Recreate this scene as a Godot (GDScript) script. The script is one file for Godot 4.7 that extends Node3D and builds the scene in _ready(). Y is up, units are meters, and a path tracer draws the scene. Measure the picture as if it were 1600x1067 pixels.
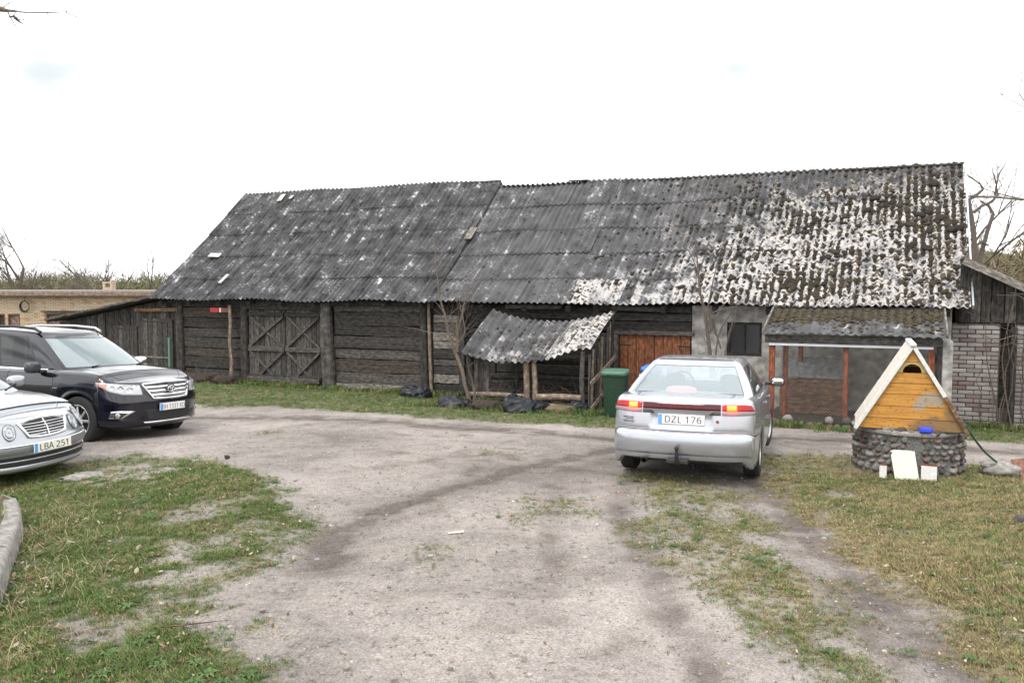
extends Node3D
# A farm yard: long asbestos-roofed log barn, three parked cars, a well house; overcast spring day.

const TH := 0.426372          # the barn's long wall is turned by this much from the picture plane
const EYE := Vector3(0, 2.2, 0)
var barn_frame: Transform3D   # x along the wall, y up from its foot, z towards the yard
var rng := RandomNumberGenerator.new()
var mats := {}
var used_names := {}

# ------------------------------------------------------------------ mesh builder
class MB:
	var v := PackedVector3Array()
	var n := PackedVector3Array()
	var uv := PackedVector2Array()
	var uv2 := PackedVector2Array()
	var c := PackedColorArray()
	var idx := PackedInt32Array()
	var tint := Color.WHITE
	var coloured := false
	func vert(p: Vector3, nn: Vector3, t := Vector2.ZERO) -> int:
		v.append(p); n.append(nn); uv.append(t); c.append(tint)
		return v.size() - 1
	func tri_i(a: int, b: int, d: int) -> void:
		idx.append(a); idx.append(b); idx.append(d)
	func quad(a: Vector3, b: Vector3, d: Vector3, e: Vector3, s := 1.0, off := Vector2.ZERO) -> void:
		var nn := (b - a).cross(e - a)
		if nn.length_squared() < 1e-14: nn = (d - b).cross(e - b)
		nn = nn.normalized()
		var lu := (b - a).length() * s
		var lv := (e - a).length() * s
		var i := vert(a, nn, off); vert(b, nn, off + Vector2(lu, 0)); vert(d, nn, off + Vector2(lu, lv)); vert(e, nn, off + Vector2(0, lv))
		tri_i(i, i + 1, i + 2); tri_i(i, i + 2, i + 3)
	func tri(a: Vector3, b: Vector3, d: Vector3) -> void:
		var nn := (b - a).cross(d - a).normalized()
		var i := vert(a, nn); vert(b, nn, Vector2(1, 0)); vert(d, nn, Vector2(0, 1))
		tri_i(i, i + 1, i + 2)
	# box with small chamfers: c centre, s full size
	func box(ce: Vector3, s: Vector3, b := Basis.IDENTITY, ch := 0.0, off := Vector2.ZERO) -> void:
		var h := s * 0.5
		if ch <= 0.0:
			var p := []
			for k in 8:
				p.append(ce + b * Vector3(h.x * (1 if k & 1 else -1), h.y * (1 if k & 2 else -1), h.z * (1 if k & 4 else -1)))
			quad(p[4], p[5], p[7], p[6], 1.0, off); quad(p[1], p[0], p[2], p[3], 1.0, off)
			quad(p[5], p[1], p[3], p[7], 1.0, off); quad(p[0], p[4], p[6], p[2], 1.0, off)
			quad(p[6], p[7], p[3], p[2], 1.0, off); quad(p[0], p[1], p[5], p[4], 1.0, off)
			return
		ch = minf(ch, minf(h.x, minf(h.y, h.z)) * 0.9)
		# faces
		for ax in 3:
			for sg in [-1.0, 1.0]:
				var a1 := (ax + 1) % 3
				var a2 := (ax + 2) % 3
				var q := []
				for k in [[-1, -1], [1, -1], [1, 1], [-1, 1]]:
					var w := Vector3.ZERO
					w[ax] = sg * h[ax]; w[a1] = k[0] * (h[a1] - ch); w[a2] = k[1] * (h[a2] - ch)
					q.append(ce + b * w)
				quad(q[0], q[1], q[2], q[3], 1.0, off)
		# edges
		for ax in 3:
			var a1 := (ax + 1) % 3
			var a2 := (ax + 2) % 3
			for s1 in [-1.0, 1.0]:
				for s2 in [-1.0, 1.0]:
					var w := [Vector3.ZERO, Vector3.ZERO, Vector3.ZERO, Vector3.ZERO]
					var e0 := Vector3.ZERO
					e0[ax] = -(h[ax] - ch); e0[a1] = s1 * h[a1]; e0[a2] = s2 * (h[a2] - ch)
					var e1 := e0; e1[ax] = -e0[ax]
					var f0 := e0; f0[a1] = s1 * (h[a1] - ch); f0[a2] = s2 * h[a2]
					var f1 := f0; f1[ax] = e1[ax]
					quad(ce + b * e0, ce + b * e1, ce + b * f1, ce + b * f0)
		for k in 8:
			var g := Vector3(1 if k & 1 else -1, 1 if k & 2 else -1, 1 if k & 4 else -1)
			var q := []
			for ax in 3:
				var w := Vector3(g.x * (h.x - ch), g.y * (h.y - ch), g.z * (h.z - ch))
				w[ax] = g[ax] * h[ax]
				q.append(ce + b * w)
			tri(q[0], q[1], q[2])
	# smooth grid of w x h points
	func grid(p: PackedVector3Array, w: int, h: int, uvs := PackedVector2Array(), wrap := false) -> void:
		var base := v.size()
		for j in h:
			for i in w:
				var il := (i - 1 + w - (1 if wrap else 0)) % (w - (1 if wrap else 0)) if wrap else maxi(i - 1, 0)
				var ir := (i + 1) % (w - 1) if wrap else mini(i + 1, w - 1)
				if wrap and i == 0: il = w - 2
				if wrap and i == w - 1: ir = 1; il = w - 2
				var du := p[j * w + ir] - p[j * w + il]
				var dv := p[mini(j + 1, h - 1) * w + i] - p[maxi(j - 1, 0) * w + i]
				var nn := du.cross(dv)
				if nn.length_squared() < 1e-16:
					# degenerate row: borrow the neighbour's direction
					var jj := 1 if j == 0 else h - 2
					du = p[jj * w + ir] - p[jj * w + il]
					nn = du.cross(dv)
				nn = nn.normalized()
				vert(p[j * w + i], nn, uvs[j * w + i] if uvs.size() else Vector2(float(i) / (w - 1), float(j) / (h - 1)))
		for j in h - 1:
			for i in w - 1:
				var a := base + j * w + i
				tri_i(a, a + 1, a + w + 1); tri_i(a, a + w + 1, a + w)
	func tube(path: Array, radii: Array, sides := 6, caps := true, uvs := 1.0) -> void:
		var m := path.size()
		var base := v.size()
		var up := Vector3.UP
		var along := 0.0
		var prev_x := Vector3.ZERO
		for k in m:
			var t: Vector3 = (path[mini(k + 1, m - 1)] - path[maxi(k - 1, 0)])
			t = t.normalized() if t.length_squared() > 1e-12 else Vector3.UP
			var x := prev_x - t * prev_x.dot(t)
			if x.length_squared() < 1e-6:
				x = t.cross(up)
				if x.length_squared() < 1e-3: x = t.cross(Vector3.RIGHT)
			x = x.normalized(); prev_x = x
			var y := t.cross(x)
			if k > 0: along += (path[k] - path[k - 1]).length()
			for s in sides + 1:
				var a := TAU * s / sides
				var d := x * cos(a) + y * sin(a)
				vert(path[k] + d * radii[k], d, Vector2(along * uvs, float(s) / sides * 0.3))
		for k in m - 1:
			for s in sides:
				var a := base + k * (sides + 1) + s
				tri_i(a, a + 1, a + sides + 2); tri_i(a, a + sides + 2, a + sides + 1)
		if caps:
			for k in [0, m - 1]:
				if radii[k] < 0.002: continue
				var d: Vector3 = (path[1] - path[0]) if k == 0 else (path[m - 1] - path[m - 2])
				d = (-d if k == 0 else d).normalized()
				var ce := vert(path[k], d)
				var r0 := v.size()
				for s in sides + 1: vert(v[base + k * (sides + 1) + s], d, Vector2(0.1, 0.1))
				for s in sides: tri_i(ce, r0 + s, r0 + s + 1)
	# lathe: profile of (radius, height) about the local z axis of xf
	func lathe(prof: Array, segs: int, xf := Transform3D.IDENTITY, a0 := 0.0, a1 := TAU) -> void:
		var m := prof.size()
		var pts := PackedVector3Array()
		for k in m:
			for s in segs + 1:
				var a := lerpf(a0, a1, float(s) / segs)
				pts.append(xf * Vector3(prof[k].x * cos(a), prof[k].x * sin(a), prof[k].y))
		grid(pts, segs + 1, m, PackedVector2Array(), is_equal_approx(a1 - a0, TAU))
	# weathered board: length along x, height y, thickness z of xf; wavy edges
	func plank(xf: Transform3D, ln: float, h: float, th: float, r: RandomNumberGenerator, wav := 0.006, seg := 4) -> void:
		var off := Vector2(r.randf() * 7.0, r.randf() * 7.0)
		var top := []
		var bot := []
		var dz := []
		for k in seg + 1:
			top.append(h * 0.5 + r.randf_range(-wav, wav)); bot.append(-h * 0.5 + r.randf_range(-wav, wav)); dz.append(r.randf_range(-wav, wav) * 0.5)
		var e0 := r.randf_range(-wav, wav)
		var bev := minf(0.006, th * 0.3)
		for k in seg:
			var x0 := -ln * 0.5 + ln * k / seg
			var x1 := -ln * 0.5 + ln * (k + 1) / seg
			var f := th * 0.5
			var q := func(x, y, z): return xf * Vector3(x, y, z)
			_uvq(q.call(x0, bot[k] + bev, f + dz[k]), q.call(x1, bot[k + 1] + bev, f + dz[k + 1]), q.call(x1, top[k + 1] - bev, f + dz[k + 1]), q.call(x0, top[k] - bev, f + dz[k]), Vector2(x0, 0), Vector2(x1, h), off)
			_uvq(q.call(x0, top[k] - bev, f + dz[k]), q.call(x1, top[k + 1] - bev, f + dz[k + 1]), q.call(x1, top[k + 1], f - bev), q.call(x0, top[k], f - bev), Vector2(x0, h), Vector2(x1, h + bev), off)
			_uvq(q.call(x0, bot[k], f - bev), q.call(x1, bot[k + 1], f - bev), q.call(x1, bot[k + 1] + bev, f + dz[k + 1]), q.call(x0, bot[k] + bev, f + dz[k]), Vector2(x0, -bev), Vector2(x1, 0), off)
			_uvq(q.call(x0, top[k], f - bev), q.call(x1, top[k + 1], f - bev), q.call(x1, top[k + 1], -f), q.call(x0, top[k], -f), Vector2(x0, h), Vector2(x1, h + th), off)
			_uvq(q.call(x0, bot[k], -f), q.call(x1, bot[k + 1], -f), q.call(x1, bot[k + 1], f - bev), q.call(x0, bot[k], f - bev), Vector2(x0, -th), Vector2(x1, 0), off)
			_uvq(q.call(x1, bot[k + 1], -f), q.call(x0, bot[k], -f), q.call(x0, top[k], -f), q.call(x1, top[k + 1], -f), Vector2(x1, 0), Vector2(x0, h), off)
		for sg in [-1, 1]:
			var x: float = sg * ln * 0.5
			var kk := 0 if sg < 0 else seg
			var p := [xf * Vector3(x, bot[kk], th * 0.5), xf * Vector3(x, bot[kk], -th * 0.5), xf * Vector3(x, top[kk], -th * 0.5), xf * Vector3(x, top[kk], th * 0.5)]
			if sg < 0: p = [p[1], p[0], p[3], p[2]]
			_uvq(p[0], p[1], p[2], p[3], Vector2(0, 0), Vector2(th, h), off)
	func _uvq(a: Vector3, b: Vector3, d: Vector3, e: Vector3, u0: Vector2, u1: Vector2, off: Vector2) -> void:
		var nn := (b - a).cross(e - a)
		nn = nn.normalized() if nn.length_squared() > 1e-14 else (d - b).cross(e - b).normalized()
		var i := vert(a, nn, off + u0); vert(b, nn, off + Vector2(u1.x, u0.y)); vert(d, nn, off + u1); vert(e, nn, off + Vector2(u0.x, u1.y))
		tri_i(i, i + 1, i + 2); tri_i(i, i + 2, i + 3)
	# noisy closed lump
	func lump(ce: Vector3, rad: Vector3, noise: FastNoiseLite, amp: float, seg := 10, rings := 7, b := Basis.IDENTITY, flat_below := -9.0) -> void:
		var pts := PackedVector3Array()
		for j in rings + 1:
			var ph := PI * j / rings
			for i in seg + 1:
				var a := TAU * (i % seg) / seg
				var d := Vector3(sin(ph) * cos(a), cos(ph), sin(ph) * sin(a))
				var k := 1.0 + amp * noise.get_noise_3dv(ce * 37.0 + d * 60.0)
				var q := Vector3(d.x * rad.x, d.y * rad.y, d.z * rad.z) * k
				q.y = maxf(q.y, flat_below)
				pts.append(ce + b * q)
		grid(pts, seg + 1, rings + 1, PackedVector2Array(), true)
	func mesh() -> ArrayMesh:
		for k in range(0, idx.size(), 3):
			var a := v[idx[k]]
			var g := (v[idx[k + 2]] - a).cross(v[idx[k + 1]] - a)
			if g.dot(n[idx[k]] + n[idx[k + 1]] + n[idx[k + 2]]) < 0.0:
				var t := idx[k + 1]
				idx[k + 1] = idx[k + 2]; idx[k + 2] = t
		var arr := []
		arr.resize(Mesh.ARRAY_MAX)
		arr[Mesh.ARRAY_VERTEX] = v; arr[Mesh.ARRAY_NORMAL] = n; arr[Mesh.ARRAY_TEX_UV] = uv; arr[Mesh.ARRAY_INDEX] = idx
		if uv2.size() == v.size(): arr[Mesh.ARRAY_TEX_UV2] = uv2
		if coloured: arr[Mesh.ARRAY_COLOR] = c
		var m := ArrayMesh.new()
		m.add_surface_from_arrays(Mesh.PRIMITIVE_TRIANGLES, arr)
		return m

# ------------------------------------------------------------------ scene helpers
func numbered(called: String) -> String:
	var k: int = used_names.get(called, 0)
	used_names[called] = k + 1
	return called if k == 0 else "%s_%03d" % [called, k]

func thing(called: String, label: String, category: String, xf := Transform3D.IDENTITY, group := "") -> Node3D:
	var o := Node3D.new()
	o.name = numbered(called)
	add_child(o)
	o.transform = xf
	o.set_meta("label", label); o.set_meta("category", category)
	if group: o.set_meta("group", group)
	return o

func part(called: String, mb: MB, m: Material, parent: Node, at := Transform3D.IDENTITY) -> MeshInstance3D:
	var o := MeshInstance3D.new()
	o.name = called
	var me := mb.mesh()
	me.surface_set_material(0, m)
	o.mesh = me
	o.transform = at
	parent.add_child(o, true)
	return o

func part_mesh(called: String, me: Mesh, m: Material, parent: Node, at := Transform3D.IDENTITY) -> MeshInstance3D:
	var o := MeshInstance3D.new()
	o.name = called
	o.mesh = me
	if m: o.material_override = m
	o.transform = at
	parent.add_child(o, true)
	return o

func single(called: String, mb: MB, m: Material, label: String, category: String, xf := Transform3D.IDENTITY, group := "") -> MeshInstance3D:
	var o := part(numbered(called), mb, m, self, xf)
	o.set_meta("label", label); o.set_meta("category", category)
	if group: o.set_meta("group", group)
	return o

func scatter(called: String, me: Mesh, m: Material, xfs: Array, cols: Array, parent: Node) -> MultiMeshInstance3D:
	var mm := MultiMesh.new()
	mm.transform_format = MultiMesh.TRANSFORM_3D
	mm.use_colors = cols.size() > 0
	mm.mesh = me
	mm.instance_count = xfs.size()
	for k in xfs.size():
		mm.set_instance_transform(k, xfs[k])
		if cols.size(): mm.set_instance_color(k, cols[k])
	var o := MultiMeshInstance3D.new()
	o.name = called
	o.multimesh = mm
	o.material_override = m
	parent.add_child(o, true)
	o.set_meta("kind", "stuff")
	return o

func lin(r: float, g: float, b: float, a := 1.0) -> Color:
	var q := Color(r, g, b).linear_to_srgb()
	q.a = a
	return q

func mat(called: String, r: float, g: float, b: float, rough := 0.9, metal := 0.0) -> StandardMaterial3D:
	if mats.has(called): return mats[called]
	var m := StandardMaterial3D.new()
	m.resource_name = called
	m.albedo_color = lin(r, g, b)
	m.roughness = rough
	m.metallic = metal
	mats[called] = m
	return m

func noise(seed_: int, freq: float, type := FastNoiseLite.TYPE_SIMPLEX_SMOOTH, oct := 3) -> FastNoiseLite:
	var f := FastNoiseLite.new()
	f.seed = seed_; f.frequency = freq; f.noise_type = type; f.fractal_octaves = oct
	f.fractal_type = FastNoiseLite.FRACTAL_FBM if oct > 1 else FastNoiseLite.FRACTAL_NONE
	return f

# seamless noise as bytes, stretched from a small picture to size w x h
func noise_bytes(seed_: int, freq: float, w: int, h: int, sw := 0, sh := 0, oct := 3, type := FastNoiseLite.TYPE_SIMPLEX_SMOOTH) -> PackedByteArray:
	var f := noise(seed_, freq, type, oct)
	var im := f.get_seamless_image(sw if sw else w, sh if sh else h)
	im.convert(Image.FORMAT_L8)
	if sw: im.resize(w, h, Image.INTERPOLATE_CUBIC)
	return im.get_data()

func img_tex(im: Image) -> ImageTexture:
	im.generate_mipmaps()
	return ImageTexture.create_from_image(im)

func xf(o: Vector3, yaw := 0.0, pitch := 0.0, roll := 0.0) -> Transform3D:
	return Transform3D(Basis.from_euler(Vector3(pitch, yaw, roll)), o)

# height of the yard: it falls gently to the foot of the barn
var hn := noise(5, 0.35, FastNoiseLite.TYPE_SIMPLEX_SMOOTH, 3)
func ground_y(x: float, z: float) -> float:
	var lz := (x + 5.7706) * -0.41356 + (z + 21.973) * 0.91047
	var t := clampf((10.0 - lz) / 10.0, 0.0, 1.0)
	var y := -0.35 * t
	var far := maxf(0.0, Vector2(x, z + 12.0).length() - 30.0)
	y += hn.get_noise_2d(x, z) * 0.035 * (1.0 - smoothstep(14.0, 30.0, Vector2(x, z + 8.0).length()))
	y -= minf(far * 0.004, 0.6)
	y -= 0.13 * smoothstep(-3.2, -6.6, x) * smoothstep(2.0, 6.5, lz) * smoothstep(-6.5, -9.0, z)   # the parking place lies lower
	return y

func _ready() -> void:
	# ---- camera
	var cam := Camera3D.new()
	cam.name = "camera"
	add_child(cam)
	cam.position = EYE
	cam.rotation = Vector3(-0.065949, 0, 0)
	cam.fov = 43.4184
	cam.near = 0.05
	cam.far = 1500.0
	cam.current = true
	# ---- sky and light: bright even overcast
	var env := Environment.new()
	env.background_mode = Environment.BG_SKY
	var sky := Sky.new()
	var pano := PanoramaSkyMaterial.new()
	pano.panorama = cloud_sky()
	sky.sky_material = pano
	env.sky = sky
	env.background_energy_multiplier = 1.0
	env.tonemap_mode = Environment.TONE_MAPPER_LINEAR
	env.tonemap_exposure = 2.05
	env.sdfgi_enabled = true; env.ssao_enabled = true; env.ssil_enabled = true
	var we := WorldEnvironment.new()
	we.name = "air"
	we.environment = env
	add_child(we)
	var sun := DirectionalLight3D.new()
	sun.name = "sun"
	sun.light_energy = 0.3
	sun.light_angular_distance = 14.0
	sun.light_color = Color(1.0, 0.97, 0.92)
	sun.shadow_enabled = true
	sun.rotation_degrees = Vector3(-58, -35, 0)
	add_child(sun)
	barn_frame = Transform3D(Basis(Vector3.UP, -TH), Vector3(-5.7706, -0.35, -21.973))
	make_materials()
	make_ground()
	make_barn()
	make_kennel()
	make_collapsed_shelter()
	make_side_sheds()
	make_brick_building()
	make_cars()
	make_well()
	make_small_things()
	make_trees()

func cloud_sky() -> ImageTexture:
	var w := 512
	var h := 256
	var im := Image.create(w, h, false, Image.FORMAT_RGBF)
	var f := noise(31, 1.4, FastNoiseLite.TYPE_SIMPLEX_SMOOTH, 4)
	var g := noise(77, 2.3, FastNoiseLite.TYPE_SIMPLEX_SMOOTH, 4)
	for y in h:
		var el := PI * (0.5 - (y + 0.5) / h)
		for x in w:
			var a := TAU * (x + 0.5) / w
			var d := Vector3(cos(a) * cos(el), sin(el), sin(a) * cos(el))
			if el < -0.05:
				im.set_pixel(x, y, Color(0.3, 0.29, 0.27))
				continue
			# clouds lie in flat sheets: look the noise up on a plane above
			var p := Vector3(d.x / (absf(d.y) + 0.25), 0.0, d.z / (absf(d.y) + 0.25))
			var k := f.get_noise_3dv(p) * 0.5 + 0.5
			var gap := smoothstep(0.16, 0.42, g.get_noise_3dv(p * 0.8 + Vector3(3, 1, 7)))
			var b := 0.98 + 0.16 * k
			var c := Color(b, b * 1.0, b * 1.01)
			c = c.lerp(Color(0.425, 0.455, 0.468), gap)
			im.set_pixel(x, y, c)
	return ImageTexture.create_from_image(im)

# ------------------------------------------------------------------ materials
func wood_textures() -> Array:
	var w := 1024
	var h := 1024
	var a := noise_bytes(3, 0.02, w, h, 48, 1024, 3)       # long fibres
	var b := noise_bytes(4, 0.05, w, h, 24, 1024, 2)
	var cgen := noise_bytes(6, 0.012, w, h, 0, 0, 3)
	var d := noise_bytes(9, 0.09, w, h, 128, 1024, 2)
	var crack := noise_bytes(12, 0.022, w, h, 20, 512, 1)
	var al := PackedByteArray(); al.resize(w * h * 3)
	var hi := PackedByteArray(); hi.resize(w * h)
	for k in w * h:
		var fib := a[k] * 0.4 + b[k] * 0.35 + d[k] * 0.25
		var v := 150.0 + (fib - 127.0) * 0.5 + (cgen[k] - 127.0) * 0.4
		var cr := absf(crack[k] - 128.0)
		if cr < 3.0: v *= 0.35 + 0.2 * cr
		v = clampf(v, 18.0, 250.0)
		var warm := (cgen[k] - 128.0) * 0.06
		al[k * 3] = int(clampf(v + 3.0 + warm, 0, 255)); al[k * 3 + 1] = int(v); al[k * 3 + 2] = int(clampf(v - 4.0 - warm, 0, 255))
		hi[k] = int(clampf(fib if cr >= 3.0 else fib * 0.3, 0, 255))
	var ia := Image.create_from_data(w, h, false, Image.FORMAT_RGB8, al)
	var ih := Image.create_from_data(w, h, false, Image.FORMAT_L8, hi)
	return [img_tex(ia), img_tex(ih)]

func blotch_texture(seed_: int, lo: float, hi_: float, w := 512) -> Array:
	var a := noise_bytes(seed_, 0.012, w, w, 0, 0, 4)
	var b := noise_bytes(seed_ + 1, 0.15, w, w, 0, 0, 2)
	var al := PackedByteArray(); al.resize(w * w * 3)
	for k in w * w:
		var t := a[k] / 255.0 * 0.6 + b[k] / 255.0 * 0.4
		var v := int(clampf(lerpf(lo, hi_, t), 0, 255))
		al[k * 3] = v; al[k * 3 + 1] = v; al[k * 3 + 2] = v
	var im := Image.create_from_data(w, w, false, Image.FORMAT_RGB8, al)
	var ih := Image.create_from_data(w, w, false, Image.FORMAT_L8, b)
	return [img_tex(im), img_tex(ih)]

func textured(called: String, r: float, g: float, b: float, rough: float, tex: Array, scale := Vector3.ONE, bump := 0.5, tri := false) -> StandardMaterial3D:
	if mats.has(called): return mats[called]
	var m := mat(called, r, g, b, rough)
	m.albedo_texture = tex[0]
	m.heightmap_enabled = bump > 0.0
	if bump > 0.0:
		m.heightmap_texture = tex[1]
		m.heightmap_scale = bump
	m.uv1_scale = scale
	m.uv1_triplanar = tri
	return m

var wood_tex: Array
var blot: Array
var soft: Array
func make_materials() -> void:
	wood_tex = wood_textures()
	blot = blotch_texture(40, 90, 255)
	soft = blotch_texture(46, 205, 255)
	# weathered wood, dark to pale (texture mean about 0.3 linear, so the colours sit above the base value)
	textured("wood_black", 0.10, 0.094, 0.091, 0.95, wood_tex, Vector3(0.5, 1, 1), 0.6)
	textured("wood_warm", 0.165, 0.138, 0.118, 0.95, wood_tex, Vector3(0.43, 1.1, 1), 0.6)
	textured("wood_dark", 0.132, 0.125, 0.121, 0.95, wood_tex, Vector3(0.5, 1, 1), 0.6)
	textured("wood_grey", 0.235, 0.226, 0.217, 0.95, wood_tex, Vector3(0.5, 1, 1), 0.6)
	textured("wood_pale", 0.56, 0.53, 0.50, 0.95, wood_tex, Vector3(0.5, 1, 1), 0.6)
	textured("wood_brown", 0.50, 0.30, 0.19, 0.9, wood_tex, Vector3(0.5, 1, 1), 0.5)
	textured("wood_rail", 0.62, 0.50, 0.40, 0.95, wood_tex, Vector3(0.5, 1, 1), 0.5)
	textured("door_orange", 0.50, 0.185, 0.08, 0.8, wood_tex, Vector3(0.5, 1, 1), 0.4)
	textured("post_orange", 0.60, 0.17, 0.06, 0.8, wood_tex, Vector3(0.5, 1, 1), 0.4)
	textured("varnish", 1.0, 0.62, 0.16, 0.55, wood_tex, Vector3(0.6, 1.3, 1), 0.3)
	textured("varnish_worn", 0.62, 0.36, 0.14, 0.75, wood_tex, Vector3(0.6, 1.3, 1), 0.4)
	textured("white_board", 0.72, 0.66, 0.58, 0.7, soft, Vector3(2, 2, 2), 0.1, true)
	textured("render_grey", 0.78, 0.755, 0.71, 0.95, blot, Vector3(0.6, 0.6, 0.6), 0.6, true)
	textured("mortar", 0.22, 0.20, 0.18, 0.95, blot, Vector3(3, 3, 3), 0.5, true)
	textured("concrete", 0.62, 0.58, 0.54, 0.95, blot, Vector3(1.5, 1.5, 1.5), 0.6, true)
	textured("earth_dark", 0.13, 0.10, 0.08, 1.0, blot, Vector3(2, 2, 2), 1.0, true)
	textured("wood_old", 0.17, 0.15, 0.135, 1.0, wood_tex, Vector3(0.5, 1, 1), 0.0)  # plain old timber, brown, with the common wood grain
	mat("zinc", 0.55, 0.58, 0.62, 0.45, 0.7)
	mat("iron_dark", 0.035, 0.032, 0.03, 0.6, 0.3)
	textured("rust", 0.42, 0.2, 0.13, 0.85, blot, Vector3(2, 2, 2), 0.3, true)
	var bag := mat("bag_plastic", 0.014, 0.016, 0.022, 0.42)
	bag.metallic_specular = 0.42
	textured("bark", 0.30, 0.25, 0.215, 1.0, blot, Vector3(4, 4, 4), 0.5, true)
	textured("bark_pale", 0.36, 0.29, 0.23, 1.0, blot, Vector3(4, 4, 4), 0.5, true)
	mat("twig", 0.15, 0.118, 0.098, 1.0)

# ------------------------------------------------------------------ ground
const YX := -14.0      # yard map origin and size
const YZ := -25.0
const YS := 28.0
const MN := 280
var m_grass := PackedFloat32Array()
var m_dry := PackedFloat32Array()
var m_dark := PackedFloat32Array()

func sd_poly(p: Vector2, poly: Array) -> float:
	var best := 1e9
	var inside := false
	var n := poly.size()
	var j := n - 1
	for i in n:
		var a: Vector2 = poly[i]
		var b: Vector2 = poly[j]
		var q := Geometry2D.get_closest_point_to_segment(p, a, b)
		best = minf(best, p.distance_squared_to(q))
		if (a.y > p.y) != (b.y > p.y) and p.x < (b.x - a.x) * (p.y - a.y) / (b.y - a.y) + a.x: inside = not inside
		j = i
	return sqrt(best) * (1.0 if inside else -1.0)

func d_line(p: Vector2, l: Array) -> float:
	var best := 1e9
	for i in l.size() - 1:
		best = minf(best, p.distance_squared_to(Geometry2D.get_closest_point_to_segment(p, l[i], l[i + 1])))
	return sqrt(best)

func make_masks() -> void:
	var lawn := [Vector2(-6.6, -11.0), Vector2(-5.65, -11.36), Vector2(-4.85, -11.7), Vector2(-3.93, -11.09), Vector2(-3.0, -9.92), Vector2(-2.27, -9.11), Vector2(-1.86, -8.2), Vector2(-1.78, -7.35), Vector2(-1.85, -6.66), Vector2(-2.02, -6.29), Vector2(-2.1, -5.96), Vector2(-2.0, -5.44), Vector2(-1.62, -5.19), Vector2(-1.42, -4.83), Vector2(-1.35, -4.4), Vector2(-1.3, 2.5), Vector2(-13.5, 2.5), Vector2(-13.5, -8.0), Vector2(-9.0, -9.4)]
	var strip := [Vector2(-11.5, -24.0), Vector2(-8.0, -18.6), Vector2(-6.49, -17.46), Vector2(-4.3, -16.5), Vector2(-2.39, -15.9), Vector2(-1.15, -15.24), Vector2(0.0, -14.75), Vector2(1.52, -14.41), Vector2(2.6, -14.3), Vector2(2.9, -17.0), Vector2(1.2, -20.5), Vector2(-8.0, -25.5)]
	var dry := [Vector2(3.5, -11.9), Vector2(4.83, -11.84), Vector2(6.22, -11.45), Vector2(8.5, -11.1), Vector2(13.8, -9.0), Vector2(13.8, 2.5), Vector2(2.6, 2.5), Vector2(2.76, -4.38), Vector2(2.82, -4.83), Vector2(2.86, -5.29), Vector2(2.9, -6.02), Vector2(2.92, -6.79), Vector2(2.95, -7.61), Vector2(3.02, -8.63), Vector2(3.25, -10.18)]
	var wallgrass := [Vector2(4.6, -15.6), Vector2(4.61, -14.75), Vector2(5.71, -14.35), Vector2(6.47, -13.9), Vector2(7.18, -13.3), Vector2(7.95, -13.2), Vector2(13.8, -12.0), Vector2(13.8, -16.0), Vector2(8.35, -16.5)]
	var mid := [Vector2(1.6, -10.3), Vector2(1.2, -9.13), Vector2(1.3, -7.55), Vector2(1.4, -6.36), Vector2(1.46, -5.39), Vector2(1.5, -4.2), Vector2(2.15, -4.2), Vector2(2.17, -5.6), Vector2(2.2, -6.82), Vector2(2.3, -8.29), Vector2(2.35, -9.54)]
	var tracks := [
		[[Vector2(-1.50, -6.66), Vector2(-1.58, -7.45), Vector2(-1.25, -8.27), Vector2(-0.70, -9.27), Vector2(0.41, -10.97), Vector2(1.52, -12.22)], 0.4, 0.95],
		[[Vector2(-8.5, -16.6), Vector2(-6.64, -16.06), Vector2(-5.54, -15.68), Vector2(-2.72, -15.06), Vector2(0.00, -13.9), Vector2(1.55, -13.2), Vector2(4.40, -13.58), Vector2(5.27, -13.19), Vector2(6.50, -12.67), Vector2(8.47, -12.0), Vector2(13, -11)], 0.5, 0.95],
		[[Vector2(2.85, -9.8), Vector2(2.72, -8.34), Vector2(2.62, -6.82), Vector2(2.6, -5.84), Vector2(2.55, -4.83), Vector2(2.48, -4.0), Vector2(2.4, 1.0)], 0.52, 1.05],
		[[Vector2(1.4, -9.8), Vector2(1.06, -8.24), Vector2(1.05, -6.82), Vector2(1.08, -5.72), Vector2(1.1, -4.67), Vector2(1.15, 1.0)], 0.34, 0.65],
		[[Vector2(-0.2, -10.2), Vector2(0.5, -9.4), Vector2(0.35, -7.2), Vector2(0.3, -6.58)], 0.3, 0.5],
		[[Vector2(-7.5, -13.4), Vector2(-4.6, -13.6), Vector2(-2.0, -13.0), Vector2(0.6, -12.3)], 0.4, 0.35],
	]
	var bare := [[Vector2(-3.11, -8.20), 0.75], [Vector2(-2.63, -7.08), 0.5], [Vector2(-2.49, -6.29), 0.55], [Vector2(3.59, -9.30), 0.35], [Vector2(-4.6, -10.2), 0.9], [Vector2(-2.7, -5.3), 0.5], [Vector2(2.2, -7.2), 0.3]]
	var sparse := [[Vector2(-0.30, -11.6), 0.6, 0.25], [Vector2(0.35, -8.4), 0.9, 0.15], [Vector2(-0.58, -6.90), 0.5, 0.10], [Vector2(-3.6, -13.4), 0.9, 0.25], [Vector2(1.5, -7.5), 0.9, 0.35], [Vector2(-1.2, -12.3), 0.5, 0.12], [Vector2(2.0, -9.6), 0.8, 0.35]]
	var f1 := noise(101, 0.55, FastNoiseLite.TYPE_SIMPLEX_SMOOTH, 4)
	var f2 := noise(102, 1.6, FastNoiseLite.TYPE_SIMPLEX_SMOOTH, 3)
	var f3 := noise(103, 0.9, FastNoiseLite.TYPE_SIMPLEX_SMOOTH, 3)
	m_grass.resize(MN * MN); m_dry.resize(MN * MN); m_dark.resize(MN * MN)
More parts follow.
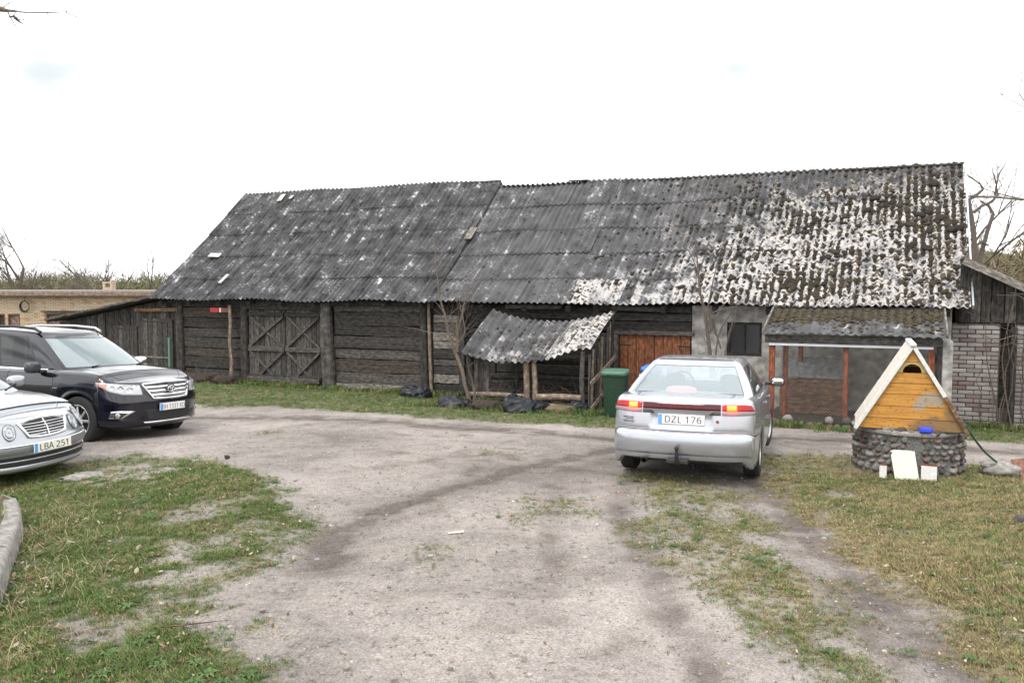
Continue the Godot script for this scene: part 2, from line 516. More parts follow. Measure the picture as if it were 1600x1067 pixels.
	for j in MN:
		for i in MN:
			var p := Vector2(YX + (i + 0.5) * YS / MN, YZ + (j + 0.5) * YS / MN)
			var n1 := f1.get_noise_2dv(p)
			var n2 := f2.get_noise_2dv(p)
			var wob := n1 * 0.45 + n2 * 0.3
			var gl := 0.0
			var dr := 0.25
			var a := smoothstep(-0.3, 0.4, sd_poly(p, lawn) - 0.14 + wob * 0.8) * (0.86 + 0.5 * n2)
			gl = maxf(gl, a); dr = 0.12 + 0.5 * clampf(f3.get_noise_2dv(p) + 0.1, 0, 1)
			var b := smoothstep(-0.25, 0.35, sd_poly(p, strip) + wob * 0.7)
			if b > gl: gl = b; dr = 0.02 + 0.45 * clampf(n1 + 0.05, 0, 1)
			var c := smoothstep(-0.35, 0.35, sd_poly(p, dry) + wob * 0.8) * (0.92 + 0.3 * n2)
			if c > gl: gl = c; dr = clampf(0.62 + 0.55 * n1 + 0.3 * n2 + 0.25 * smoothstep(-10.5, -6.5, p.y), 0.1, 1.0)
			var d := smoothstep(-0.25, 0.3, sd_poly(p, wallgrass) + wob * 0.6)
			if d > gl: gl = d; dr = 0.15 + 0.4 * clampf(n1, 0, 1)
			var e := smoothstep(-0.4, 0.4, sd_poly(p, mid) + wob) * (0.46 + 0.35 * n2)
			if e > gl: gl = e; dr = 0.55 + 0.4 * n1
			for s in sparse:
				var q: float = (1.0 - smoothstep(0.3, 1.0, p.distance_to(s[0]) / s[1] - wob)) * s[2] * (1.0 + n2)
				if q > gl: gl = q; dr = 0.4
			for s in bare:
				gl *= 1.0 - 0.7 * (1.0 - smoothstep(0.2, 1.0, p.distance_to(s[0]) / s[1] + wob * 0.9))
			if p.x < -9.5 or p.y < -25.0 or p.x > 9.0: gl = maxf(gl, 0.75)
			m_grass[j * MN + i] = clampf(gl, 0, 1)
			m_dry[j * MN + i] = clampf(dr, 0, 1)
			var dk := 0.0
			for t in tracks:
				var dist := d_line(p, t[0]) + absf(wob) * 0.25 - 0.05
				dk = maxf(dk, (1.0 - smoothstep(0.25, 1.0, dist / t[1])) * t[2] * (0.82 + 0.4 * n2 + 0.28 * cos(dist * TAU / 0.36)))
			dk = maxf(dk, smoothstep(0.05, 0.5, f3.get_noise_2dv(p * 0.7 + Vector2(50, 9))) * 0.4)
			dk = maxf(dk, 0.55 * (1.0 - smoothstep(0.3, 1.0, Vector2((p.x - 0.3) / 2.6, (p.y + 10.8) / 1.9).length() + wob)))
			# ground gets darker towards the foot of the wall
			var lz := (p.x + 5.7706) * -0.41356 + (p.y + 21.973) * 0.91047
			if lz < 0.9: dk = maxf(dk, 1.0 - smoothstep(0.2, 0.9, lz + wob * 0.5))
			m_dark[j * MN + i] = clampf(dk, 0, 1)

func mask_at(m: PackedFloat32Array, x: float, z: float) -> float:
	var fi := clampf((x - YX) / YS * MN - 0.5, 0.0, MN - 1.001)
	var fj := clampf((z - YZ) / YS * MN - 0.5, 0.0, MN - 1.001)
	var i := int(fi)
	var j := int(fj)
	var a := lerpf(m[j * MN + i], m[j * MN + i + 1], fi - i)
	var b := lerpf(m[(j + 1) * MN + i], m[(j + 1) * MN + i + 1], fi - i)
	return lerpf(a, b, fj - j)

func mask_bytes(m: PackedFloat32Array, size: int) -> PackedByteArray:
	var b := PackedByteArray(); b.resize(MN * MN)
	for k in MN * MN: b[k] = int(m[k] * 255.0)
	var im := Image.create_from_data(MN, MN, false, Image.FORMAT_L8, b)
	im.resize(size, size, Image.INTERPOLATE_CUBIC)
	return im.get_data()

func make_ground() -> void:
	make_masks()
	var S := 1536
	var g := mask_bytes(m_grass, S)
	var dr := mask_bytes(m_dry, S)
	var dk := mask_bytes(m_dark, S)
	var nf := noise_bytes(201, 0.22, S, S, 0, 0, 2)
	var nm := noise_bytes(202, 0.035, S, S, 0, 0, 4)
	var nc := noise_bytes(203, 0.006, S, S, 0, 0, 3)
	var sp := noise_bytes(204, 0.11, S, S, 0, 0, 3)
	var out := PackedByteArray(); out.resize(S * S * 3)
	# linear base colours, then stored as sRGB through a small table
	var tab := PackedByteArray(); tab.resize(1025)
	for k in 1025: tab[k] = int(round(Color(k / 1024.0, 0, 0).linear_to_srgb().r * 255.0))
	var i3 := 0
	for k in S * S:
		var f := (nf[k] - 127) * 0.0045
		var md := (nm[k] - 127) * 0.005
		var co := (nc[k] - 127) * 0.004
		# sand and trodden soil
		var d := dk[k] * 0.00392 * (1.0 + md * 0.9)
		d = clampf(d * 1.35 - 0.22 + md * 0.75 + f * 0.45, 0.0, 1.0)
		var sand := 1.0 + f * 0.28 + md * 0.4 + co * 0.6
		var r := (0.425 * (1.0 - d) + 0.195 * d) * sand
		var gg := (0.384 * (1.0 - d) + 0.168 * d) * sand
		var b := (0.358 * (1.0 - d) + 0.154 * d) * sand
		# turf: soil, thatch and green, broken up by noise
		var gm := g[k] * 0.00392
		var t := clampf((gm * 1.5 - 0.25 + md * 0.9 + f * 0.7) , 0.0, 1.0)
		if t > 0.0:
			var y := clampf(dr[k] * 0.00392 + md * 0.7 + f * 0.5, 0.0, 1.0)
			var tr := (0.105 * (1.0 - y) + 0.28 * y) * (1.0 + f * 0.8)
			var tg := (0.130 * (1.0 - y) + 0.232 * y) * (1.0 + f * 0.8)
			var tb := (0.045 * (1.0 - y) + 0.118 * y) * (1.0 + f * 0.8)
			t *= 0.8
			r += (tr - r) * t; gg += (tg - gg) * t; b += (tb - b) * t
		if sp[k] > 205: r *= 1.25; gg *= 1.22; b *= 1.18
		elif sp[k] < 52: r *= 0.62; gg *= 0.6; b *= 0.6
		out[i3] = tab[int(clampf(r, 0, 1) * 1024.0)]; out[i3 + 1] = tab[int(clampf(gg, 0, 1) * 1024.0)]; out[i3 + 2] = tab[int(clampf(b, 0, 1) * 1024.0)]
		i3 += 3
	var map := ImageTexture.create_from_image(Image.create_from_data(S, S, false, Image.FORMAT_RGB8, out))
	# fine grit that repeats every 1.7 m
	var T := 1024
	var ga := noise_bytes(211, 0.3, T, T, 0, 0, 1)
	var gb := noise_bytes(212, 0.06, T, T, 0, 0, 3)
	var gc := noise_bytes(213, 0.018, T, T, 0, 0, 3)
	var gi := PackedByteArray(); gi.resize(T * T * 3)
	var gh := PackedByteArray(); gh.resize(T * T)
	for k in T * T:
		var vv := 218.0 + (ga[k] - 127.0) * 0.35 + (gb[k] - 127.0) * 0.3 + (gc[k] - 127) * 0.12
		if ga[k] < 34: vv *= 0.72
		var q := int(clampf(vv, 40, 255))
		gi[k * 3] = q; gi[k * 3 + 1] = q; gi[k * 3 + 2] = q
		gh[k] = int(clampf(ga[k] * 0.35 + gb[k] * 0.4 + gc[k] * 0.35, 0, 255))
	var grit := img_tex(Image.create_from_data(T, T, false, Image.FORMAT_RGB8, gi))
	var grit_h := img_tex(Image.create_from_data(T, T, false, Image.FORMAT_L8, gh))
	var m := mat("yard_soil", 1, 1, 1, 1.0)
	m.metallic_specular = 0.25
	m.albedo_texture = grit
	m.heightmap_enabled = true; m.heightmap_texture = grit_h; m.heightmap_scale = 1.6
	m.detail_enabled = true; m.detail_albedo = map; m.detail_uv_layer = BaseMaterial3D.DETAIL_UV_2
	m.detail_blend_mode = BaseMaterial3D.BLEND_MODE_MUL
	var far_m := mat("meadow", 0.12, 0.12, 0.055, 1.0)
	far_m.albedo_texture = grit
	# one sheet: fine cells in the yard, wide ones out to the horizon
	var xs := []
	var x := YX
	while x < YX + YS - 0.001: xs.append(x); x += 0.175
	xs.append(YX + YS)
	for q in [16.0, 20.0, 30.0, 50.0, 90.0, 200.0, 500.0]: xs.append(q)
	for q in [-16.0, -20.0, -30.0, -50.0, -90.0, -200.0, -500.0]: xs.push_front(q)
	var zs := []
	var z := YZ
	while z < YZ + YS - 0.001: zs.append(z); z += 0.175
	zs.append(YZ + YS)
	for q in [6.0, 12.0, 25.0, 60.0, 200.0, 500.0]: zs.append(q)
	for q in [-27.0, -31.0, -40.0, -60.0, -100.0, -200.0, -600.0]: zs.push_front(q)
	var pts := PackedVector3Array()
	var uvs := PackedVector2Array()
	var uv2 := PackedVector2Array()
	for zz in zs:
		for xx in xs:
			var y := ground_y(xx, zz)
			if xx > YX and xx < YX + YS and zz > YZ and zz < YZ + YS:
				y -= mask_at(m_dark, xx, zz) * 0.025
			pts.append(Vector3(xx, y, zz)); uvs.append(Vector2(xx, zz) / 1.7); uv2.append(Vector2((xx - YX) / YS, (zz - YZ) / YS))
	var w := xs.size()
	var near := MB.new()
	near.grid(pts, w, zs.size(), uvs)
	near.uv2 = uv2
	var ni := PackedInt32Array()
	var fi := PackedInt32Array()
	for k in range(0, near.idx.size(), 3):
		var ce := (near.v[near.idx[k]] + near.v[near.idx[k + 1]] + near.v[near.idx[k + 2]]) / 3.0
		var inside := ce.x > YX and ce.x < YX + YS and ce.z > YZ and ce.z < YZ + YS
		for q in 3: (ni if inside else fi).append(near.idx[k + q])
	var full := near.idx
	near.idx = ni
	var me := near.mesh()
	var farmb := MB.new()
	farmb.v = near.v; farmb.n = near.n; farmb.uv = near.uv; farmb.c = near.c; farmb.idx = fi
	var me2 := farmb.mesh()
	me.add_surface_from_arrays(Mesh.PRIMITIVE_TRIANGLES, me2.surface_get_arrays(0))
	me.surface_set_material(0, m)
	me.surface_set_material(1, far_m)
	var o := MeshInstance3D.new()
	o.name = "ground"
	o.mesh = me
	add_child(o)
	o.set_meta("kind", "structure")
	o.set_meta("label", "sandy farm yard with wheel tracks and patches of turf")
	make_turf()

func make_turf() -> void:
	rng.seed = 77
	# a tuft of thin blades
	var tufts := []
	for kind in 3:
		var mb := MB.new()
		for b in 12:
			var a := rng.randf() * TAU
			var r := rng.randf() * 0.05
			var h := rng.randf_range(0.012, 0.042) * (1.35 if kind == 0 else 0.85 if kind == 1 else 0.4)
			var lean := Vector3(cos(a), 0, sin(a)) * rng.randf_range(0.01, 0.05) * (1.0 if kind < 2 else 1.6)
			var o := Vector3(cos(a * 3.1) * r, -0.004, sin(a * 3.1) * r)
			var side := Vector3(-sin(a + 0.6), 0, cos(a + 0.6)) * rng.randf_range(0.0016, 0.0032)
			var midp := o + Vector3(0, h * 0.6, 0) + lean * 0.35
			var tip := o + Vector3(0, h, 0) + lean
			mb.quad(o - side, o + side, midp + side * 0.8, midp - side * 0.8)
			mb.tri(midp - side * 0.8, midp + side * 0.8, tip)
		tufts.append(mb.mesh())
	var blade := mat("grass_blade", 1, 1, 1, 0.8)
	blade.vertex_color_use_as_albedo = true
	blade.backlight_enabled = true
	blade.backlight = Color(0.35, 0.35, 0.3)
	var lists := [[], [], []]
	var cols := [[], [], []]
	var fine := noise(303, 3.0, FastNoiseLite.TYPE_SIMPLEX_SMOOTH, 2)
	for k in 420000:
		var x: float
		var z: float
		var far := k > 300000
		if far:
			x = rng.randf_range(-11.0, 12.0); z = rng.randf_range(-24.0, -8.0)
		else:
			z = rng.randf_range(-10.5, -4.0)
			x = rng.randf_range(-1.0, 1.0) * (-z * 0.63 + 0.5)
		var lz := (x + 5.7706) * -0.41356 + (z + 21.973) * 0.91047
		if lz < 0.12: continue
		var g := mask_at(m_grass, x, z)
		var f := fine.get_noise_2d(x, z)
		if rng.randf() > g * (0.66 + f * 0.8) + 0.02: continue
		if g < 0.1 and rng.randf() > 0.25: continue
		var dry := mask_at(m_dry, x, z)
		var s := rng.randf_range(0.45, 1.05) * (0.6 + 0.5 * g)
		if far: s *= 1.3
		var t := rng.randi() % 3
		lists[t].append(Transform3D(Basis(Vector3.UP, rng.randf() * TAU).scaled(Vector3(s, s * rng.randf_range(0.6, 1.1), s)), Vector3(x, ground_y(x, z) - mask_at(m_dark, x, z) * 0.025, z)))
		var c := Color(0.080, 0.140, 0.026) if rng.randf() > dry * 1.05 else Color(0.29, 0.24, 0.12)
		var pick := rng.randf()
		if pick < 0.12: c = Color(0.125, 0.165, 0.04)
		elif pick < 0.24: c = Color(0.16, 0.115, 0.07)
		c = c * rng.randf_range(0.65, 1.35)
		c.a = 1.0
		cols[t].append(c)
	# thicker growth at the foot of the walls, the well and the kerb
	for k in 5200:
		var u := rng.randf_range(-4.0, 17.0)
		var lz := absf(rng.randfn(0.0, 0.28)) + 0.25
		if u > 11.8 and u < 15.2: lz += 1.5
		elif u > 5.2 and u < 9.2: lz += 1.9
		var p := barn_frame * Vector3(u, 0, lz)
		if rng.randf() > 0.35 + 0.8 * fine.get_noise_2d(p.x * 0.5, p.z * 0.5): continue
		var s := rng.randf_range(1.2, 2.8)
		lists[0].append(Transform3D(Basis(Vector3.UP, rng.randf() * TAU).scaled(Vector3(s, s, s)), Vector3(p.x, ground_y(p.x, p.z), p.z)))
		var c := (Color(0.06, 0.12, 0.02) if rng.randf() < 0.7 else Color(0.25, 0.2, 0.1)) * rng.randf_range(0.6, 1.3)
		c.a = 1.0
		cols[0].append(c)
	for t in 3:
		var o := scatter(numbered("grass"), tufts[t], blade, lists[t], cols[t], self)
		o.set_meta("label", ["longer green and straw grass blades of the yard turf", "short green and straw grass blades of the yard turf", "low matted grass blades of the yard turf"][t])
	# flat rosettes of broad-leaved weeds
	var ros := MB.new()
	for b in 8:
		var a := TAU * b / 8.0 + rng.randf_range(-0.3, 0.3)
		var d := Vector3(cos(a), 0, sin(a))
		var sd := Vector3(-sin(a), 0, cos(a)) * rng.randf_range(0.010, 0.016)
		var ln := rng.randf_range(0.05, 0.085)
		var p1 := d * ln * 0.55 + Vector3(0, 0.022, 0)
		var p2 := d * ln + Vector3(0, 0.012, 0)
		ros.quad(d * 0.006 - sd * 0.3, d * 0.006 + sd * 0.3, p1 + sd, p1 - sd)
		ros.tri(p1 - sd, p1 + sd, p2)
	var rx := []
	var rc_ := []
	for k in 2600:
		var z := rng.randf_range(-12.0, -4.2)
		var x := rng.randf_range(-1.0, 1.0) * (-z * 0.63 + 0.3)
		if rng.randf() > mask_at(m_grass, x, z) * clampf(0.25 + 1.3 * fine.get_noise_2d(x * 0.3 + 40.0, z * 0.3), 0.0, 1.0): continue
		var s := rng.randf_range(0.4, 1.0)
		rx.append(Transform3D(Basis(Vector3.UP, rng.randf() * TAU).scaled(Vector3(s, s, s)), Vector3(x, ground_y(x, z) + 0.004, z)))
		var c := Color(0.055, 0.10, 0.028) * rng.randf_range(0.7, 1.5)
		c.a = 1.0
		rc_.append(c)
	var orr := scatter("weeds", ros.mesh(), blade, rx, rc_, self)
	orr.set_meta("label", "flat rosettes of broad leaved weeds in the turf")
	# long dry stalks bent over beside the kerb
	var stalk := MB.new()
	for b in 5:
		var a := rng.randf() * TAU
		var d := Vector3(cos(a), 0, sin(a))
		var sd := Vector3(-sin(a), 0, cos(a)) * 0.0022
		var h := rng.randf_range(0.07, 0.2)
		var q := [Vector3.ZERO, d * h * 0.25 + Vector3(0, h * 0.7, 0), d * h * 0.7 + Vector3(0, h * 0.95, 0), d * h * 1.25 + Vector3(0, h * 0.8, 0)]
		for i in 3: stalk.quad(q[i] - sd, q[i] + sd, q[i + 1] + sd * 0.7, q[i + 1] - sd * 0.7)
	var sx := []
	var sc_ := []
	for k in 190:
		var t := rng.randf()
		var x := lerpf(-4.4, -3.0, t) + rng.randfn(0.15, 0.22)
		var z := lerpf(-7.9, -4.9, t) + rng.randfn(0.0, 0.3)
		if k > 110:
			x = rng.randf_range(-5.0, 6.0); z = rng.randf_range(-12.0, -5.0)
			if mask_at(m_grass, x, z) < 0.6: continue
		sx.append(Transform3D(Basis(Vector3.UP, rng.randf() * TAU).scaled(Vector3.ONE * rng.randf_range(0.5, 1.0)), Vector3(x, ground_y(x, z), z)))
		var c := (Color(0.36, 0.29, 0.17) if rng.randf() < 0.6 else Color(0.12, 0.17, 0.05)) * rng.randf_range(0.7, 1.2)
		c.a = 1.0
		sc_.append(c)
	var os := scatter("dry_stalks", stalk.mesh(), blade, sx, sc_, self)
	os.set_meta("label", "long bent dry grass stalks beside the kerb")
	# dead leaves
	var leaf := MB.new()
	var lp := [Vector3(-0.035, 0.006, 0), Vector3(-0.012, 0.0, -0.018), Vector3(0.02, 0.004, -0.014), Vector3(0.04, 0.014, 0.002), Vector3(0.016, 0.003, 0.017), Vector3(-0.014, 0.001, 0.017)]
	var mid := Vector3(0.002, 0.010, 0.0)
	for k in 6: leaf.tri(mid, lp[k], lp[(k + 1) % 6])
	var lm := mat("dead_leaf", 1, 1, 1, 0.9)
	lm.vertex_color_use_as_albedo = true
	var lx := []
	var lc := []
	for k in 30000:
		var z := rng.randf_range(-13.0, -4.0)
		var x := rng.randf_range(-1.0, 1.0) * (-z * 0.63 + 0.4)
		var g := mask_at(m_grass, x, z)
		var dens := 0.05 + 0.35 * g
		if x < -1.5: dens += 0.5 * g * smoothstep(-1.8, -3.4, x + (z + 5.0) * 0.25) * smoothstep(-9.0, -5.5, z)
		dens *= clampf(0.7 + 1.6 * fine.get_noise_2d(x * 0.35, z * 0.35), 0.1, 2.0)
		if rng.randf() > dens: continue
		var s := rng.randf_range(0.16, 0.5)
		if rng.randf() < 0.12: s = rng.randf_range(0.5, 0.9) if x < -1.5 and z > -8.0 else 0.5
		var b := Basis.from_euler(Vector3(rng.randf_range(-0.7, 0.7), rng.randf() * TAU, rng.randf_range(-0.7, 0.7))).scaled(Vector3(s, s, s))
		lx.append(Transform3D(b, Vector3(x, ground_y(x, z) + 0.008 + 0.012 * g, z)))
		var c: Color = [Color(0.26, 0.18, 0.11), Color(0.36, 0.28, 0.19), Color(0.15, 0.09, 0.05), Color(0.40, 0.34, 0.27), Color(0.2, 0.13, 0.08)][rng.randi() % 5] * rng.randf_range(0.6, 1.15)
		c.a = 1.0
		lc.append(c)
	var ol := scatter("fallen_leaves", leaf.mesh(), lm, lx, lc, self)
	ol.set_meta("label", "brown dead leaves scattered over the turf")
	# grit and pebbles on the bare tracks
	var pm := MB.new()
	var pn := noise(8, 0.03)
	pm.lump(Vector3.ZERO, Vector3(0.012, 0.007, 0.010), pn, 0.4, 6, 4)
	var px := []
	var pc := []
	for k in 6500:
		var z := rng.randf_range(-14.0, -4.0)
		var x := rng.randf_range(-1.0, 1.0) * (-z * 0.63 + 0.3)
		if rng.randf() < mask_at(m_grass, x, z): continue
		var s := rng.randf_range(0.25, 0.8) if rng.randf() < 0.97 else rng.randf_range(1.0, 2.2)
		px.append(Transform3D(Basis(Vector3.UP, rng.randf() * TAU).scaled(Vector3(s, s, s)), Vector3(x, ground_y(x, z) - mask_at(m_dark, x, z) * 0.025 + 0.002, z)))
		var q := rng.randf_range(0.1, 0.42) if rng.randf() > 0.015 else 0.65
		pc.append(Color(q, q * 0.93, q * 0.87))
	var op := scatter("gravel", pm.mesh(), lm, px, pc, self)
	op.set_meta("label", "small pebbles and grit on the bare sandy tracks")

# ------------------------------------------------------------------ barn
const ROOF_U0 := -4.6
const ROOF_UL := 20.2
const ROOF_S := 5.1
const LAMBDA := 0.142
var roof_mat: StandardMaterial3D
var moss_mesh: ArrayMesh
var moss_mat: StandardMaterial3D

func pale_field(u: float, s: float) -> float:
	return clampf(smoothstep(8.2, 13.0, u + (2.2 - s) * 0.7) * (1.0 - 0.6 * smoothstep(3.4, 4.9, s)), 0.0, 1.0)

func make_roof_material() -> void:
	var w := 2048
	var h := 512
	var st := noise_bytes(401, 0.06, w, h, 2048, 24, 2)     # streaks down the slope
	var md := noise_bytes(402, 0.02, w, h, 0, 0, 4)
	var bl := noise_bytes(403, 0.13, w, h, 0, 0, 2)
	var bl2 := noise_bytes(404, 0.075, w, h, 0, 0, 3)
	var big := noise_bytes(405, 0.008, w, h, 0, 0, 3)
	var out := PackedByteArray(); out.resize(w * h * 3)
	var tab := PackedByteArray(); tab.resize(1025)
	for k in 1025: tab[k] = int(round(Color(k / 1024.0, 0, 0).linear_to_srgb().r * 255.0))
	var k := 0
	for y in h:
		var s := ROOF_S * (1.0 - (y + 0.5) / h)
		for x in w:
			var u := ROOF_U0 + ROOF_UL * (x + 0.5) / w
			var strk := (st[k] - 127) / 127.0
			var m := (md[k] - 127) / 127.0
			var b := (bl[k] - 127) / 127.0
			var b2 := (bl2[k] - 127) / 127.0
			var g := (big[k] - 127) / 127.0
			var pf := pale_field(u, s)
			var v := 0.072 + 0.03 * strk + 0.03 * m + 0.02 * g
			if u > 4.45: v += 0.02
			var p := clampf((pf * 1.35 - 0.6 + m * 0.85 + b2 * 0.6 + strk * 0.5) * 1.6, 0.0, 1.0)
			v = lerpf(maxf(v, 0.025), 0.41 + 0.13 * strk + 0.09 * m, p)
			# lichen rosettes
			var lich := b * 0.95 + m * 0.22 + g * 0.25
			if u > 5.6: lich -= 0.05
			if lich > 0.46: v = lerpf(v, 0.25 if u < 7.0 else 0.36, clampf((lich - 0.46) * 3.5, 0.0, 1.0))
			# dark algae spots
			if b2 + m * 0.4 < -0.62: v *= 0.45
			v = clampf(v, 0.02, 0.75)
			# brown crust of dead moss in the pale part
			var cr := clampf((b2 * 0.75 + strk * 0.55 + m * 0.35 - 0.40 + 0.34 * smoothstep(9.0, 14.5, u)) * 4.5, 0.0, 1.0) * smoothstep(7.5, 11.0, u)
			v = lerpf(v, 0.032, cr * 0.92)
			var warm := 1.0 + 0.03 * p + 0.16 * cr
			p = p - cr * 0.6 if p > cr else 0.0
			if cr > 0.5: p = 3.5 * cr
			out[k * 3] = tab[int(minf(v * warm * 0.985, 1.0) * 1024)]; out[k * 3 + 1] = tab[int(v * 0.985 * 1024)]; out[k * 3 + 2] = tab[int(v * (1.03 - 0.07 * p) * 1024)]
			k += 1
	roof_mat = mat("fibre_cement", 1, 1, 1, 0.95)
	roof_mat.albedo_texture = img_tex(Image.create_from_data(w, h, false, Image.FORMAT_RGB8, out))
	roof_mat.metallic_specular = 0.3
	# a cushion of moss
	var mb := MB.new()
	mb.lump(Vector3.ZERO, Vector3(0.042, 0.02, 0.062), noise(21, 0.02), 0.6, 8, 5)
	moss_mesh = mb.mesh()
	moss_mat = mat("moss", 1, 1, 1, 1.0)
	moss_mat.vertex_color_use_as_albedo = true

# corrugated sheet: pos(u, s) -> point of the middle plane, nrm its normal; waves run with u
func sheet(pos: Callable, nrm: Vector3, u0: float, u1: float, s0: float, s1: float, lift: float, uvf: Callable, seg := 7, rows := 4, amp := 0.024) -> MB:
	var mb := MB.new()
	var nu := int(round((u1 - u0) / LAMBDA * seg)) + 1
	var pts := PackedVector3Array()
	var uvs := PackedVector2Array()
	for j in rows + 2:
		var jj := maxi(j - 1, 0)
		var f := float(jj) / rows
		var s := lerpf(s0, s1, f)
		for i in nu:
			var u := lerpf(u0, u1, float(i) / (nu - 1))
			var p: Vector3 = pos.call(u, s)
			p += nrm * (amp * cos(TAU * u / LAMBDA) + lift * (1.0 - f) - (0.009 if j == 0 else 0.0))
			pts.append(p); uvs.append(uvf.call(u, s))
	mb.grid(pts, nu, rows + 2, uvs)
	return mb

func roof_uv(u: float, s: float) -> Vector2:
	return Vector2((u - ROOF_U0) / ROOF_UL, 1.0 - s / ROOF_S)

func roof_slope(parent: Node3D, ua: float, ub: float, eave: Vector3, ridge: Vector3, rows: int, seed_: int, rag: float) -> Array:
	var S := (ridge - eave).length()
	var t := (ridge - eave) / S
	var nrm := Vector3.RIGHT.cross(t).normalized()
	if nrm.y < 0: nrm = -nrm
	var sag := noise(seed_, 0.22, FastNoiseLite.TYPE_SIMPLEX_SMOOTH, 2)
	var sag_at := func(u, s): return eave + Vector3(u, 0, 0) + t * s + nrm * (0.075 * sag.get_noise_2d(u, s * 0.6) - 0.05 * sin(PI * clampf(s / S, 0, 1)) )
	var r := RandomNumberGenerator.new()
	r.seed = seed_
	var wdt := LAMBDA * 8.0
	for j in rows:
		var u := ua
		var first := true
		while u < ub - 0.01:
			var un := minf(u + wdt, ub)
			if first and j % 2 == 1: un = u + LAMBDA * 4.0
			if ub - un < 0.3: un = ub
			first = false
			var s0 := S * j / rows - (0.1 if j > 0 else 0.0) + r.randf_range(-rag, rag)
			var s1 := S * (j + 1) / rows
			var lift := 0.018 + r.randf_range(0.0, 0.014)
			var tilt := r.randf_range(-0.006, 0.006)
			var pos := func(uu, ss): return sag_at.call(uu, ss) + nrm * (tilt * (uu - u) / wdt + 0.003 * (int(u * 10.0) % 2))
			var fresh: bool = j == 0 and ua > 4.0 and u < 8.9 and un > 8.9      # a newer, paler sheet
			var shift := 3.1 if fresh else 0.0
			part("roof_sheet", sheet(pos, nrm, u, un - 0.004, s0, s1, lift, func(a, b): return roof_uv(a + shift, b)), roof_mat, parent)
			u = un
	return [sag_at, nrm, t, S]

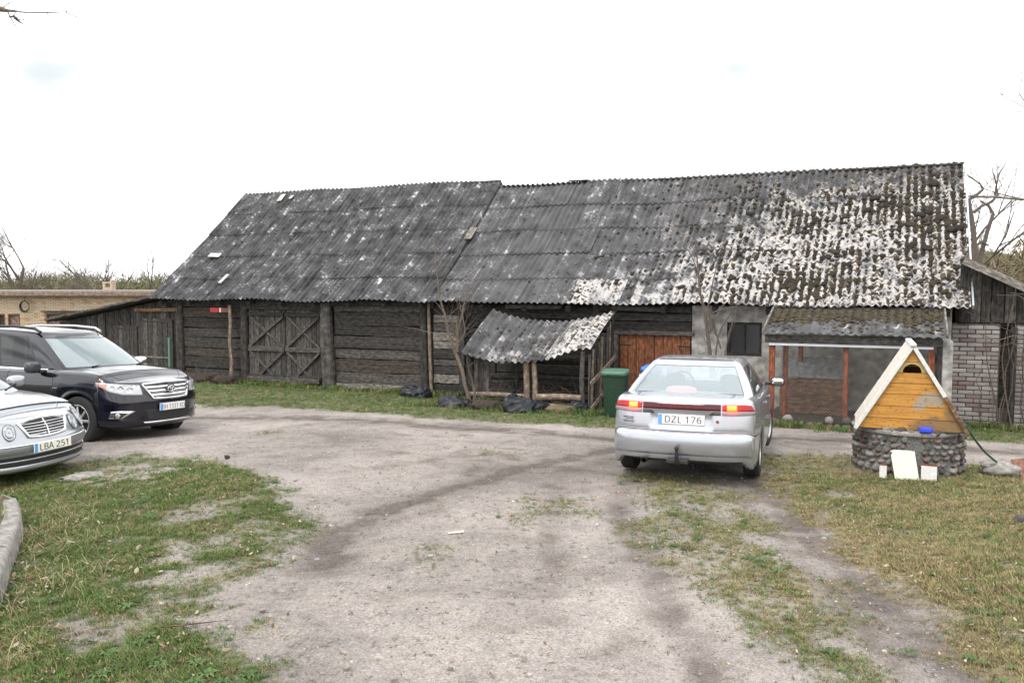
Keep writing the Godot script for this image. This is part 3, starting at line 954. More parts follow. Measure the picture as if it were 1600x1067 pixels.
func make_barn() -> void:
	make_roof_material()
	var r := RandomNumberGenerator.new()
	r.seed = 11
	# ================= log barn (the taller end) =================
	var barn := thing("log_barn", "dark weathered log barn with braced double gate under a lichen speckled grey corrugated roof", "barn", barn_frame)
	var roof := Node3D.new(); roof.name = "roof"; barn.add_child(roof)
	roof_slope(roof, -4.3, 4.47, Vector3(0, 2.15, 0.47), Vector3(0, 5.38, -3.4), 5, 51, 0.02)
	var back := MB.new()
	back.box(Vector3(0.08, 3.70, -5.35), Vector3(8.75, 0.05, 5.1), Basis(Vector3.RIGHT, -0.70))
	part("rear_slope", back, mats["wood_dark"], roof)
	for k in 9:     # rafter feet
		var rf := MB.new()
		rf.box(Vector3(-4.0 + k * 1.02, 2.22, 0.12), Vector3(0.09, 0.11, 0.62), Basis(Vector3.RIGHT, 0.69))
		part("rafter", rf, mats["wood_dark"], roof)
	# a slipped sheet and pale patches where boards show
	for q in [[-2.62, 4.62, 0.16, 0.34], [-2.25, 4.62, 0.10, 0.16], [-3.25, 1.86, 0.42, 0.16], [-2.2, 0.82, 0.10, 0.36], [-0.5, 2.3, 0.5, 0.02]]:
		var fr := MB.new()
		var sl := Basis(Vector3.RIGHT, 0.697)
		var c: Vector3 = Vector3(q[0], 2.15, 0.47) + Vector3(0, 0.6408, -0.7677) * q[1] + Vector3(0, 0.7677, 0.6408) * 0.055
		fr.box(c, Vector3(q[2], 0.012, q[3]), sl * Basis(Vector3.UP, r.randf_range(-0.15, 0.15)), 0.003)
		part("roof_patch", fr, mats["white_board"] if q[3] > 0.05 else mats["wood_old"], roof)
	# walls of hewn logs
	var wall := Node3D.new(); wall.name = "wall"; barn.add_child(wall)
	var inner := MB.new()
	inner.box(Vector3(-2.5, 1.1, -0.16), Vector3(2.3, 2.2, 0.06)); inner.box(Vector3(2.8, 1.1, -0.16), Vector3(3.1, 2.2, 0.06))  # thin sheets added behind the boards to stop light through gaps
	inner.box(Vector3(0.05, 1.0, -0.5), Vector3(2.7, 2.6, 0.06))
	inner.box(Vector3(0, 2.2, -6.9), Vector3(8.6, 5.0, 0.1))
	gable(inner, -4.22, 2.05, 5.2); gable(inner, 4.40, 2.05, 5.2)
	part("added_backing", inner, mats["wood_old"], wall)  # also holds the unseen rear wall and gables
	log_wall(wall, -3.62, -1.45, 0.05, 2.15, 0.27, 0.0, r, ["wood_dark", "wood_black", "wood_warm", "wood_dark"])
	log_wall(wall, 1.52, 4.02, 0.12, 2.15, 0.29, 0.0, r, ["wood_dark", "wood_grey", "wood_warm", "wood_grey", "wood_dark", "wood_black"])
	var sill := MB.new()
	sill.plank(xf(Vector3(2.78, 0.04, 0.03)), 2.55, 0.17, 0.12, r, 0.012, 6)
	part("sill_board", sill, mats["wood_pale"], wall)
	var plate := MB.new()
	plate.tube([Vector3(-4.2, 2.14, 0.02), Vector3(-1.5, 2.12, 0.03), Vector3(1.5, 2.11, 0.02), Vector3(4.4, 2.13, 0.03)], [0.12, 0.12, 0.11, 0.12], 8)
	part("wall_plate", plate, mats["wood_dark"], wall)
	# posts
	for q in [[[Vector3(1.30, 2.1, 0.1), Vector3(1.31, 1.4, 0.11), Vector3(1.36, 0.8, 0.12), Vector3(1.40, -0.1, 0.13)], [0.15, 0.17, 0.19, 0.18], "wood_grey"],
			[[Vector3(-1.33, 2.1, 0.08), Vector3(-1.32, 1.0, 0.09), Vector3(-1.30, -0.1, 0.1)], [0.10, 0.11, 0.12], "wood_dark"],
			[[Vector3(-3.56, 2.1, 0.08), Vector3(-3.55, 1.0, 0.09), Vector3(-3.53, -0.1, 0.1)], [0.10, 0.11, 0.11], "wood_dark"],
			[[Vector3(4.06, 2.12, 0.06), Vector3(4.09, 1.0, 0.07), Vector3(4.13, -0.05, 0.08)], [0.09, 0.10, 0.11], "wood_dark"],
			[[Vector3(4.24, 2.12, 0.12), Vector3(4.28, 1.0, 0.13), Vector3(4.32, -0.05, 0.14)], [0.04, 0.045, 0.045], "wood_rail"]]:
		var po := MB.new()
		po.tube(q[0], q[1], 9, true, 1.0)
		part("post", po, mats[q[2]], barn)
	# crooked prop pole under the eave
	var pole := MB.new()
	pole.tube([Vector3(-1.62, 2.02, 0.3), Vector3(-1.60, 1.55, 0.3), Vector3(-1.63, 1.1, 0.31), Vector3(-1.57, 0.6, 0.32), Vector3(-1.58, -0.02, 0.34)], [0.045, 0.05, 0.048, 0.05, 0.055], 7)
	part("prop_pole", pole, mats["wood_rail"], barn)
	make_gate(barn, r)
	# ================= cowshed end =================
	var shed := thing("cowshed", "long low cowshed with pale moss covered corrugated roof, plank wall and grey rendered wall", "shed", barn_frame)
	var sroof := Node3D.new(); sroof.name = "roof"; shed.add_child(sroof)
	var info := roof_slope(sroof, 4.43, 15.47, Vector3(0, 2.14, 0.47), Vector3(0, 5.2, -3.4), 5, 64, 0.025)
	var bk := MB.new()
	bk.box(Vector3(9.95, 3.55, -5.3), Vector3(11.0, 0.05, 5.1), Basis(Vector3.RIGHT, -0.68))
	part("rear_slope", bk, mats["wood_dark"], sroof)
	for k in 11:
		var rf := MB.new()
		rf.box(Vector3(4.7 + k * 1.04, 2.2, 0.14), Vector3(0.09, 0.11, 0.6), Basis(Vector3.RIGHT, 0.67))
		part("rafter", rf, mats["wood_dark"], sroof)
	var flash := MB.new()
	flash.box(Vector3(5.55, 5.215, -3.42), Vector3(2.1, 0.012, 0.3), Basis(Vector3.RIGHT, 0.12))
	part("ridge_strip", flash, mats["zinc"], sroof)
	var fl2 := MB.new()
	fl2.box(Vector3(6.72, 5.225, -3.38), Vector3(0.5, 0.03, 0.34), Basis(Vector3.RIGHT, 0.08), 0.005)
	part("ridge_board", fl2, mats["wood_grey"], sroof)
	var verge := MB.new()
	verge.box(Vector3(15.50, 3.69, -1.46), Vector3(0.03, 0.09, 4.95), Basis(Vector3.RIGHT, 0.668), 0.003)
	part("verge_strip", verge, mats["zinc"], sroof)
	make_moss(sroof, info, r)
	# loose sheet in the seam between the roofs
	var ls := MB.new()
	ls.box(Vector3(4.5, 3.84, -1.55), Vector3(0.2, 0.012, 0.5), Basis(Vector3.RIGHT, 0.67), 0.003)
	part("roof_patch", ls, mats["wood_pale"], sroof)
	var swall := Node3D.new(); swall.name = "wall"; shed.add_child(swall)
	var si := MB.new()
	si.box(Vector3(4.72, 1.1, -0.14), Vector3(0.7, 2.2, 0.06)); si.box(Vector3(9.3, 1.1, -0.16), Vector3(2.3, 2.2, 0.06))  # added sheets keep light from coming through between the boards
	si.box(Vector3(6.7, 1.1, -0.5), Vector3(3.6, 2.4, 0.06))
	si.box(Vector3(9.9, 2.2, -6.9), Vector3(11.2, 5.0, 0.1))
	gable(si, 15.38, 2.0, 5.05)
	part("added_backing", si, mats["wood_old"], swall)
	log_wall(swall, 4.36, 5.08, 0.02, 2.12, 0.2, 0.02, r, ["wood_pale", "wood_pale", "wood_grey", "wood_pale", "wood_black", "wood_pale", "wood_dark", "wood_grey", "wood_black"])
	log_wall(swall, 5.1, 8.3, 0.02, 2.12, 0.26, -0.12, r, ["wood_black", "wood_dark"])
	log_wall(swall, 8.3, 10.42, 1.56, 2.12, 0.2, 0.0, r, ["wood_dark", "wood_black", "wood_dark"])
	log_wall(swall, 8.3, 8.84, 0.0, 1.54, 0.24, 0.0, r, ["wood_black", "wood_dark"])
	var fr := MB.new()
	fr.plank(xf(Vector3(9.62, 1.545, 0.07)), 1.72, 0.085, 0.1, r, 0.004)
	part("door_lintel", fr, mats["wood_grey"], swall)
	var jb := MB.new()
	jb.plank(xf(Vector3(8.82, 0.75, 0.07), 0, 0, PI / 2), 1.5, 0.09, 0.1, r, 0.004)
	part("door_post", jb, mats["wood_grey"], swall)
	for q in [5.1, 8.36]:
		var po := MB.new()
		po.plank(xf(Vector3(q, 1.05, 0.04), 0, 0, PI / 2), 2.2, 0.14, 0.14, r, 0.008)
		part("post", po, mats["wood_dark"], shed)
	# orange-brown plank door, two leaves
	for leaf in 2:
		var ox := 8.88 + leaf * 0.765
		var lf := MB.new()
		lf.box(Vector3(ox + 0.38, 0.75, 0.015), Vector3(0.75, 1.5, 0.02))
		var dn := part("door", lf, mats["wood_brown"], shed)
		for k in 4:
			var pl := MB.new()
			pl.plank(xf(Vector3(ox + 0.098 + k * 0.187, 0.75, 0.045), 0, 0, PI / 2), 1.5, 0.182, 0.03, r, 0.002)
			part("plank", pl, mats["door_orange"] if k != 1 else mats["door_orange"], dn)
		var hg := MB.new()
		hg.box(Vector3(ox + (0.14 if leaf == 0 else 0.62), 1.28, 0.066), Vector3(0.26, 0.03, 0.008), Basis.IDENTITY, 0.002)
		part("hinge", hg, mats["iron_dark"], dn)
	# rendered wall with window
	var rw := MB.new()
	rw.box(Vector3(10.785, 1.06, -0.1), Vector3(0.71, 2.12, 0.3)); rw.box(Vector3(13.51, 1.06, -0.1), Vector3(3.36, 2.12, 0.3))
	rw.box(Vector3(11.485, 1.96, -0.1), Vector3(0.688, 0.32, 0.298)); rw.box(Vector3(11.485, 0.56, -0.1), Vector3(0.688, 1.12, 0.298))
	part("rendered_wall", rw, mats["render_grey"], swall)
	var wn := MB.new()
	for q in [[11.165, 1.46, 0.05, 0.68], [11.805, 1.46, 0.05, 0.68], [11.485, 1.777, 0.59, 0.045], [11.485, 1.142, 0.59, 0.045], [11.485, 1.46, 0.04, 0.59]]:
		wn.box(Vector3(q[0], q[1], -0.02), Vector3(q[2], q[3], 0.06), Basis.IDENTITY, 0.004)
	var win := part("window", wn, mats["wood_black"], shed)
	for s in [-1, 1]:
		var pn := MB.new()
		pn.box(Vector3(11.485 + s * 0.155, 1.46, -0.03), Vector3(0.268, 0.588, 0.006))
		part("pane", pn, mat("old_glass", 0.02, 0.022, 0.024, 0.22), win)
	# hanging rail ends and straps below the eave
	for q in [[9.35, 2.05, 0.3, 1.1], [7.0, 2.07, 0.33, 1.3], [9.95, 1.86, 0.05, 0.4]]:
		var rl := MB.new()
		rl.plank(xf(Vector3(q[0], q[1], q[2]), 0.05, 0, r.randf_range(-0.03, 0.03)), q[3], 0.09, 0.06, r, 0.008)
		part("eave_board", rl, mats["wood_dark"], swall)

func gable(mb: MB, u: float, ye: float, yr: float) -> void:
	for du in [-0.03, 0.03]:
		mb.quad(Vector3(u + du, -0.2, 0.0), Vector3(u + du, -0.2, -6.9), Vector3(u + du, ye, -6.9), Vector3(u + du, ye, 0.0))
		mb.tri(Vector3(u + du, ye, 0.0), Vector3(u + du, ye, -6.9), Vector3(u + du, yr, -3.4))

func log_wall(parent: Node3D, u0: float, u1: float, y0: float, y1: float, h: float, z: float, r: RandomNumberGenerator, tones: Array) -> void:
	var y := y0
	var k := r.randi() % tones.size()
	while y < y1 - 0.05:
		var hh := minf(h * r.randf_range(0.82, 1.16), y1 - y)
		var mb := MB.new()
		mb.plank(xf(Vector3((u0 + u1) * 0.5 + r.randf_range(-0.01, 0.01), y + hh * 0.5, z + r.randf_range(-0.02, 0.025)), 0, 0, r.randf_range(-0.012, 0.012)), u1 - u0, hh - 0.018, 0.14, r, 0.011, 6)
		part("log", mb, mats[tones[k % tones.size()]], parent)
		k += 1
		y += hh

func make_gate(barn: Node3D, r: RandomNumberGenerator) -> void:
	var frame := MB.new()
	frame.plank(xf(Vector3(-0.05, 1.99, 0.06)), 2.5, 0.16, 0.12, r, 0.008, 6)
	part("gate_lintel", frame, mats["wood_dark"], barn)
	for leaf in 2:
		var x0 := -1.2 if leaf == 0 else 0.01
		var wd := 1.2 if leaf == 0 else 1.12
		var bk := MB.new()
		bk.box(Vector3(x0 + wd * 0.5, 1.02, 0.03), Vector3(wd - 0.01, 1.8, 0.014))
		var g := part("gate", bk, mats["wood_black"], barn)
		var n := 7
		for k in n:
			var pl := MB.new()
			var ww := wd / n
			pl.plank(xf(Vector3(x0 + ww * (k + 0.5), 1.0 + r.randf_range(-0.01, 0.01), 0.055 + r.randf_range(0, 0.008)), 0, 0, PI / 2 + r.randf_range(-0.008, 0.008)), 1.84, ww - 0.01, 0.028, r, 0.003)
			part("plank", pl, mats[["wood_grey", "wood_dark", "wood_grey"][r.randi() % 3]], g)
		for q in [[1.80, 0.10, "wood_black"], [0.90, 0.11, "wood_grey"], [0.19, 0.09, "wood_dark"]]:
			var rl := MB.new()
			rl.plank(xf(Vector3(x0 + wd * 0.5, q[0], 0.10)), wd - 0.02, q[1], 0.07, r, 0.006)
			part("rail", rl, mats[q[2]], g)
		for q in [[x0 + 0.06, 1.74, x0 + wd - 0.04, 0.95], [x0 + wd - 0.05, 1.74, x0 + 0.05, 0.95], [x0 + 0.05, 0.84, x0 + wd * 0.68, 0.22], [x0 + wd - 0.04, 0.84, x0 + wd * 0.32, 0.22]]:
			var a := Vector2(q[0], q[1])
			var b := Vector2(q[2], q[3])
			var br := MB.new()
			br.plank(xf(Vector3((a.x + b.x) * 0.5, (a.y + b.y) * 0.5, 0.095 if b.x > a.x else 0.112), 0, 0, (b - a).angle()), a.distance_to(b), 0.065, 0.05, r, 0.004)
			part("brace", br, mats["wood_grey"], g)
	var sl := MB.new()
	sl.plank(xf(Vector3(-0.05, 0.12, 0.12)), 2.3, 0.13, 0.1, r, 0.008, 6)
	part("threshold_beam", sl, mats["wood_grey"], barn)

func moss_field(u: float, s: float, g: float) -> float:
	var d := smoothstep(7.0, 12.0, u) * 0.62
	d += 0.75 * smoothstep(13.9, 15.3, u) * (0.45 + 0.55 * smoothstep(1.0, 2.4, s))
	d += 0.9 * clampf(1.0 - Vector2((u - 12.7) / 1.6, (s - 1.0) / 1.1).length(), 0, 1)
	d += 0.3 * clampf(1.0 - Vector2((u - 10.6) / 0.9, (s - 2.6) / 0.9).length(), 0, 1)
	d += 0.3 * smoothstep(9.0, 13.0, u) * clampf(1.0 - absf(s - 3.3) / 0.9, 0, 1)
	d *= 1.0 - 0.7 * smoothstep(3.9, 4.9, s)
	return clampf(d * (0.75 + 0.9 * g), 0.0, 1.2)

func make_moss(parent: Node3D, info: Array, r: RandomNumberGenerator) -> void:
	var pos: Callable = info[0]
	var nrm: Vector3 = info[1]
	var t: Vector3 = info[2]
	var S: float = info[3]
	var xs := []
	var cs := []
	var f := noise(71, 0.55, FastNoiseLite.TYPE_SIMPLEX_SMOOTH, 3)
	var b0 := Basis(Vector3.RIGHT, nrm, Vector3.RIGHT.cross(nrm))
	var waves := int((15.45 - 4.5) / LAMBDA)
	for wv in waves:
		var uc := ceilf(4.5 / LAMBDA) * LAMBDA + wv * LAMBDA + LAMBDA * 0.5    # valley
		var s := r.randf() * 0.1
		while s < S:
			var d := moss_field(uc, s, f.get_noise_2d(uc, s))
			if r.randf() < d + 0.008:
				var u := uc + r.randfn(0.0, 0.026)
				var sc := (r.randf_range(0.45, 1.0) if r.randf() < 0.75 else r.randf_range(1.0, 1.5)) * (0.8 + 0.55 * d)
				var q: Vector3 = pos.call(u, s) + nrm * (0.024 * cos(TAU * u / LAMBDA) + 0.024)
				xs.append(Transform3D((b0 * Basis(Vector3.UP, r.randfn(0.0, 0.5))).scaled(Vector3(sc * r.randf_range(0.8, 1.3), sc * 0.9, sc)), q))
				var c := Color(0.022, 0.015, 0.011).lerp(Color(0.045, 0.036, 0.015), r.randf() * 0.6) * r.randf_range(0.5, 1.2)
				c.a = 1.0
				cs.append(c)
			s += r.randf_range(0.05, 0.13) * (1.2 - 0.45 * minf(d, 1.0))
	var o := scatter("moss", moss_mesh, moss_mat, xs, cs, parent)
	o.set_meta("label", "dark cushions of moss in the valleys of the sheets")

# ------------------------------------------------------------------ dog kennel built against the rendered wall
func make_kennel() -> void:
	var r := RandomNumberGenerator.new()
	r.seed = 29
	var k := thing("dog_run", "roofed wire dog run with orange posts and mossy corrugated roof against the rendered wall", "dog run", barn_frame)
	var roof := Node3D.new(); roof.name = "roof"; k.add_child(roof)
	var eave := Vector3(0, 1.69, 1.86)
	var top := Vector3(0, 2.07, 0.52)
	var t := (top - eave).normalized()
	var S := (top - eave).length()
	var nrm := Vector3(0, -t.z, t.y).normalized()
	for q in [[12.08, 13.06], [13.06, 14.06], [14.06, 15.06]]:
		var pos := func(u, s): return eave + Vector3(u, 0, 0) + t * s + nrm * 0.01 * sin(u * 5.0)
		part("roof_sheet", sheet(pos, nrm, q[0], q[1] - 0.004, r.randf_range(-0.02, 0.02), S, 0.01, func(u, s): return roof_uv(u - 6.2, 1.4 + s), 7, 3, 0.015), roof_mat, roof)
	# thick moss over the upper half
	var xs := []
	var cs := []
	var f := noise(171, 1.5)
	var b0 := Basis(Vector3.RIGHT, nrm, Vector3.RIGHT.cross(nrm))
	for q in 4200:
		var u := r.randf_range(12.15, 15.0)
		var s := r.randf_range(0.1, S)
		if s < S * (0.47 + 0.28 * f.get_noise_2d(u, 0.0)) and r.randf() > 0.06: continue
		var sc := r.randf_range(0.25, 0.85)
		xs.append(Transform3D((b0 * Basis(Vector3.UP, r.randf() * TAU)).scaled(Vector3(sc, sc * 0.9, sc)), eave + Vector3(u, 0, 0) + t * s + nrm * (0.012 + 0.015 * cos(TAU * u / LAMBDA))))
		var c := Color(0.042, 0.031, 0.021).lerp(Color(0.066, 0.052, 0.024), r.randf()) * r.randf_range(0.6, 1.15)
		c.a = 1.0
		cs.append(c)
	scatter("moss", moss_mesh, moss_mat, xs, cs, roof)
	for q in [12.16, 15.0]:
		var vg := MB.new()
		vg.box(Vector3(q - 0.06 if q < 13 else q + 0.05, 1.9, 1.17), Vector3(0.03, 0.09, 1.42), Basis(Vector3.RIGHT, 0.276), 0.004)
		part("verge_board", vg, mats["wood_pale"], roof)
	var bm := MB.new()
	bm.plank(xf(Vector3(13.55, 1.59, 1.68), 0, 0, 0.0), 2.86, 0.14, 0.07, r, 0.006, 6)
	part("beam", bm, mats["wood_grey"], k)
	var zr := MB.new()
	zr.box(Vector3(13.52, 1.49, 1.70), Vector3(2.66, 0.045, 0.05), Basis.IDENTITY, 0.004)
	part("metal_rail", zr, mats["zinc"], k)
	for q in [[12.24, 1.62, 0.095], [13.49, 1.62, 0.085], [14.83, 1.60, 0.095], [12.42, 1.2, 0.09], [12.62, 0.5, 0.08]]:
		var po := MB.new()
		po.plank(xf(Vector3(q[0], 0.76, q[1]), 0, 0, PI / 2 + r.randf_range(-0.01, 0.01)), 1.44, q[2], q[2], r, 0.003)
		part("post", po, mats["post_orange"], k)
	var pil := MB.new()
	pil.box(Vector3(15.07, 0.78, 0.78), Vector3(0.16, 1.66, 1.64), Basis.IDENTITY, 0.01)
	part("side_wall", pil, mats["render_grey"], k)
	var jp := MB.new()
	jp.plank(xf(Vector3(14.95, 0.75, 1.57), 0, 0, PI / 2), 1.5, 0.07, 0.08, r, 0.004)
	part("post", jp, mats["wood_dark"], k)
	# low plinth and the row of field stones in front
	var fl := MB.new()
	fl.box(Vector3(13.58, 0.03, 0.86), Vector3(2.9, 0.22, 1.66), Basis.IDENTITY, 0.02)
	part("floor_slab", fl, mats["earth_dark"], k)
	var nz := noise(33, 0.02)
	var u := 12.1
	while u < 14.95:
		var w := r.randf_range(0.09, 0.2)
		for row in 2:
			if row == 1 and r.randf() < 0.6: continue
			var st := MB.new()
			st.lump(Vector3.ZERO, Vector3(w * 0.52, r.randf_range(0.055, 0.08), 0.08), nz, 0.35, 9, 6, Basis(Vector3.UP, r.randf()))
			part("stone", st, stone_mat(r), k, xf(Vector3(u + w * 0.5, 0.06 + row * 0.11, 1.74 + r.randf_range(-0.02, 0.03))))
		u += w
	# wire netting
	var wire := MB.new()
	var y0 := 0.12
	var y1 := 1.47
	var step := 0.055
	for dir in [-1.0, 1.0]:
		var x := 12.24 - (y1 - y0)
		while x < 14.83 + (y1 - y0):
			var a := Vector2(x, y0)
			var b := Vector2(x + (y1 - y0) * 1.0, y1)
			if dir < 0: a = Vector2(x + (y1 - y0), y0); b = Vector2(x, y1)
			var lo := clampf((12.26 - a.x) / (b.x - a.x), 0, 1)
			var hi := clampf((14.81 - a.x) / (b.x - a.x), 0, 1)
			if lo > hi: var sw := lo; lo = hi; hi = sw
			if hi - lo > 0.02:
				var p := a.lerp(b, lo)
				var q := a.lerp(b, hi)
				wire.tube([Vector3(p.x, p.y, 1.665), Vector3(q.x, q.y, 1.665)], [0.002, 0.002], 3, false)
			x += step
	part("wire_netting", wire, mat("wire_metal", 0.30, 0.28, 0.26, 0.6, 0.5), k)
	# the kennel box
	var d := thing("dog_kennel", "low brown dog kennel with pale grey lid inside the wire run", "kennel", barn_frame)
	var bx := MB.new()
	for q in 4:
		bx.plank(xf(Vector3(12.86, 0.23 + q * 0.165, 0.9)), 1.1, 0.16, 0.03, r, 0.003)
	part("front_boards", bx, mats["wood_brown"], d)
	for s in [-1, 1]:
		var sd := MB.new()
		sd.box(Vector3(12.86 + s * 0.55, 0.5, 0.62), Vector3(0.03, 0.7, 0.54))
		part("side_board", sd, mats["wood_brown"], d)
	var lid := MB.new()
	lid.box(Vector3(12.86, 1.0, 0.66), Vector3(1.2, 0.03, 0.68), Basis(Vector3.RIGHT, 0.5), 0.006)
	part("lid", lid, textured("lid_felt", 0.62, 0.64, 0.64, 0.8, blot, Vector3(1.2, 1.2, 1.2), 0.2, true), d)

func stone_mat(r: RandomNumberGenerator) -> StandardMaterial3D:
	var names := ["stone_grey", "stone_pink", "stone_dark", "stone_brown", "stone_light"]
	var cols := [Vector3(0.42, 0.4, 0.38), Vector3(0.45, 0.33, 0.3), Vector3(0.2, 0.18, 0.17), Vector3(0.34, 0.27, 0.21), Vector3(0.56, 0.53, 0.5)]
	var k := r.randi() % 5
	return textured(names[k], cols[k].x, cols[k].y, cols[k].z, 0.9, blot, Vector3(5, 5, 5), 0.4, true)

# ------------------------------------------------------------------ collapsed shelter
func make_collapsed_shelter() -> void:
	var r := RandomNumberGenerator.new()
	r.seed = 83
	var o := thing("lean_to", "sagging half collapsed lean-to with white lichened corrugated roof on leaning posts", "lean-to", barn_frame)
	var roof := Node3D.new(); roof.name = "roof"; o.add_child(roof)
	var ty := func(u):
		var f: float = (u - 6.12) / 2.81
		return 2.0 - 0.95 * f * (1.0 - f)
	var pos := func(u, s):
		var f: float = (u - 6.12) / 2.75
		var yb: float = 1.15 - 0.17 * sin(clampf(f / 0.8, 0, 1) * PI) + 0.17 * smoothstep(0.7, 1.0, f)
		var zb: float = 2.0 - 0.08 * smoothstep(0.6, 1.0, f)
		var k: float = s / 1.7
		var a := Vector3(u, yb, zb)
		var b := Vector3(u + 0.05, ty.call(u), 0.56)
		var p := a.lerp(b, k)
		p.y += 0.03 * sin(k * PI)
		return p
	var nrm := Vector3(0, 0.85, 0.5).normalized()
	for q in [[6.1, 7.09, 0.0, 0.0], [7.09, 8.02, 0.02, 0.012], [7.98, 8.9, -0.03, 0.03]]:
		var dy: float = q[3]
		var ps := func(u, s): return pos.call(u, s) + nrm * dy
		part("roof_sheet", sheet(ps, nrm, q[0], q[1], q[2], 1.7, 0.0, func(u, s): return roof_uv(u + 2.0 + (0.0 if u < 8 else 1.2), 0.9 + s), 7, 6, 0.026), roof_mat, roof)
	var xs := []
	var cs := []
	for q in 330:
		var u := r.randf_range(6.5, 8.85)
		if r.randf() > (u - 6.0) / 3.0: continue
		u = (floorf(u / LAMBDA) + 0.5) * LAMBDA + r.randfn(0, 0.02)
		var s := r.randf_range(0.05, 1.65)
		var sc := r.randf_range(0.35, 0.8)
		xs.append(Transform3D(Basis(Vector3.RIGHT, nrm, Vector3.RIGHT.cross(nrm)).scaled(Vector3(sc, sc, sc)), pos.call(u, s) - nrm * 0.0))
		var c := Color(0.045, 0.04, 0.025) * r.randf_range(0.6, 1.5)
		c.a = 1.0
		cs.append(c)
	scatter("moss", moss_mesh, moss_mat, xs, cs, roof)
	# posts and rails
	for q in [[Vector3(7.51, 0, 1.82), Vector3(7.49, 1.02, 1.85), 0.13, "wood_rail"], [Vector3(7.68, 0, 1.82), Vector3(7.66, 1.04, 1.85), 0.11, "wood_rail"], [Vector3(8.70, 0, 1.82), Vector3(8.70, 1.26, 1.85), 0.10, "wood_grey"], [Vector3(6.25, 0, 1.8), Vector3(6.2, 1.1, 1.85), 0.1, "wood_dark"], [Vector3(6.2, 0.6, 0.6), Vector3(6.15, 2.0, 0.55), 0.09, "wood_dark"], [Vector3(7.0, 0.0, 1.2), Vector3(7.05, 1.4, 1.2), 0.08, "wood_dark"]]:
		var p := MB.new()
		var a: Vector3 = q[0]
		var b: Vector3 = q[1]
		var m := a.lerp(b, 0.55) + Vector3(r.randf_range(-0.03, 0.03), 0, 0)
		p.tube([a, m, b], [q[2] * 0.55, q[2] * 0.5, q[2] * 0.48], 6)
		part("post", p, mats[q[3]], o)
	for q in [[Vector3(7.74, 0.30, 1.86), Vector3(8.68, 0.33, 1.86), 0.075, "wood_rail"], [Vector3(7.74, 0.12, 1.9), Vector3(8.7, 0.13, 1.92), 0.08, "wood_rail"], [Vector3(6.2, 0.28, 1.86), Vector3(7.46, 0.30, 1.84), 0.06, "wood_rail"], [Vector3(6.2, 0.1, 1.9), Vector3(7.4, 0.12, 1.9), 0.06, "wood_grey"], [Vector3(6.3, 0.55, 1.0), Vector3(8.5, 0.6, 0.9), 0.05, "wood_dark"], [Vector3(6.4, 0.9, 0.6), Vector3(8.6, 0.95, 0.5), 0.05, "wood_dark"]]:
		var rl := MB.new()
		rl.tube([q[0], (q[0] as Vector3).lerp(q[1], 0.5) + Vector3(0, r.randf_range(-0.02, 0.02), 0), q[1]], [q[2], q[2] * 0.95, q[2] * 0.9], 7)
		part("rail", rl, mats[q[3]], o)
	# picket side
	for k in 9:
		var z := 1.82 - k * 0.18
		var pk := MB.new()
		var h := 1.15 + 0.09 * k + r.randf_range(-0.05, 0.05)
		pk.plank(xf(Vector3(8.83, h * 0.5, z), PI / 2 + r.randf_range(-0.2, 0.2), r.randf_range(-0.03, 0.03), PI / 2), h, 0.07, 0.025, r, 0.004)
		part("picket", pk, mats[["wood_grey", "wood_rail", "wood_dark"][k % 3]], o)
	for q in [[Vector3(8.88, 0.62, 1.9), Vector3(8.9, 1.05, 0.35)], [Vector3(8.88, 0.12, 1.88), Vector3(8.9, 0.55, 0.6)]]:
		var a: Vector3 = q[0]
		var b: Vector3 = q[1]
		var bt := MB.new()
		var bas := Basis.looking_at(b - a, Vector3.UP) * Basis(Vector3.UP, PI / 2)
		bt.plank(Transform3D(bas, (a + b) * 0.5), a.distance_to(b), 0.09, 0.03, r, 0.004)
		part("rail", bt, mats["wood_rail"], o)
	for k in 4:
		var bd := MB.new()
		bd.plank(xf(Vector3(6.2 + k * 0.125, 0.66 + r.randf_range(-0.03, 0.03), 1.78), r.randf_range(-0.1, 0.1), 0, PI / 2), 0.72, 0.12, 0.025, r, 0.01)
		part("board", bd, mats[["wood_dark", "wood_grey"][k % 2]], o)
	# dry brushwood thrown inside
	var tw := MB.new()
	for k in 150:
		var a := Vector3(r.randf_range(6.3, 8.6), r.randf_range(0.02, 0.35), r.randf_range(0.5, 1.75))
		var d := Vector3(r.randf_range(-1, 1), r.randf_range(-0.2, 0.6), r.randf_range(-0.5, 0.5)).normalized() * r.randf_range(0.2, 0.7)
		tw.tube([a, a + d * 0.5 + Vector3(0, r.randf_range(-0.03, 0.05), 0), a + d], [0.007, 0.006, 0.003], 3, false)
	var br := part(numbered("brushwood"), tw, mats["bark_pale"], self, barn_frame)
	br.set_meta("kind", "stuff"); br.set_meta("label", "heap of dry twigs under the collapsed lean-to"); br.set_meta("category", "brushwood")

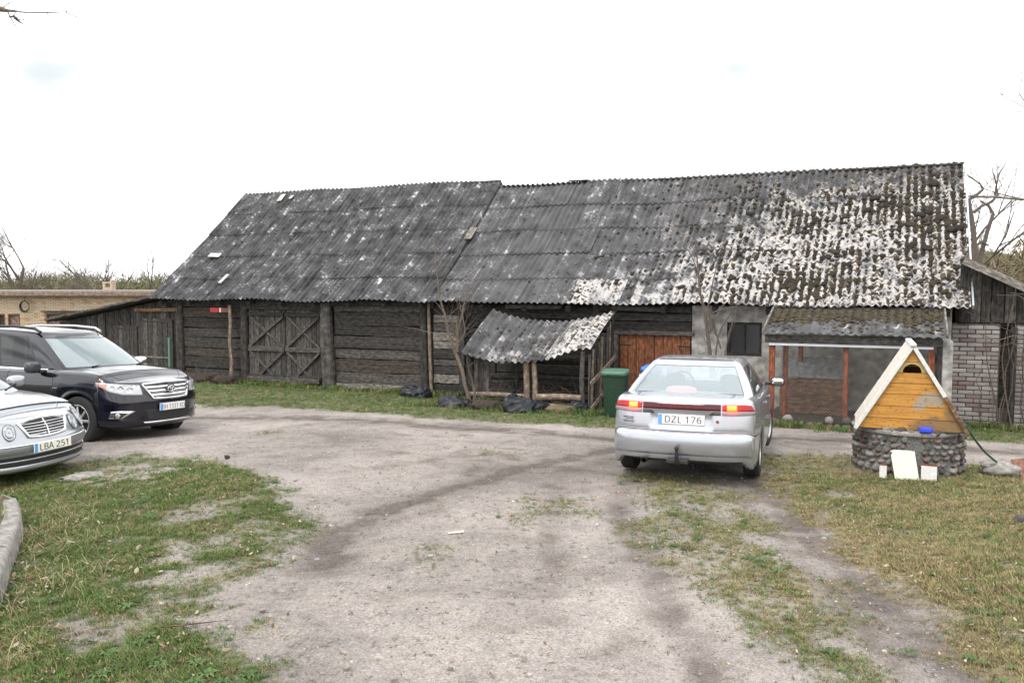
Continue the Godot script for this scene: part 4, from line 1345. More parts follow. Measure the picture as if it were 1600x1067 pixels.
# ------------------------------------------------------------------ sheds at both ends
func make_side_sheds() -> void:
	var r := RandomNumberGenerator.new()
	r.seed = 47
	var s := thing("plank_shed", "low black plank shed with two doors and slanting roof joined to the log barn", "shed", barn_frame)
	var roof := MB.new()
	roof.box(Vector3(-6.3, 1.86, -1.4), Vector3(4.5, 0.05, 3.6), Basis(Vector3(0, 0, 1), 0.163), 0.01)
	var rf := part("roof", roof, mats["wood_dark"], s)
	for k in 5:
		var e := MB.new()
		e.plank(xf(Vector3(-8.05 + k * 0.88, 1.605 + k * 0.1435, 0.42 + r.randf_range(-0.02, 0.03)), 0, 0, 0.163 + r.randf_range(-0.02, 0.02)), 0.92, 0.06, 0.05, r, 0.012)
		part("edge_board", e, mats["wood_grey"], rf)
	var inner := MB.new()
	inner.box(Vector3(-6.0, 0.75, -0.2), Vector3(4.8, 1.5, 0.05)); inner.box(Vector3(-4.7, 1.7, -0.21), Vector3(2.2, 0.7, 0.05))
	inner.box(Vector3(-8.35, 0.7, -1.6), Vector3(0.05, 1.4, 3.0))
	var wall := part("wall", inner, mats["wood_old"], s)
	var x := -8.35
	while x < -3.68:
		var w := r.randf_range(0.12, 0.2)
		var h := 1.48 + (x + 8.35) * 0.163
		var pl := MB.new()
		pl.plank(xf(Vector3(x + w * 0.5, h * 0.5 - 0.05, 0.08 + r.randf_range(-0.01, 0.012)), 0, 0, PI / 2 + r.randf_range(-0.008, 0.008)), h + 0.05, w - 0.012, 0.026, r, 0.004)
		part("plank", pl, mats[["wood_grey", "wood_dark", "wood_dark", "wood_grey", "wood_black"][r.randi() % 5]], wall)
		x += w
	for q in [[-6.0, 0.86, 1.40], [-4.92, 1.12, 1.62]]:
		var n := 6
		var bk := MB.new()
		bk.box(Vector3(q[0] + q[1] * 0.5, q[2] * 0.5, 0.115), Vector3(q[1] - 0.02, q[2] - 0.02, 0.01))
		var dn := part("door", bk, mats["wood_black"], s)
		for k in n:
			var pl := MB.new()
			pl.plank(xf(Vector3(q[0] + q[1] / n * (k + 0.5), q[2] * 0.5, 0.135), 0, 0, PI / 2), q[2], q[1] / n - 0.009, 0.025, r, 0.003)
			part("plank", pl, mats[["wood_grey", "wood_dark"][r.randi() % 2]], dn)
		for yy in [q[2] - 0.08, 0.55]:
			var hg := MB.new()
			hg.box(Vector3(q[0] + q[1] * 0.45, yy, 0.155), Vector3(q[1] * 0.86, 0.04, 0.012), Basis.IDENTITY, 0.003)
			part("hinge", hg, mats["iron_dark"] if yy > 1.0 else mats["wood_rail"], dn)
	var lt := MB.new()
	lt.plank(xf(Vector3(-4.4, 1.86, 0.14), 0, 0, 0.02), 1.6, 0.1, 0.06, r, 0.004)
	part("lintel", lt, mats["wood_brown"], s)
	var corner := MB.new()
	corner.plank(xf(Vector3(-6.42, 0.85, 0.12), 0, 0, PI / 2), 1.75, 0.1, 0.08, r, 0.004)
	part("post", corner, mats["wood_black"], s)
	# green iron pole by the shed door
	var gp := MB.new()
	gp.tube([Vector3(-3.78, -0.05, 0.3), Vector3(-3.80, 1.1, 0.28)], [0.032, 0.032], 8)
	gp.tube([Vector3(-3.80, 1.1, 0.28), Vector3(-3.80, 1.115, 0.28)], [0.042, 0.042], 8)
	single("green_pole", gp, mat("green_paint", 0.10, 0.22, 0.16, 0.6), "faded green iron pole standing by the plank shed door", "pole", barn_frame)
	# ----- right end: silicate brick wall with boarded gable of a lean-to
	var b := thing("brick_annexe", "annexe of pale silicate brick with dark boarded gable at the end of the cowshed", "annexe", barn_frame)
	var core := MB.new()
	core.box(Vector3(15.585, 0.92, -0.13), Vector3(0.79, 1.86, 0.2)); core.box(Vector3(17.6, 0.92, -0.13), Vector3(2.8, 1.86, 0.2))
	core.box(Vector3(16.09, 0.06, -0.13), Vector3(0.24, 0.5, 0.198))
	core.box(Vector3(19.0, 1.0, -3.2), Vector3(0.1, 2.2, 6.4))
	var bw := part("wall", core, mats["mortar"], b)
	var bricks := [mat("brick_a", 0.40, 0.365, 0.35, 0.95), mat("brick_b", 0.32, 0.28, 0.27, 0.95), mat("brick_c", 0.48, 0.45, 0.43, 0.95), mat("brick_d", 0.27, 0.205, 0.19, 0.95)]
	for m in bricks:
		m.albedo_texture = soft[0]; m.uv1_triplanar = true; m.uv1_world_triplanar = true; m.uv1_scale = Vector3(4, 4, 4)
		m.heightmap_enabled = true; m.heightmap_texture = blot[1]; m.heightmap_scale = 0.4
	var meshes := []
	for q in 3:
		var mb := MB.new()
		mb.box(Vector3.ZERO, Vector3([0.246, 0.238, 0.119][q], 0.066, 0.05), Basis.IDENTITY, 0.007)
		meshes.append(mb.mesh())
	for row in 23:
		var y := 0.04 + row * 0.079
		for range_ in [[15.2, 15.97], [16.22, 18.6]]:
			var u: float = range_[0] + (0.0 if row % 2 == 0 else -0.128)
			while u < range_[1]:
				var c := u + 0.128
				var kind := 0 if r.randf() < 0.6 else 1
				if u < range_[0] - 0.01: kind = 2; c = range_[0] + 0.06
				elif u + 0.25 > range_[1] + 0.02: kind = 2; c = u + 0.064
				if c + 0.06 < range_[1] + 0.03 and u < 17.6:
					part_mesh("brick", meshes[kind], bricks[[0, 0, 1, 2, 0, 1, 3][r.randi() % 7]], bw, xf(Vector3(c, y + r.randf_range(-0.003, 0.003), -0.03 + r.randf_range(-0.006, 0.004)), 0, 0, r.randf_range(-0.008, 0.008)))
				u += 0.256
	# doorway post, backing sheet added behind the opening
	var op := MB.new()
	op.plank(xf(Vector3(16.19, 0.9, 0.0), 0, 0, PI / 2), 1.8, 0.09, 0.12, r, 0.006)
	part("door_post", op, mats["wood_dark"], b)
	var vo := MB.new()
	vo.box(Vector3(16.08, 1.05, -0.3), Vector3(0.3, 1.7, 0.05))
	part("added_backing", vo, mats["wood_old"], b)
	var gx := 15.3
	var gw := Node3D.new(); gw.name = "gable"; b.add_child(gw)
	while gx < 18.8:
		var w := r.randf_range(0.14, 0.22)
		var h := 2.93 - (gx - 15.43) * 0.51 - 1.87
		if h > 0.1:
			var pl := MB.new()
			pl.plank(xf(Vector3(gx + w * 0.5, 1.87 + h * 0.5, -0.03 + r.randf_range(-0.01, 0.01)), 0, 0, PI / 2), h, w - 0.012, 0.026, r, 0.004)
			part("plank", pl, mats[["wood_dark", "wood_black", "wood_grey", "wood_dark"][r.randi() % 4]], gw)
		gx += w
	var gin := MB.new()
	gin.box(Vector3(16.2, 2.1, -0.12), Vector3(1.9, 0.6, 0.03)); gin.box(Vector3(15.7, 2.5, -0.12), Vector3(0.7, 0.5, 0.03))  # backing added so no light shows between the gable boards
	part("added_backing", gin, mats["wood_old"], b)
	var ro := MB.new()
	ro.box(Vector3(17.2, 2.08, -1.5), Vector3(4.2, 0.06, 3.5), Basis(Vector3(0, 0, 1), -0.472), 0.01)
	var rr := part("roof", ro, mats["wood_dark"], b)
	var vb := MB.new()
	vb.plank(xf(Vector3(17.2, 2.03, 0.28), 0, 0, -0.472), 4.2, 0.13, 0.04, r, 0.006, 6)
	part("verge_board", vb, mats["wood_pale"], rr)

# ------------------------------------------------------------------ yellow brick building behind
func make_brick_building() -> void:
	var S := 512
	var im := Image.create(S, S, false, Image.FORMAT_RGB8)
	var r := RandomNumberGenerator.new()
	r.seed = 5
	im.fill(Color(0.62, 0.54, 0.46))
	var rows := 16
	var per := 8
	for j in rows:
		for i in per + 1:
			var t := r.randf()
			var c := Color(0.81, 0.72, 0.60).lerp(Color(0.87, 0.80, 0.70), t)
			if r.randf() < 0.2: c = Color(0.78, 0.61, 0.47)
			var x := int(i * S / per - (S / per / 2 if j % 2 else 0))
			im.fill_rect(Rect2i(x + 3, j * S / rows + 3, S / per - 6, S / rows - 6), c)
	var m := mat("yellow_brick", 0.74, 0.74, 0.74, 0.95)
	m.albedo_texture = img_tex(im)
	m.uv1_scale = Vector3(0.5, 0.8, 1)      # far bricks: 2 m by 1.25 m of wall to a tile
	var o := thing("brick_building", "long low yellow brick outbuilding with flat roof behind the black car", "building", Transform3D(Basis(Vector3.UP, -0.02), Vector3(-22.0, -0.7, -43.0)))
	var w := MB.new()
	# wall with three openings, built as piers and bands
	var top := 2.35
	var spans := [[-12.0, -3.9], [-3.5, -3.35], [-2.75, -1.4], [0.05, 4.6]]
	for q in spans: w.quad(Vector3(q[0], 0, 0), Vector3(q[1], 0, 0), Vector3(q[1], top, 0), Vector3(q[0], top, 0))
	for q in [[-3.9, -3.5], [-3.35, -2.75], [-1.4, 0.05]]:
		w.quad(Vector3(q[0], 1.45, 0), Vector3(q[1], 1.45, 0), Vector3(q[1], top, 0), Vector3(q[0], top, 0))
	w.box(Vector3(-3.7, top * 0.5, -3.2), Vector3(16.5, top, 5.6))
	part("wall", w, m, o)
	var rf := MB.new()
	rf.box(Vector3(-3.7, top + 0.1, -2.8), Vector3(17.0, 0.22, 6.4), Basis.IDENTITY, 0.02)
	part("roof", rf, textured("old_red_trim", 0.50, 0.36, 0.31, 0.9, blot, Vector3(0.5, 0.5, 0.5), 0.2, true), o)
	var tar := MB.new()
	tar.box(Vector3(-3.7, top + 0.24, -2.9), Vector3(16.9, 0.05, 6.0), Basis.IDENTITY, 0.01)
	part("roofing_felt", tar, mats["concrete"], o)
	var ch := MB.new()
	for q in [[0.0, 0.16, 0.52, 0.14], [-0.19, 0.32, 0.14, 0.2], [0.19, 0.32, 0.14, 0.2], [0.0, 0.46, 0.56, 0.09]]:
		ch.box(Vector3(0.85 + q[0], top + 0.2 + q[1], -2.0), Vector3(q[2], q[3], 0.4), Basis.IDENTITY, 0.01)
	part("chimney", ch, m, o)
	for q in [[-3.7, 0.4, "wood_old"], [-3.05, 0.6, "old_red_trim"], [-0.675, 1.45, "old_red_trim"]]:
		var fr := MB.new()
		fr.box(Vector3(q[0], 0.72, -0.12), Vector3(q[1], 1.44, 0.03))
		var d := part("door" if q[1] > 1.0 else "window", fr, mats[q[2]], o)
		var f2 := MB.new()
		f2.box(Vector3(q[0], 1.42, -0.05), Vector3(q[1] + 0.02, 0.06, 0.12)); f2.box(Vector3(q[0] - q[1] * 0.5 + 0.02, 0.7, -0.05), Vector3(0.05, 1.4, 0.12)); f2.box(Vector3(q[0] + q[1] * 0.5 - 0.02, 0.7, -0.05), Vector3(0.05, 1.4, 0.12))
		part("frame", f2, mats["wood_brown"], d)
	var lb := MB.new()
	lb.box(Vector3(-0.5, 1.58, 0.12), Vector3(2.1, 0.07, 0.3), Basis.IDENTITY, 0.01)
	part("canopy_board", lb, mats["wood_grey"], o)
	# coil of wire on the wall
	var co := thing("wire_coil", "coil of dark wire hanging on the yellow brick wall", "wire coil", Transform3D(Basis.IDENTITY, Vector3(-24.35, 1.15, -42.86)))
	for k in 5:
		var t := MB.new()
		var path := []
		var rad := []
		for q in 15:
			var a := TAU * q / 14
			path.append(Vector3(cos(a) * (0.2 + 0.012 * k), sin(a) * (0.25 + 0.01 * k) - 0.01 * k, 0.02 * k)); rad.append(0.014)
		t.tube(path, rad, 4, false)
		part("loop", t, mats["iron_dark"], co)
	var hk := MB.new()
	hk.tube([Vector3(0, 0.22, 0.04), Vector3(0.01, 0.5, -0.02)], [0.02, 0.012], 4)
	part("hook", hk, mats["iron_dark"], co)

# ------------------------------------------------------------------ cars
# A body is a skin of stations round the outline (rear cap, side, front cap) and rows from sill to shoulder.
class Car:
	var L := 4.6
	var sill := 0.2
	var rc := 0.4
	var rn := 2.8
	var fc := 0.45
	var fn := 2.6
	var wt := []
	var top := []
	var rows := []          # [side fraction, side inset, rear height, rear inset, front height, front inset]
	var arches := []        # [l, radius, axle height]
	var st := []            # stations: [kind 0 rear / 1 side / 2 front, value, arch on]
	var dent: Callable      # extra inset(kind, s, h)
	func tab(t: Array, x: float) -> float:
		if x <= t[0][0]: return t[0][1]
		for k in t.size() - 1:
			if x <= t[k + 1][0]:
				var f: float = (x - t[k][0]) / (t[k + 1][0] - t[k][0])
				var p0: float = t[maxi(k - 1, 0)][1]
				var p3: float = t[mini(k + 2, t.size() - 1)][1]
				var s: float = lerpf(t[k][1], t[k + 1][1], f)
				return lerpf(s, cubic_interpolate(t[k][1], t[k + 1][1], p0, p3, f), 0.6)
		return t[t.size() - 1][1]
	func to3(l: float, h: float, s: float) -> Vector3:
		return Vector3(s, h, L * 0.5 - l)
	# outline point: [l, s, nl, ns]
	func outline(kind: int, v: float) -> Array:
		if kind == 1:
			var w := tab(wt, v)
			var d := (tab(wt, v + 0.02) - tab(wt, v - 0.02)) / 0.04
			var q := Vector2(-d, 1.0).normalized()
			return [v, w, q.x, q.y]
		var c := rc if kind == 0 else fc
		var n := rn if kind == 0 else fn
		var W := tab(wt, rc) if kind == 0 else tab(wt, L - fc)
		var th := v * PI * 0.5
		var sx := pow(maxf(sin(th), 0.0), 2.0 / n)
		var cx := pow(maxf(cos(th), 0.0), 2.0 / n)
		var g := Vector2(pow(cx, n - 1.0) / c, pow(sx, n - 1.0) / W)
		if v >= 0.9999: g = Vector2(0, 1)
		g = g.normalized()
		if kind == 0: return [c * (1.0 - cx), W * sx, -g.x, g.y]
		return [L - c * (1.0 - cx), W * sx, g.x, g.y]
	func lat(kind: int, s: float) -> float:      # lateral distance -> outline value on a cap
		var n := rn if kind == 0 else fn
		var W := tab(wt, rc) if kind == 0 else tab(wt, L - fc)
		return asin(pow(clampf(absf(s) / W, 0, 1), n * 0.5)) / (PI * 0.5)
	func row_hi(kind: int, v: float, j: int, arch: bool) -> Vector2:   # height, inset
		var o := outline(kind, v)
		var l: float = o[0]
		var rw: Array = rows[j]
		var yt := tab(top, l)
		var h := lerpf(sill, yt, rw[0])
		var ins: float = rw[1]
		if arch:
			for a in arches:
				var d := absf(l - a[0])
				if d <= a[1] + 1e-4:
					var ya: float = a[2] + sqrt(maxf(a[1] * a[1] - d * d, 0.0))
					var ym := minf(a[2] + a[1] + 0.13, yt - 0.06)
					if h < ym: h = ya + (h - sill) * (ym - ya) / (ym - sill)
					ins -= 0.012 * (1.0 - clampf((h - ya) / 0.09, 0.0, 1.0)) if rw[1] < 0.05 else 0.0
		if kind != 1:
			var w := 1.0 - smoothstep(0.62, 1.0, v)
			h = lerpf(h, rw[2] if kind == 0 else rw[4], w)
			ins = lerpf(ins, rw[3] if kind == 0 else rw[5], w)
		return Vector2(h, ins)
	func pt(kind: int, v: float, j: int, arch: bool, extra := 0.0) -> Vector3:
		var o := outline(kind, v)
		var hi := row_hi(kind, v, j, arch)
		var ins := hi.y + extra
		if dent.is_valid(): ins += dent.call(kind, o[1], hi.x)
		return to3(o[0] - o[2] * ins, hi.x, maxf(o[1] - o[3] * ins, 0.0))
	# point on a cap at signed outline value a and height h, lifted by out; [point, normal]
	func cap(kind: int, a: float, h: float, out := 0.0) -> Array:
		var v := absf(a)
		var o := outline(kind, v)
		var ins := 0.0
		var prev := row_hi(kind, v, 1, false)
		ins = prev.y
		for j in range(2, rows.size()):
			var cur := row_hi(kind, v, j, false)
			if h <= cur.x or j == rows.size() - 1:
				ins = lerpf(prev.y, cur.y, clampf((h - prev.x) / maxf(cur.x - prev.x, 1e-4), 0, 1))
				break
			prev = cur
		if dent.is_valid(): ins += dent.call(kind, o[1], h)
		ins -= out
		var sg := -1.0 if a < 0 else 1.0
		var p := to3(o[0] - o[2] * ins, h, maxf(o[1] - o[3] * ins, 0.0) * sg)
		return [p, Vector3(o[3] * sg, 0, -o[2]).normalized()]

var car_mats_ready := false
func car_materials() -> void:
	var si := mat("paint_silver", 0.45, 0.47, 0.51, 0.22, 0.70)
	si.clearcoat_enabled = true; si.clearcoat = 0.6; si.clearcoat_roughness = 0.08
	var s2 := mat("paint_silver_warm", 0.38, 0.395, 0.42, 0.24, 0.68)
	s2.clearcoat_enabled = true; s2.clearcoat = 0.8; s2.clearcoat_roughness = 0.06
	var bk := mat("paint_black", 0.004, 0.005, 0.012, 0.16, 0.0)
	bk.clearcoat_enabled = true; bk.clearcoat = 0.9; bk.clearcoat_roughness = 0.03
	bk.metallic_specular = 0.4
	mat("chrome", 0.80, 0.81, 0.83, 0.12, 1.0)
	mat("trim_black", 0.015, 0.015, 0.016, 0.55)
	mat("tyre_rubber", 0.018, 0.018, 0.018, 0.85)
	mat("alloy", 0.55, 0.56, 0.58, 0.35, 0.8)
	mat("cabin_cloth", 0.055, 0.055, 0.06, 0.95)
	var gl := mat("car_glass", 0.58, 0.70, 0.74, 0.03, 0.32)  # pale base colour paints a milky brightness in place of reflected sky
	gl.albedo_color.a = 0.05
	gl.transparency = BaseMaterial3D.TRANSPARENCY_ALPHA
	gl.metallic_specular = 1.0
	var gd := mat("tinted_glass", 0.02, 0.022, 0.025, 0.03, 0.0)
	gd.albedo_color.a = 0.72
	gd.transparency = BaseMaterial3D.TRANSPARENCY_ALPHA
	var ln := mat("lamp_lens", 0.9, 0.92, 0.93, 0.05, 0.0)
	ln.albedo_color.a = 0.16
	ln.transparency = BaseMaterial3D.TRANSPARENCY_ALPHA
	mat("lens_red", 0.33, 0.008, 0.010, 0.12)
	mat("lens_dark_red", 0.065, 0.003, 0.006, 0.10)
	mat("lens_smoke", 0.06, 0.06, 0.062, 0.12)
	mat("lens_white", 0.22, 0.19, 0.20, 0.15)
	mat("lens_amber", 0.75, 0.12, 0.05, 0.15)
	var br := mat("brake_glow", 1.0, 0.45, 0.1, 0.3)
	br.emission_enabled = true; br.emission = Color(1.0, 0.30, 0.03); br.emission_energy_multiplier = 0.75
	mat("plate_white", 0.78, 0.78, 0.76, 0.4)
	mat("plate_cream", 0.80, 0.79, 0.68, 0.4)
	mat("plate_blue", 0.10, 0.32, 0.72, 0.4)
	mat("ink", 0.03, 0.03, 0.035, 0.6)

# skin of the lower body split by classify(kind, l, s, h, i, j) into named meshes
func car_skin(c: Car, classify: Callable) -> Dictionary:
	var ns := c.st.size()
	var nr := c.rows.size()
	var P := []
	for i in ns:
		var col := PackedVector3Array()
		for j in nr: col.append(c.pt(c.st[i][0], c.st[i][1], j, c.st[i][2]))
		P.append(col)
	var N := []
	for i in ns:
		var col := PackedVector3Array()
		for j in nr:
			var du: Vector3 = P[mini(i + 1, ns - 1)][j] - P[maxi(i - 1, 0)][j]
			if i == 0: du = Vector3(du.x, 0, 0)
			if i == ns - 1: du = Vector3(du.x, 0, 0)
			var dv: Vector3 = P[i][mini(j + 1, nr - 1)] - P[i][maxi(j - 1, 0)]
			var nn := dv.cross(du)
			if nn.length_squared() < 1e-12: nn = Vector3(1, 0, 0)
			nn = nn.normalized()
			var o := c.outline(c.st[i][0], c.st[i][1])
			if nn.dot(Vector3(o[3], 0.05, -o[2])) < 0.0: nn = -nn
			col.append(nn)
		N.append(col)
	var out := {}
	for i in ns - 1:
		for j in nr - 1:
			var a: Vector3 = P[i][j]
			var b: Vector3 = P[i + 1][j + 1]
			var ce := (a + b) * 0.5
			var key: String = classify.call(c.st[i][0] if c.st[i][0] == c.st[i + 1][0] else 1, c.L * 0.5 - ce.z, ce.x, ce.y, i, j)
			if key == "": continue
			for sg in [1.0, -1.0]:
				var name_: String = key
				if key.begins_with("door") or key.begins_with("fender"): name_ = key + ("+" if sg > 0 else "-")
				if not out.has(name_): out[name_] = MB.new()
				var mb: MB = out[name_]
				var ids := []
				for q in [[0, 0], [1, 0], [1, 1], [0, 1]]:
					var p: Vector3 = P[i + q[0]][j + q[1]]
					if key == "gap": p = c.pt(c.st[i + q[0]][0], c.st[i + q[0]][1], j + q[1], c.st[i + q[0]][2], 0.016)
					var nn: Vector3 = N[i + q[0]][j + q[1]]
					ids.append(mb.vert(Vector3(p.x * sg, p.y, p.z), Vector3(nn.x * sg, nn.y, nn.z)))
				mb.tri_i(ids[0], ids[1], ids[2]); mb.tri_i(ids[0], ids[2], ids[3])
	# upper surface: bonnet, deck
	return out

# bonnet / deck between the shoulders; qs are the cross positions
func car_top(c: Car, crown: Array, l0: float, l1: float, qs: Array, gap_q: float, out: Dictionary, key: String) -> void:
	var nr := c.rows.size() - 1
	var E := []
	for s in c.st:
		var p := c.pt(s[0], s[1], nr, s[2])
		var l := c.L * 0.5 - p.z
		if l < l0 - 1e-4 or l > l1 + 1e-4: continue
		E.append([p, l])
	var w := qs.size()
	var pts := []
	for e in E:
		var row := PackedVector3Array()
		for q in qs:
			var p: Vector3 = e[0]
			var k: float = p.x / c.tab(c.wt, c.L * 0.5)
			var qq := absf(q)
			row.append(Vector3(p.x * q, p.y + c.tab(crown, e[1]) * (1.0 - pow(qq, 2.2)) * clampf(k * k, 0, 1), p.z))
		pts.append(row)
	var n := pts.size()
	for name_ in [key, "gap"]:
		if not out.has(name_): out[name_] = MB.new()
	for i in n - 1:
		for j in w - 1:
			var qm := absf((qs[j] + qs[j + 1]) * 0.5)
			var is_gap: bool = gap_q > 0.0 and absf(qm - gap_q) < 0.012
			var body: bool = gap_q > 0.0 and qm > gap_q
			var mb: MB = out["gap"] if is_gap else out["body"] if body else out[key]
			var ids := []
			for q in [[0, 0], [1, 0], [1, 1], [0, 1]]:
				var ii: int = i + q[0]
				var jj: int = j + q[1]
				var du: Vector3 = pts[ii][mini(jj + 1, w - 1)] - pts[ii][maxi(jj - 1, 0)]
				var dv: Vector3 = pts[mini(ii + 1, n - 1)][jj] - pts[maxi(ii - 1, 0)][jj]
				var nn := du.cross(dv).normalized()
				if nn.y < 0: nn = -nn
				if nn.length_squared() < 0.5: nn = Vector3.UP
				ids.append(mb.vert(pts[ii][jj] - (Vector3(0, 0.014, 0) if is_gap else Vector3.ZERO), nn))
			mb.tri_i(ids[0], ids[1], ids[2]); mb.tri_i(ids[0], ids[2], ids[3])

# greenhouse: g = {bottom: [lr, lf, W, cr, cf], top: [...], n, hb: table, ht, arch, bulge}; classify(kind, v, t) -> name
func car_cabin(c: Car, g: Dictionary, stations: Array, ts: Array, classify: Callable, out: Dictionary) -> void:
	var ol := func(o: Array, kind: int, v: float) -> Array:
		var n: float = g.n
		if kind == 1:
			return [lerpf(o[0] + o[3], o[1] - o[4], v), o[2] + o[5] * 4.0 * v * (1.0 - v), 0.0, 1.0]
		var th := v * PI * 0.5
		var sx := pow(maxf(sin(th), 0.0), 2.0 / n)
		var cx := pow(maxf(cos(th), 0.0), 2.0 / n)
		var cc: float = o[3] if kind == 0 else o[4]
		var gr := Vector2(pow(cx, n - 1.0) / cc, pow(sx, n - 1.0) / o[2]).normalized() if v < 0.999 else Vector2(0, 1)
		if kind == 0: return [o[0] + cc * (1.0 - cx), o[2] * sx, -gr.x, gr.y]
		return [o[1] - cc * (1.0 - cx), o[2] * sx, gr.x, gr.y]
	var rim := [[0.018, 0.020], [0.05, 0.036], [0.11, 0.046]]
	var lm: float = (g.top[0] + g.top[1]) * 0.5
	var lh: float = (g.top[1] - g.top[0]) * 0.5
	var P := []
	for s in stations:
		var b: Array = ol.call(g.bottom, s[0], s[1])
		var t_: Array = ol.call(g.top, s[0], s[1])
		var col := PackedVector3Array()
		for t in ts:
			var bl: float = g.bulge * 4.0 * t * (1.0 - t)
			var l: float = lerpf(b[0], t_[0], t) + b[2] * bl
			var ss: float = lerpf(b[1], t_[1], t) + b[3] * bl
			var hb: float = c.tab(g.hb, b[0])
			var ht: float = g.ht - g.arch * pow((t_[0] - lm) / lh, 2.0)
			col.append(c.to3(l, lerpf(hb, ht, t), ss))
		for r in rim:
			var l2: float = t_[0] - t_[2] * r[0]
			var ht2: float = g.ht - g.arch * pow((l2 - lm) / lh, 2.0)
			col.append(c.to3(l2, ht2 + r[1], maxf(t_[1] - t_[3] * r[0], 0.0)))
		P.append(col)
	var ns := stations.size()
	var nt := ts.size() + rim.size()
	for i in ns - 1:
		for j in nt - 1:
			var key: String = "roof" if j >= ts.size() - 1 else classify.call(stations[i][0] if stations[i][0] == stations[i + 1][0] else 1, (stations[i][1] + stations[i + 1][1]) * 0.5, (ts[j] + ts[j + 1]) * 0.5)
			if key == "": continue
			for sg in [1.0, -1.0]:
				var name_ := key + ("+" if sg > 0 else "-") if key.begins_with("side") else key
				if not out.has(name_): out[name_] = MB.new()
				var mb: MB = out[name_]
				var ids := []
				for q in [[0, 0], [1, 0], [1, 1], [0, 1]]:
					var ii: int = i + q[0]
					var jj: int = j + q[1]
					var du: Vector3 = P[mini(ii + 1, ns - 1)][jj] - P[maxi(ii - 1, 0)][jj]
					if ii == 0 or ii == ns - 1: du = Vector3(du.x, 0, 0)
					var dv: Vector3 = P[ii][mini(jj + 1, nt - 1)] - P[ii][maxi(jj - 1, 0)]
					var nn := dv.cross(du).normalized()
					var p: Vector3 = P[ii][jj]
					if nn.dot(Vector3(p.x, 0.3, p.z)) < 0: nn = -nn
					ids.append(mb.vert(Vector3(p.x * sg, p.y, p.z), Vector3(nn.x * sg, nn.y, nn.z)))
				mb.tri_i(ids[0], ids[1], ids[2]); mb.tri_i(ids[0], ids[2], ids[3])
	# roof panel
	var mb: MB = out["roof"]
	var K := 10
	var pts := PackedVector3Array()
	for i in ns:
		var e: Vector3 = P[i][nt - 1]
		for k in K + 1:
			var q := -1.0 + 2.0 * k / K
			var f := clampf(e.x / (g.top[2] as float), 0, 1)
			pts.append(Vector3(e.x * q, e.y + g.crown * (1.0 - q * q) * f * f, e.z))
	var base := mb.v.size()
	mb.grid(pts, K + 1, ns)
	for k in range(base, mb.v.size()):
		if mb.n[k].y < 0.0: mb.n[k] = -mb.n[k]
		if mb.n[k].y < 0.3: mb.n[k] = Vector3.UP

# patch on a cap between a lower and an upper edge, each a list of (s, h)
func cap_patch(c: Car, kind: int, lower: Array, upper: Array, out: float, rows := 4, by_a := false, rim := 0.004) -> MB:
	var mb := MB.new()
	var n := lower.size()
	var fine := 4
	var w := (n - 1) * fine + 1
	var pts := PackedVector3Array()
	for j in rows + 3:
		var jj := clampi(j - 1, 0, rows)
		for i in w + 2:
			var ii := clampi(i - 1, 0, w - 1)
			var k := mini(ii / fine, n - 2)
			var f := float(ii - k * fine) / fine
			var lo: Vector2 = (lower[k] as Vector2).lerp(lower[k + 1], f)
			var hi: Vector2 = (upper[k] as Vector2).lerp(upper[k + 1], f)
			var p := lo.lerp(hi, float(jj) / rows)
			var a := p.x if by_a else signf(p.x) * c.lat(kind, p.x)
			var edge := j == 0 or j == rows + 2 or i == 0 or i == w + 1
			pts.append(c.cap(kind, a, p.y, -rim if edge else out)[0])
	mb.grid(pts, w + 2, rows + 3)
	return mb

func add_text(text: String, size: float, m: Material, parent: Node, at: Transform3D, depth := 0.003, called := "lettering", stretch := 1.0) -> void:
	var t := TextMesh.new()
	var f := SystemFont.new()
	f.font_names = PackedStringArray(["Droid Sans"])
	t.font = f
	t.text = text
	t.font_size = 48
	t.pixel_size = size / 48.0
	t.depth = depth
	part_mesh(called, t, m, parent, at * Transform3D(Basis().scaled(Vector3(stretch, 1, 1)), Vector3.ZERO))

func number_plate(parent: Node, at: Transform3D, text: String, base: Material, ink: Material, stretch := 1.0, bold := 0.0) -> void:
	var mb := MB.new()
	mb.box(Vector3.ZERO, Vector3(0.52, 0.112, 0.012), Basis.IDENTITY, 0.003)
	var p := part("number_plate", mb, base, parent, at)
	var bl := MB.new()
	bl.box(Vector3(-0.235, 0, 0.0065), Vector3(0.044, 0.104, 0.003), Basis.IDENTITY, 0.0008)
	part("country_band", bl, mats["plate_blue"], p)
	add_text(text, 0.105, ink, p, Transform3D(Basis.IDENTITY, Vector3(0.02, -0.003, 0.0075)), 0.002, "lettering", stretch)

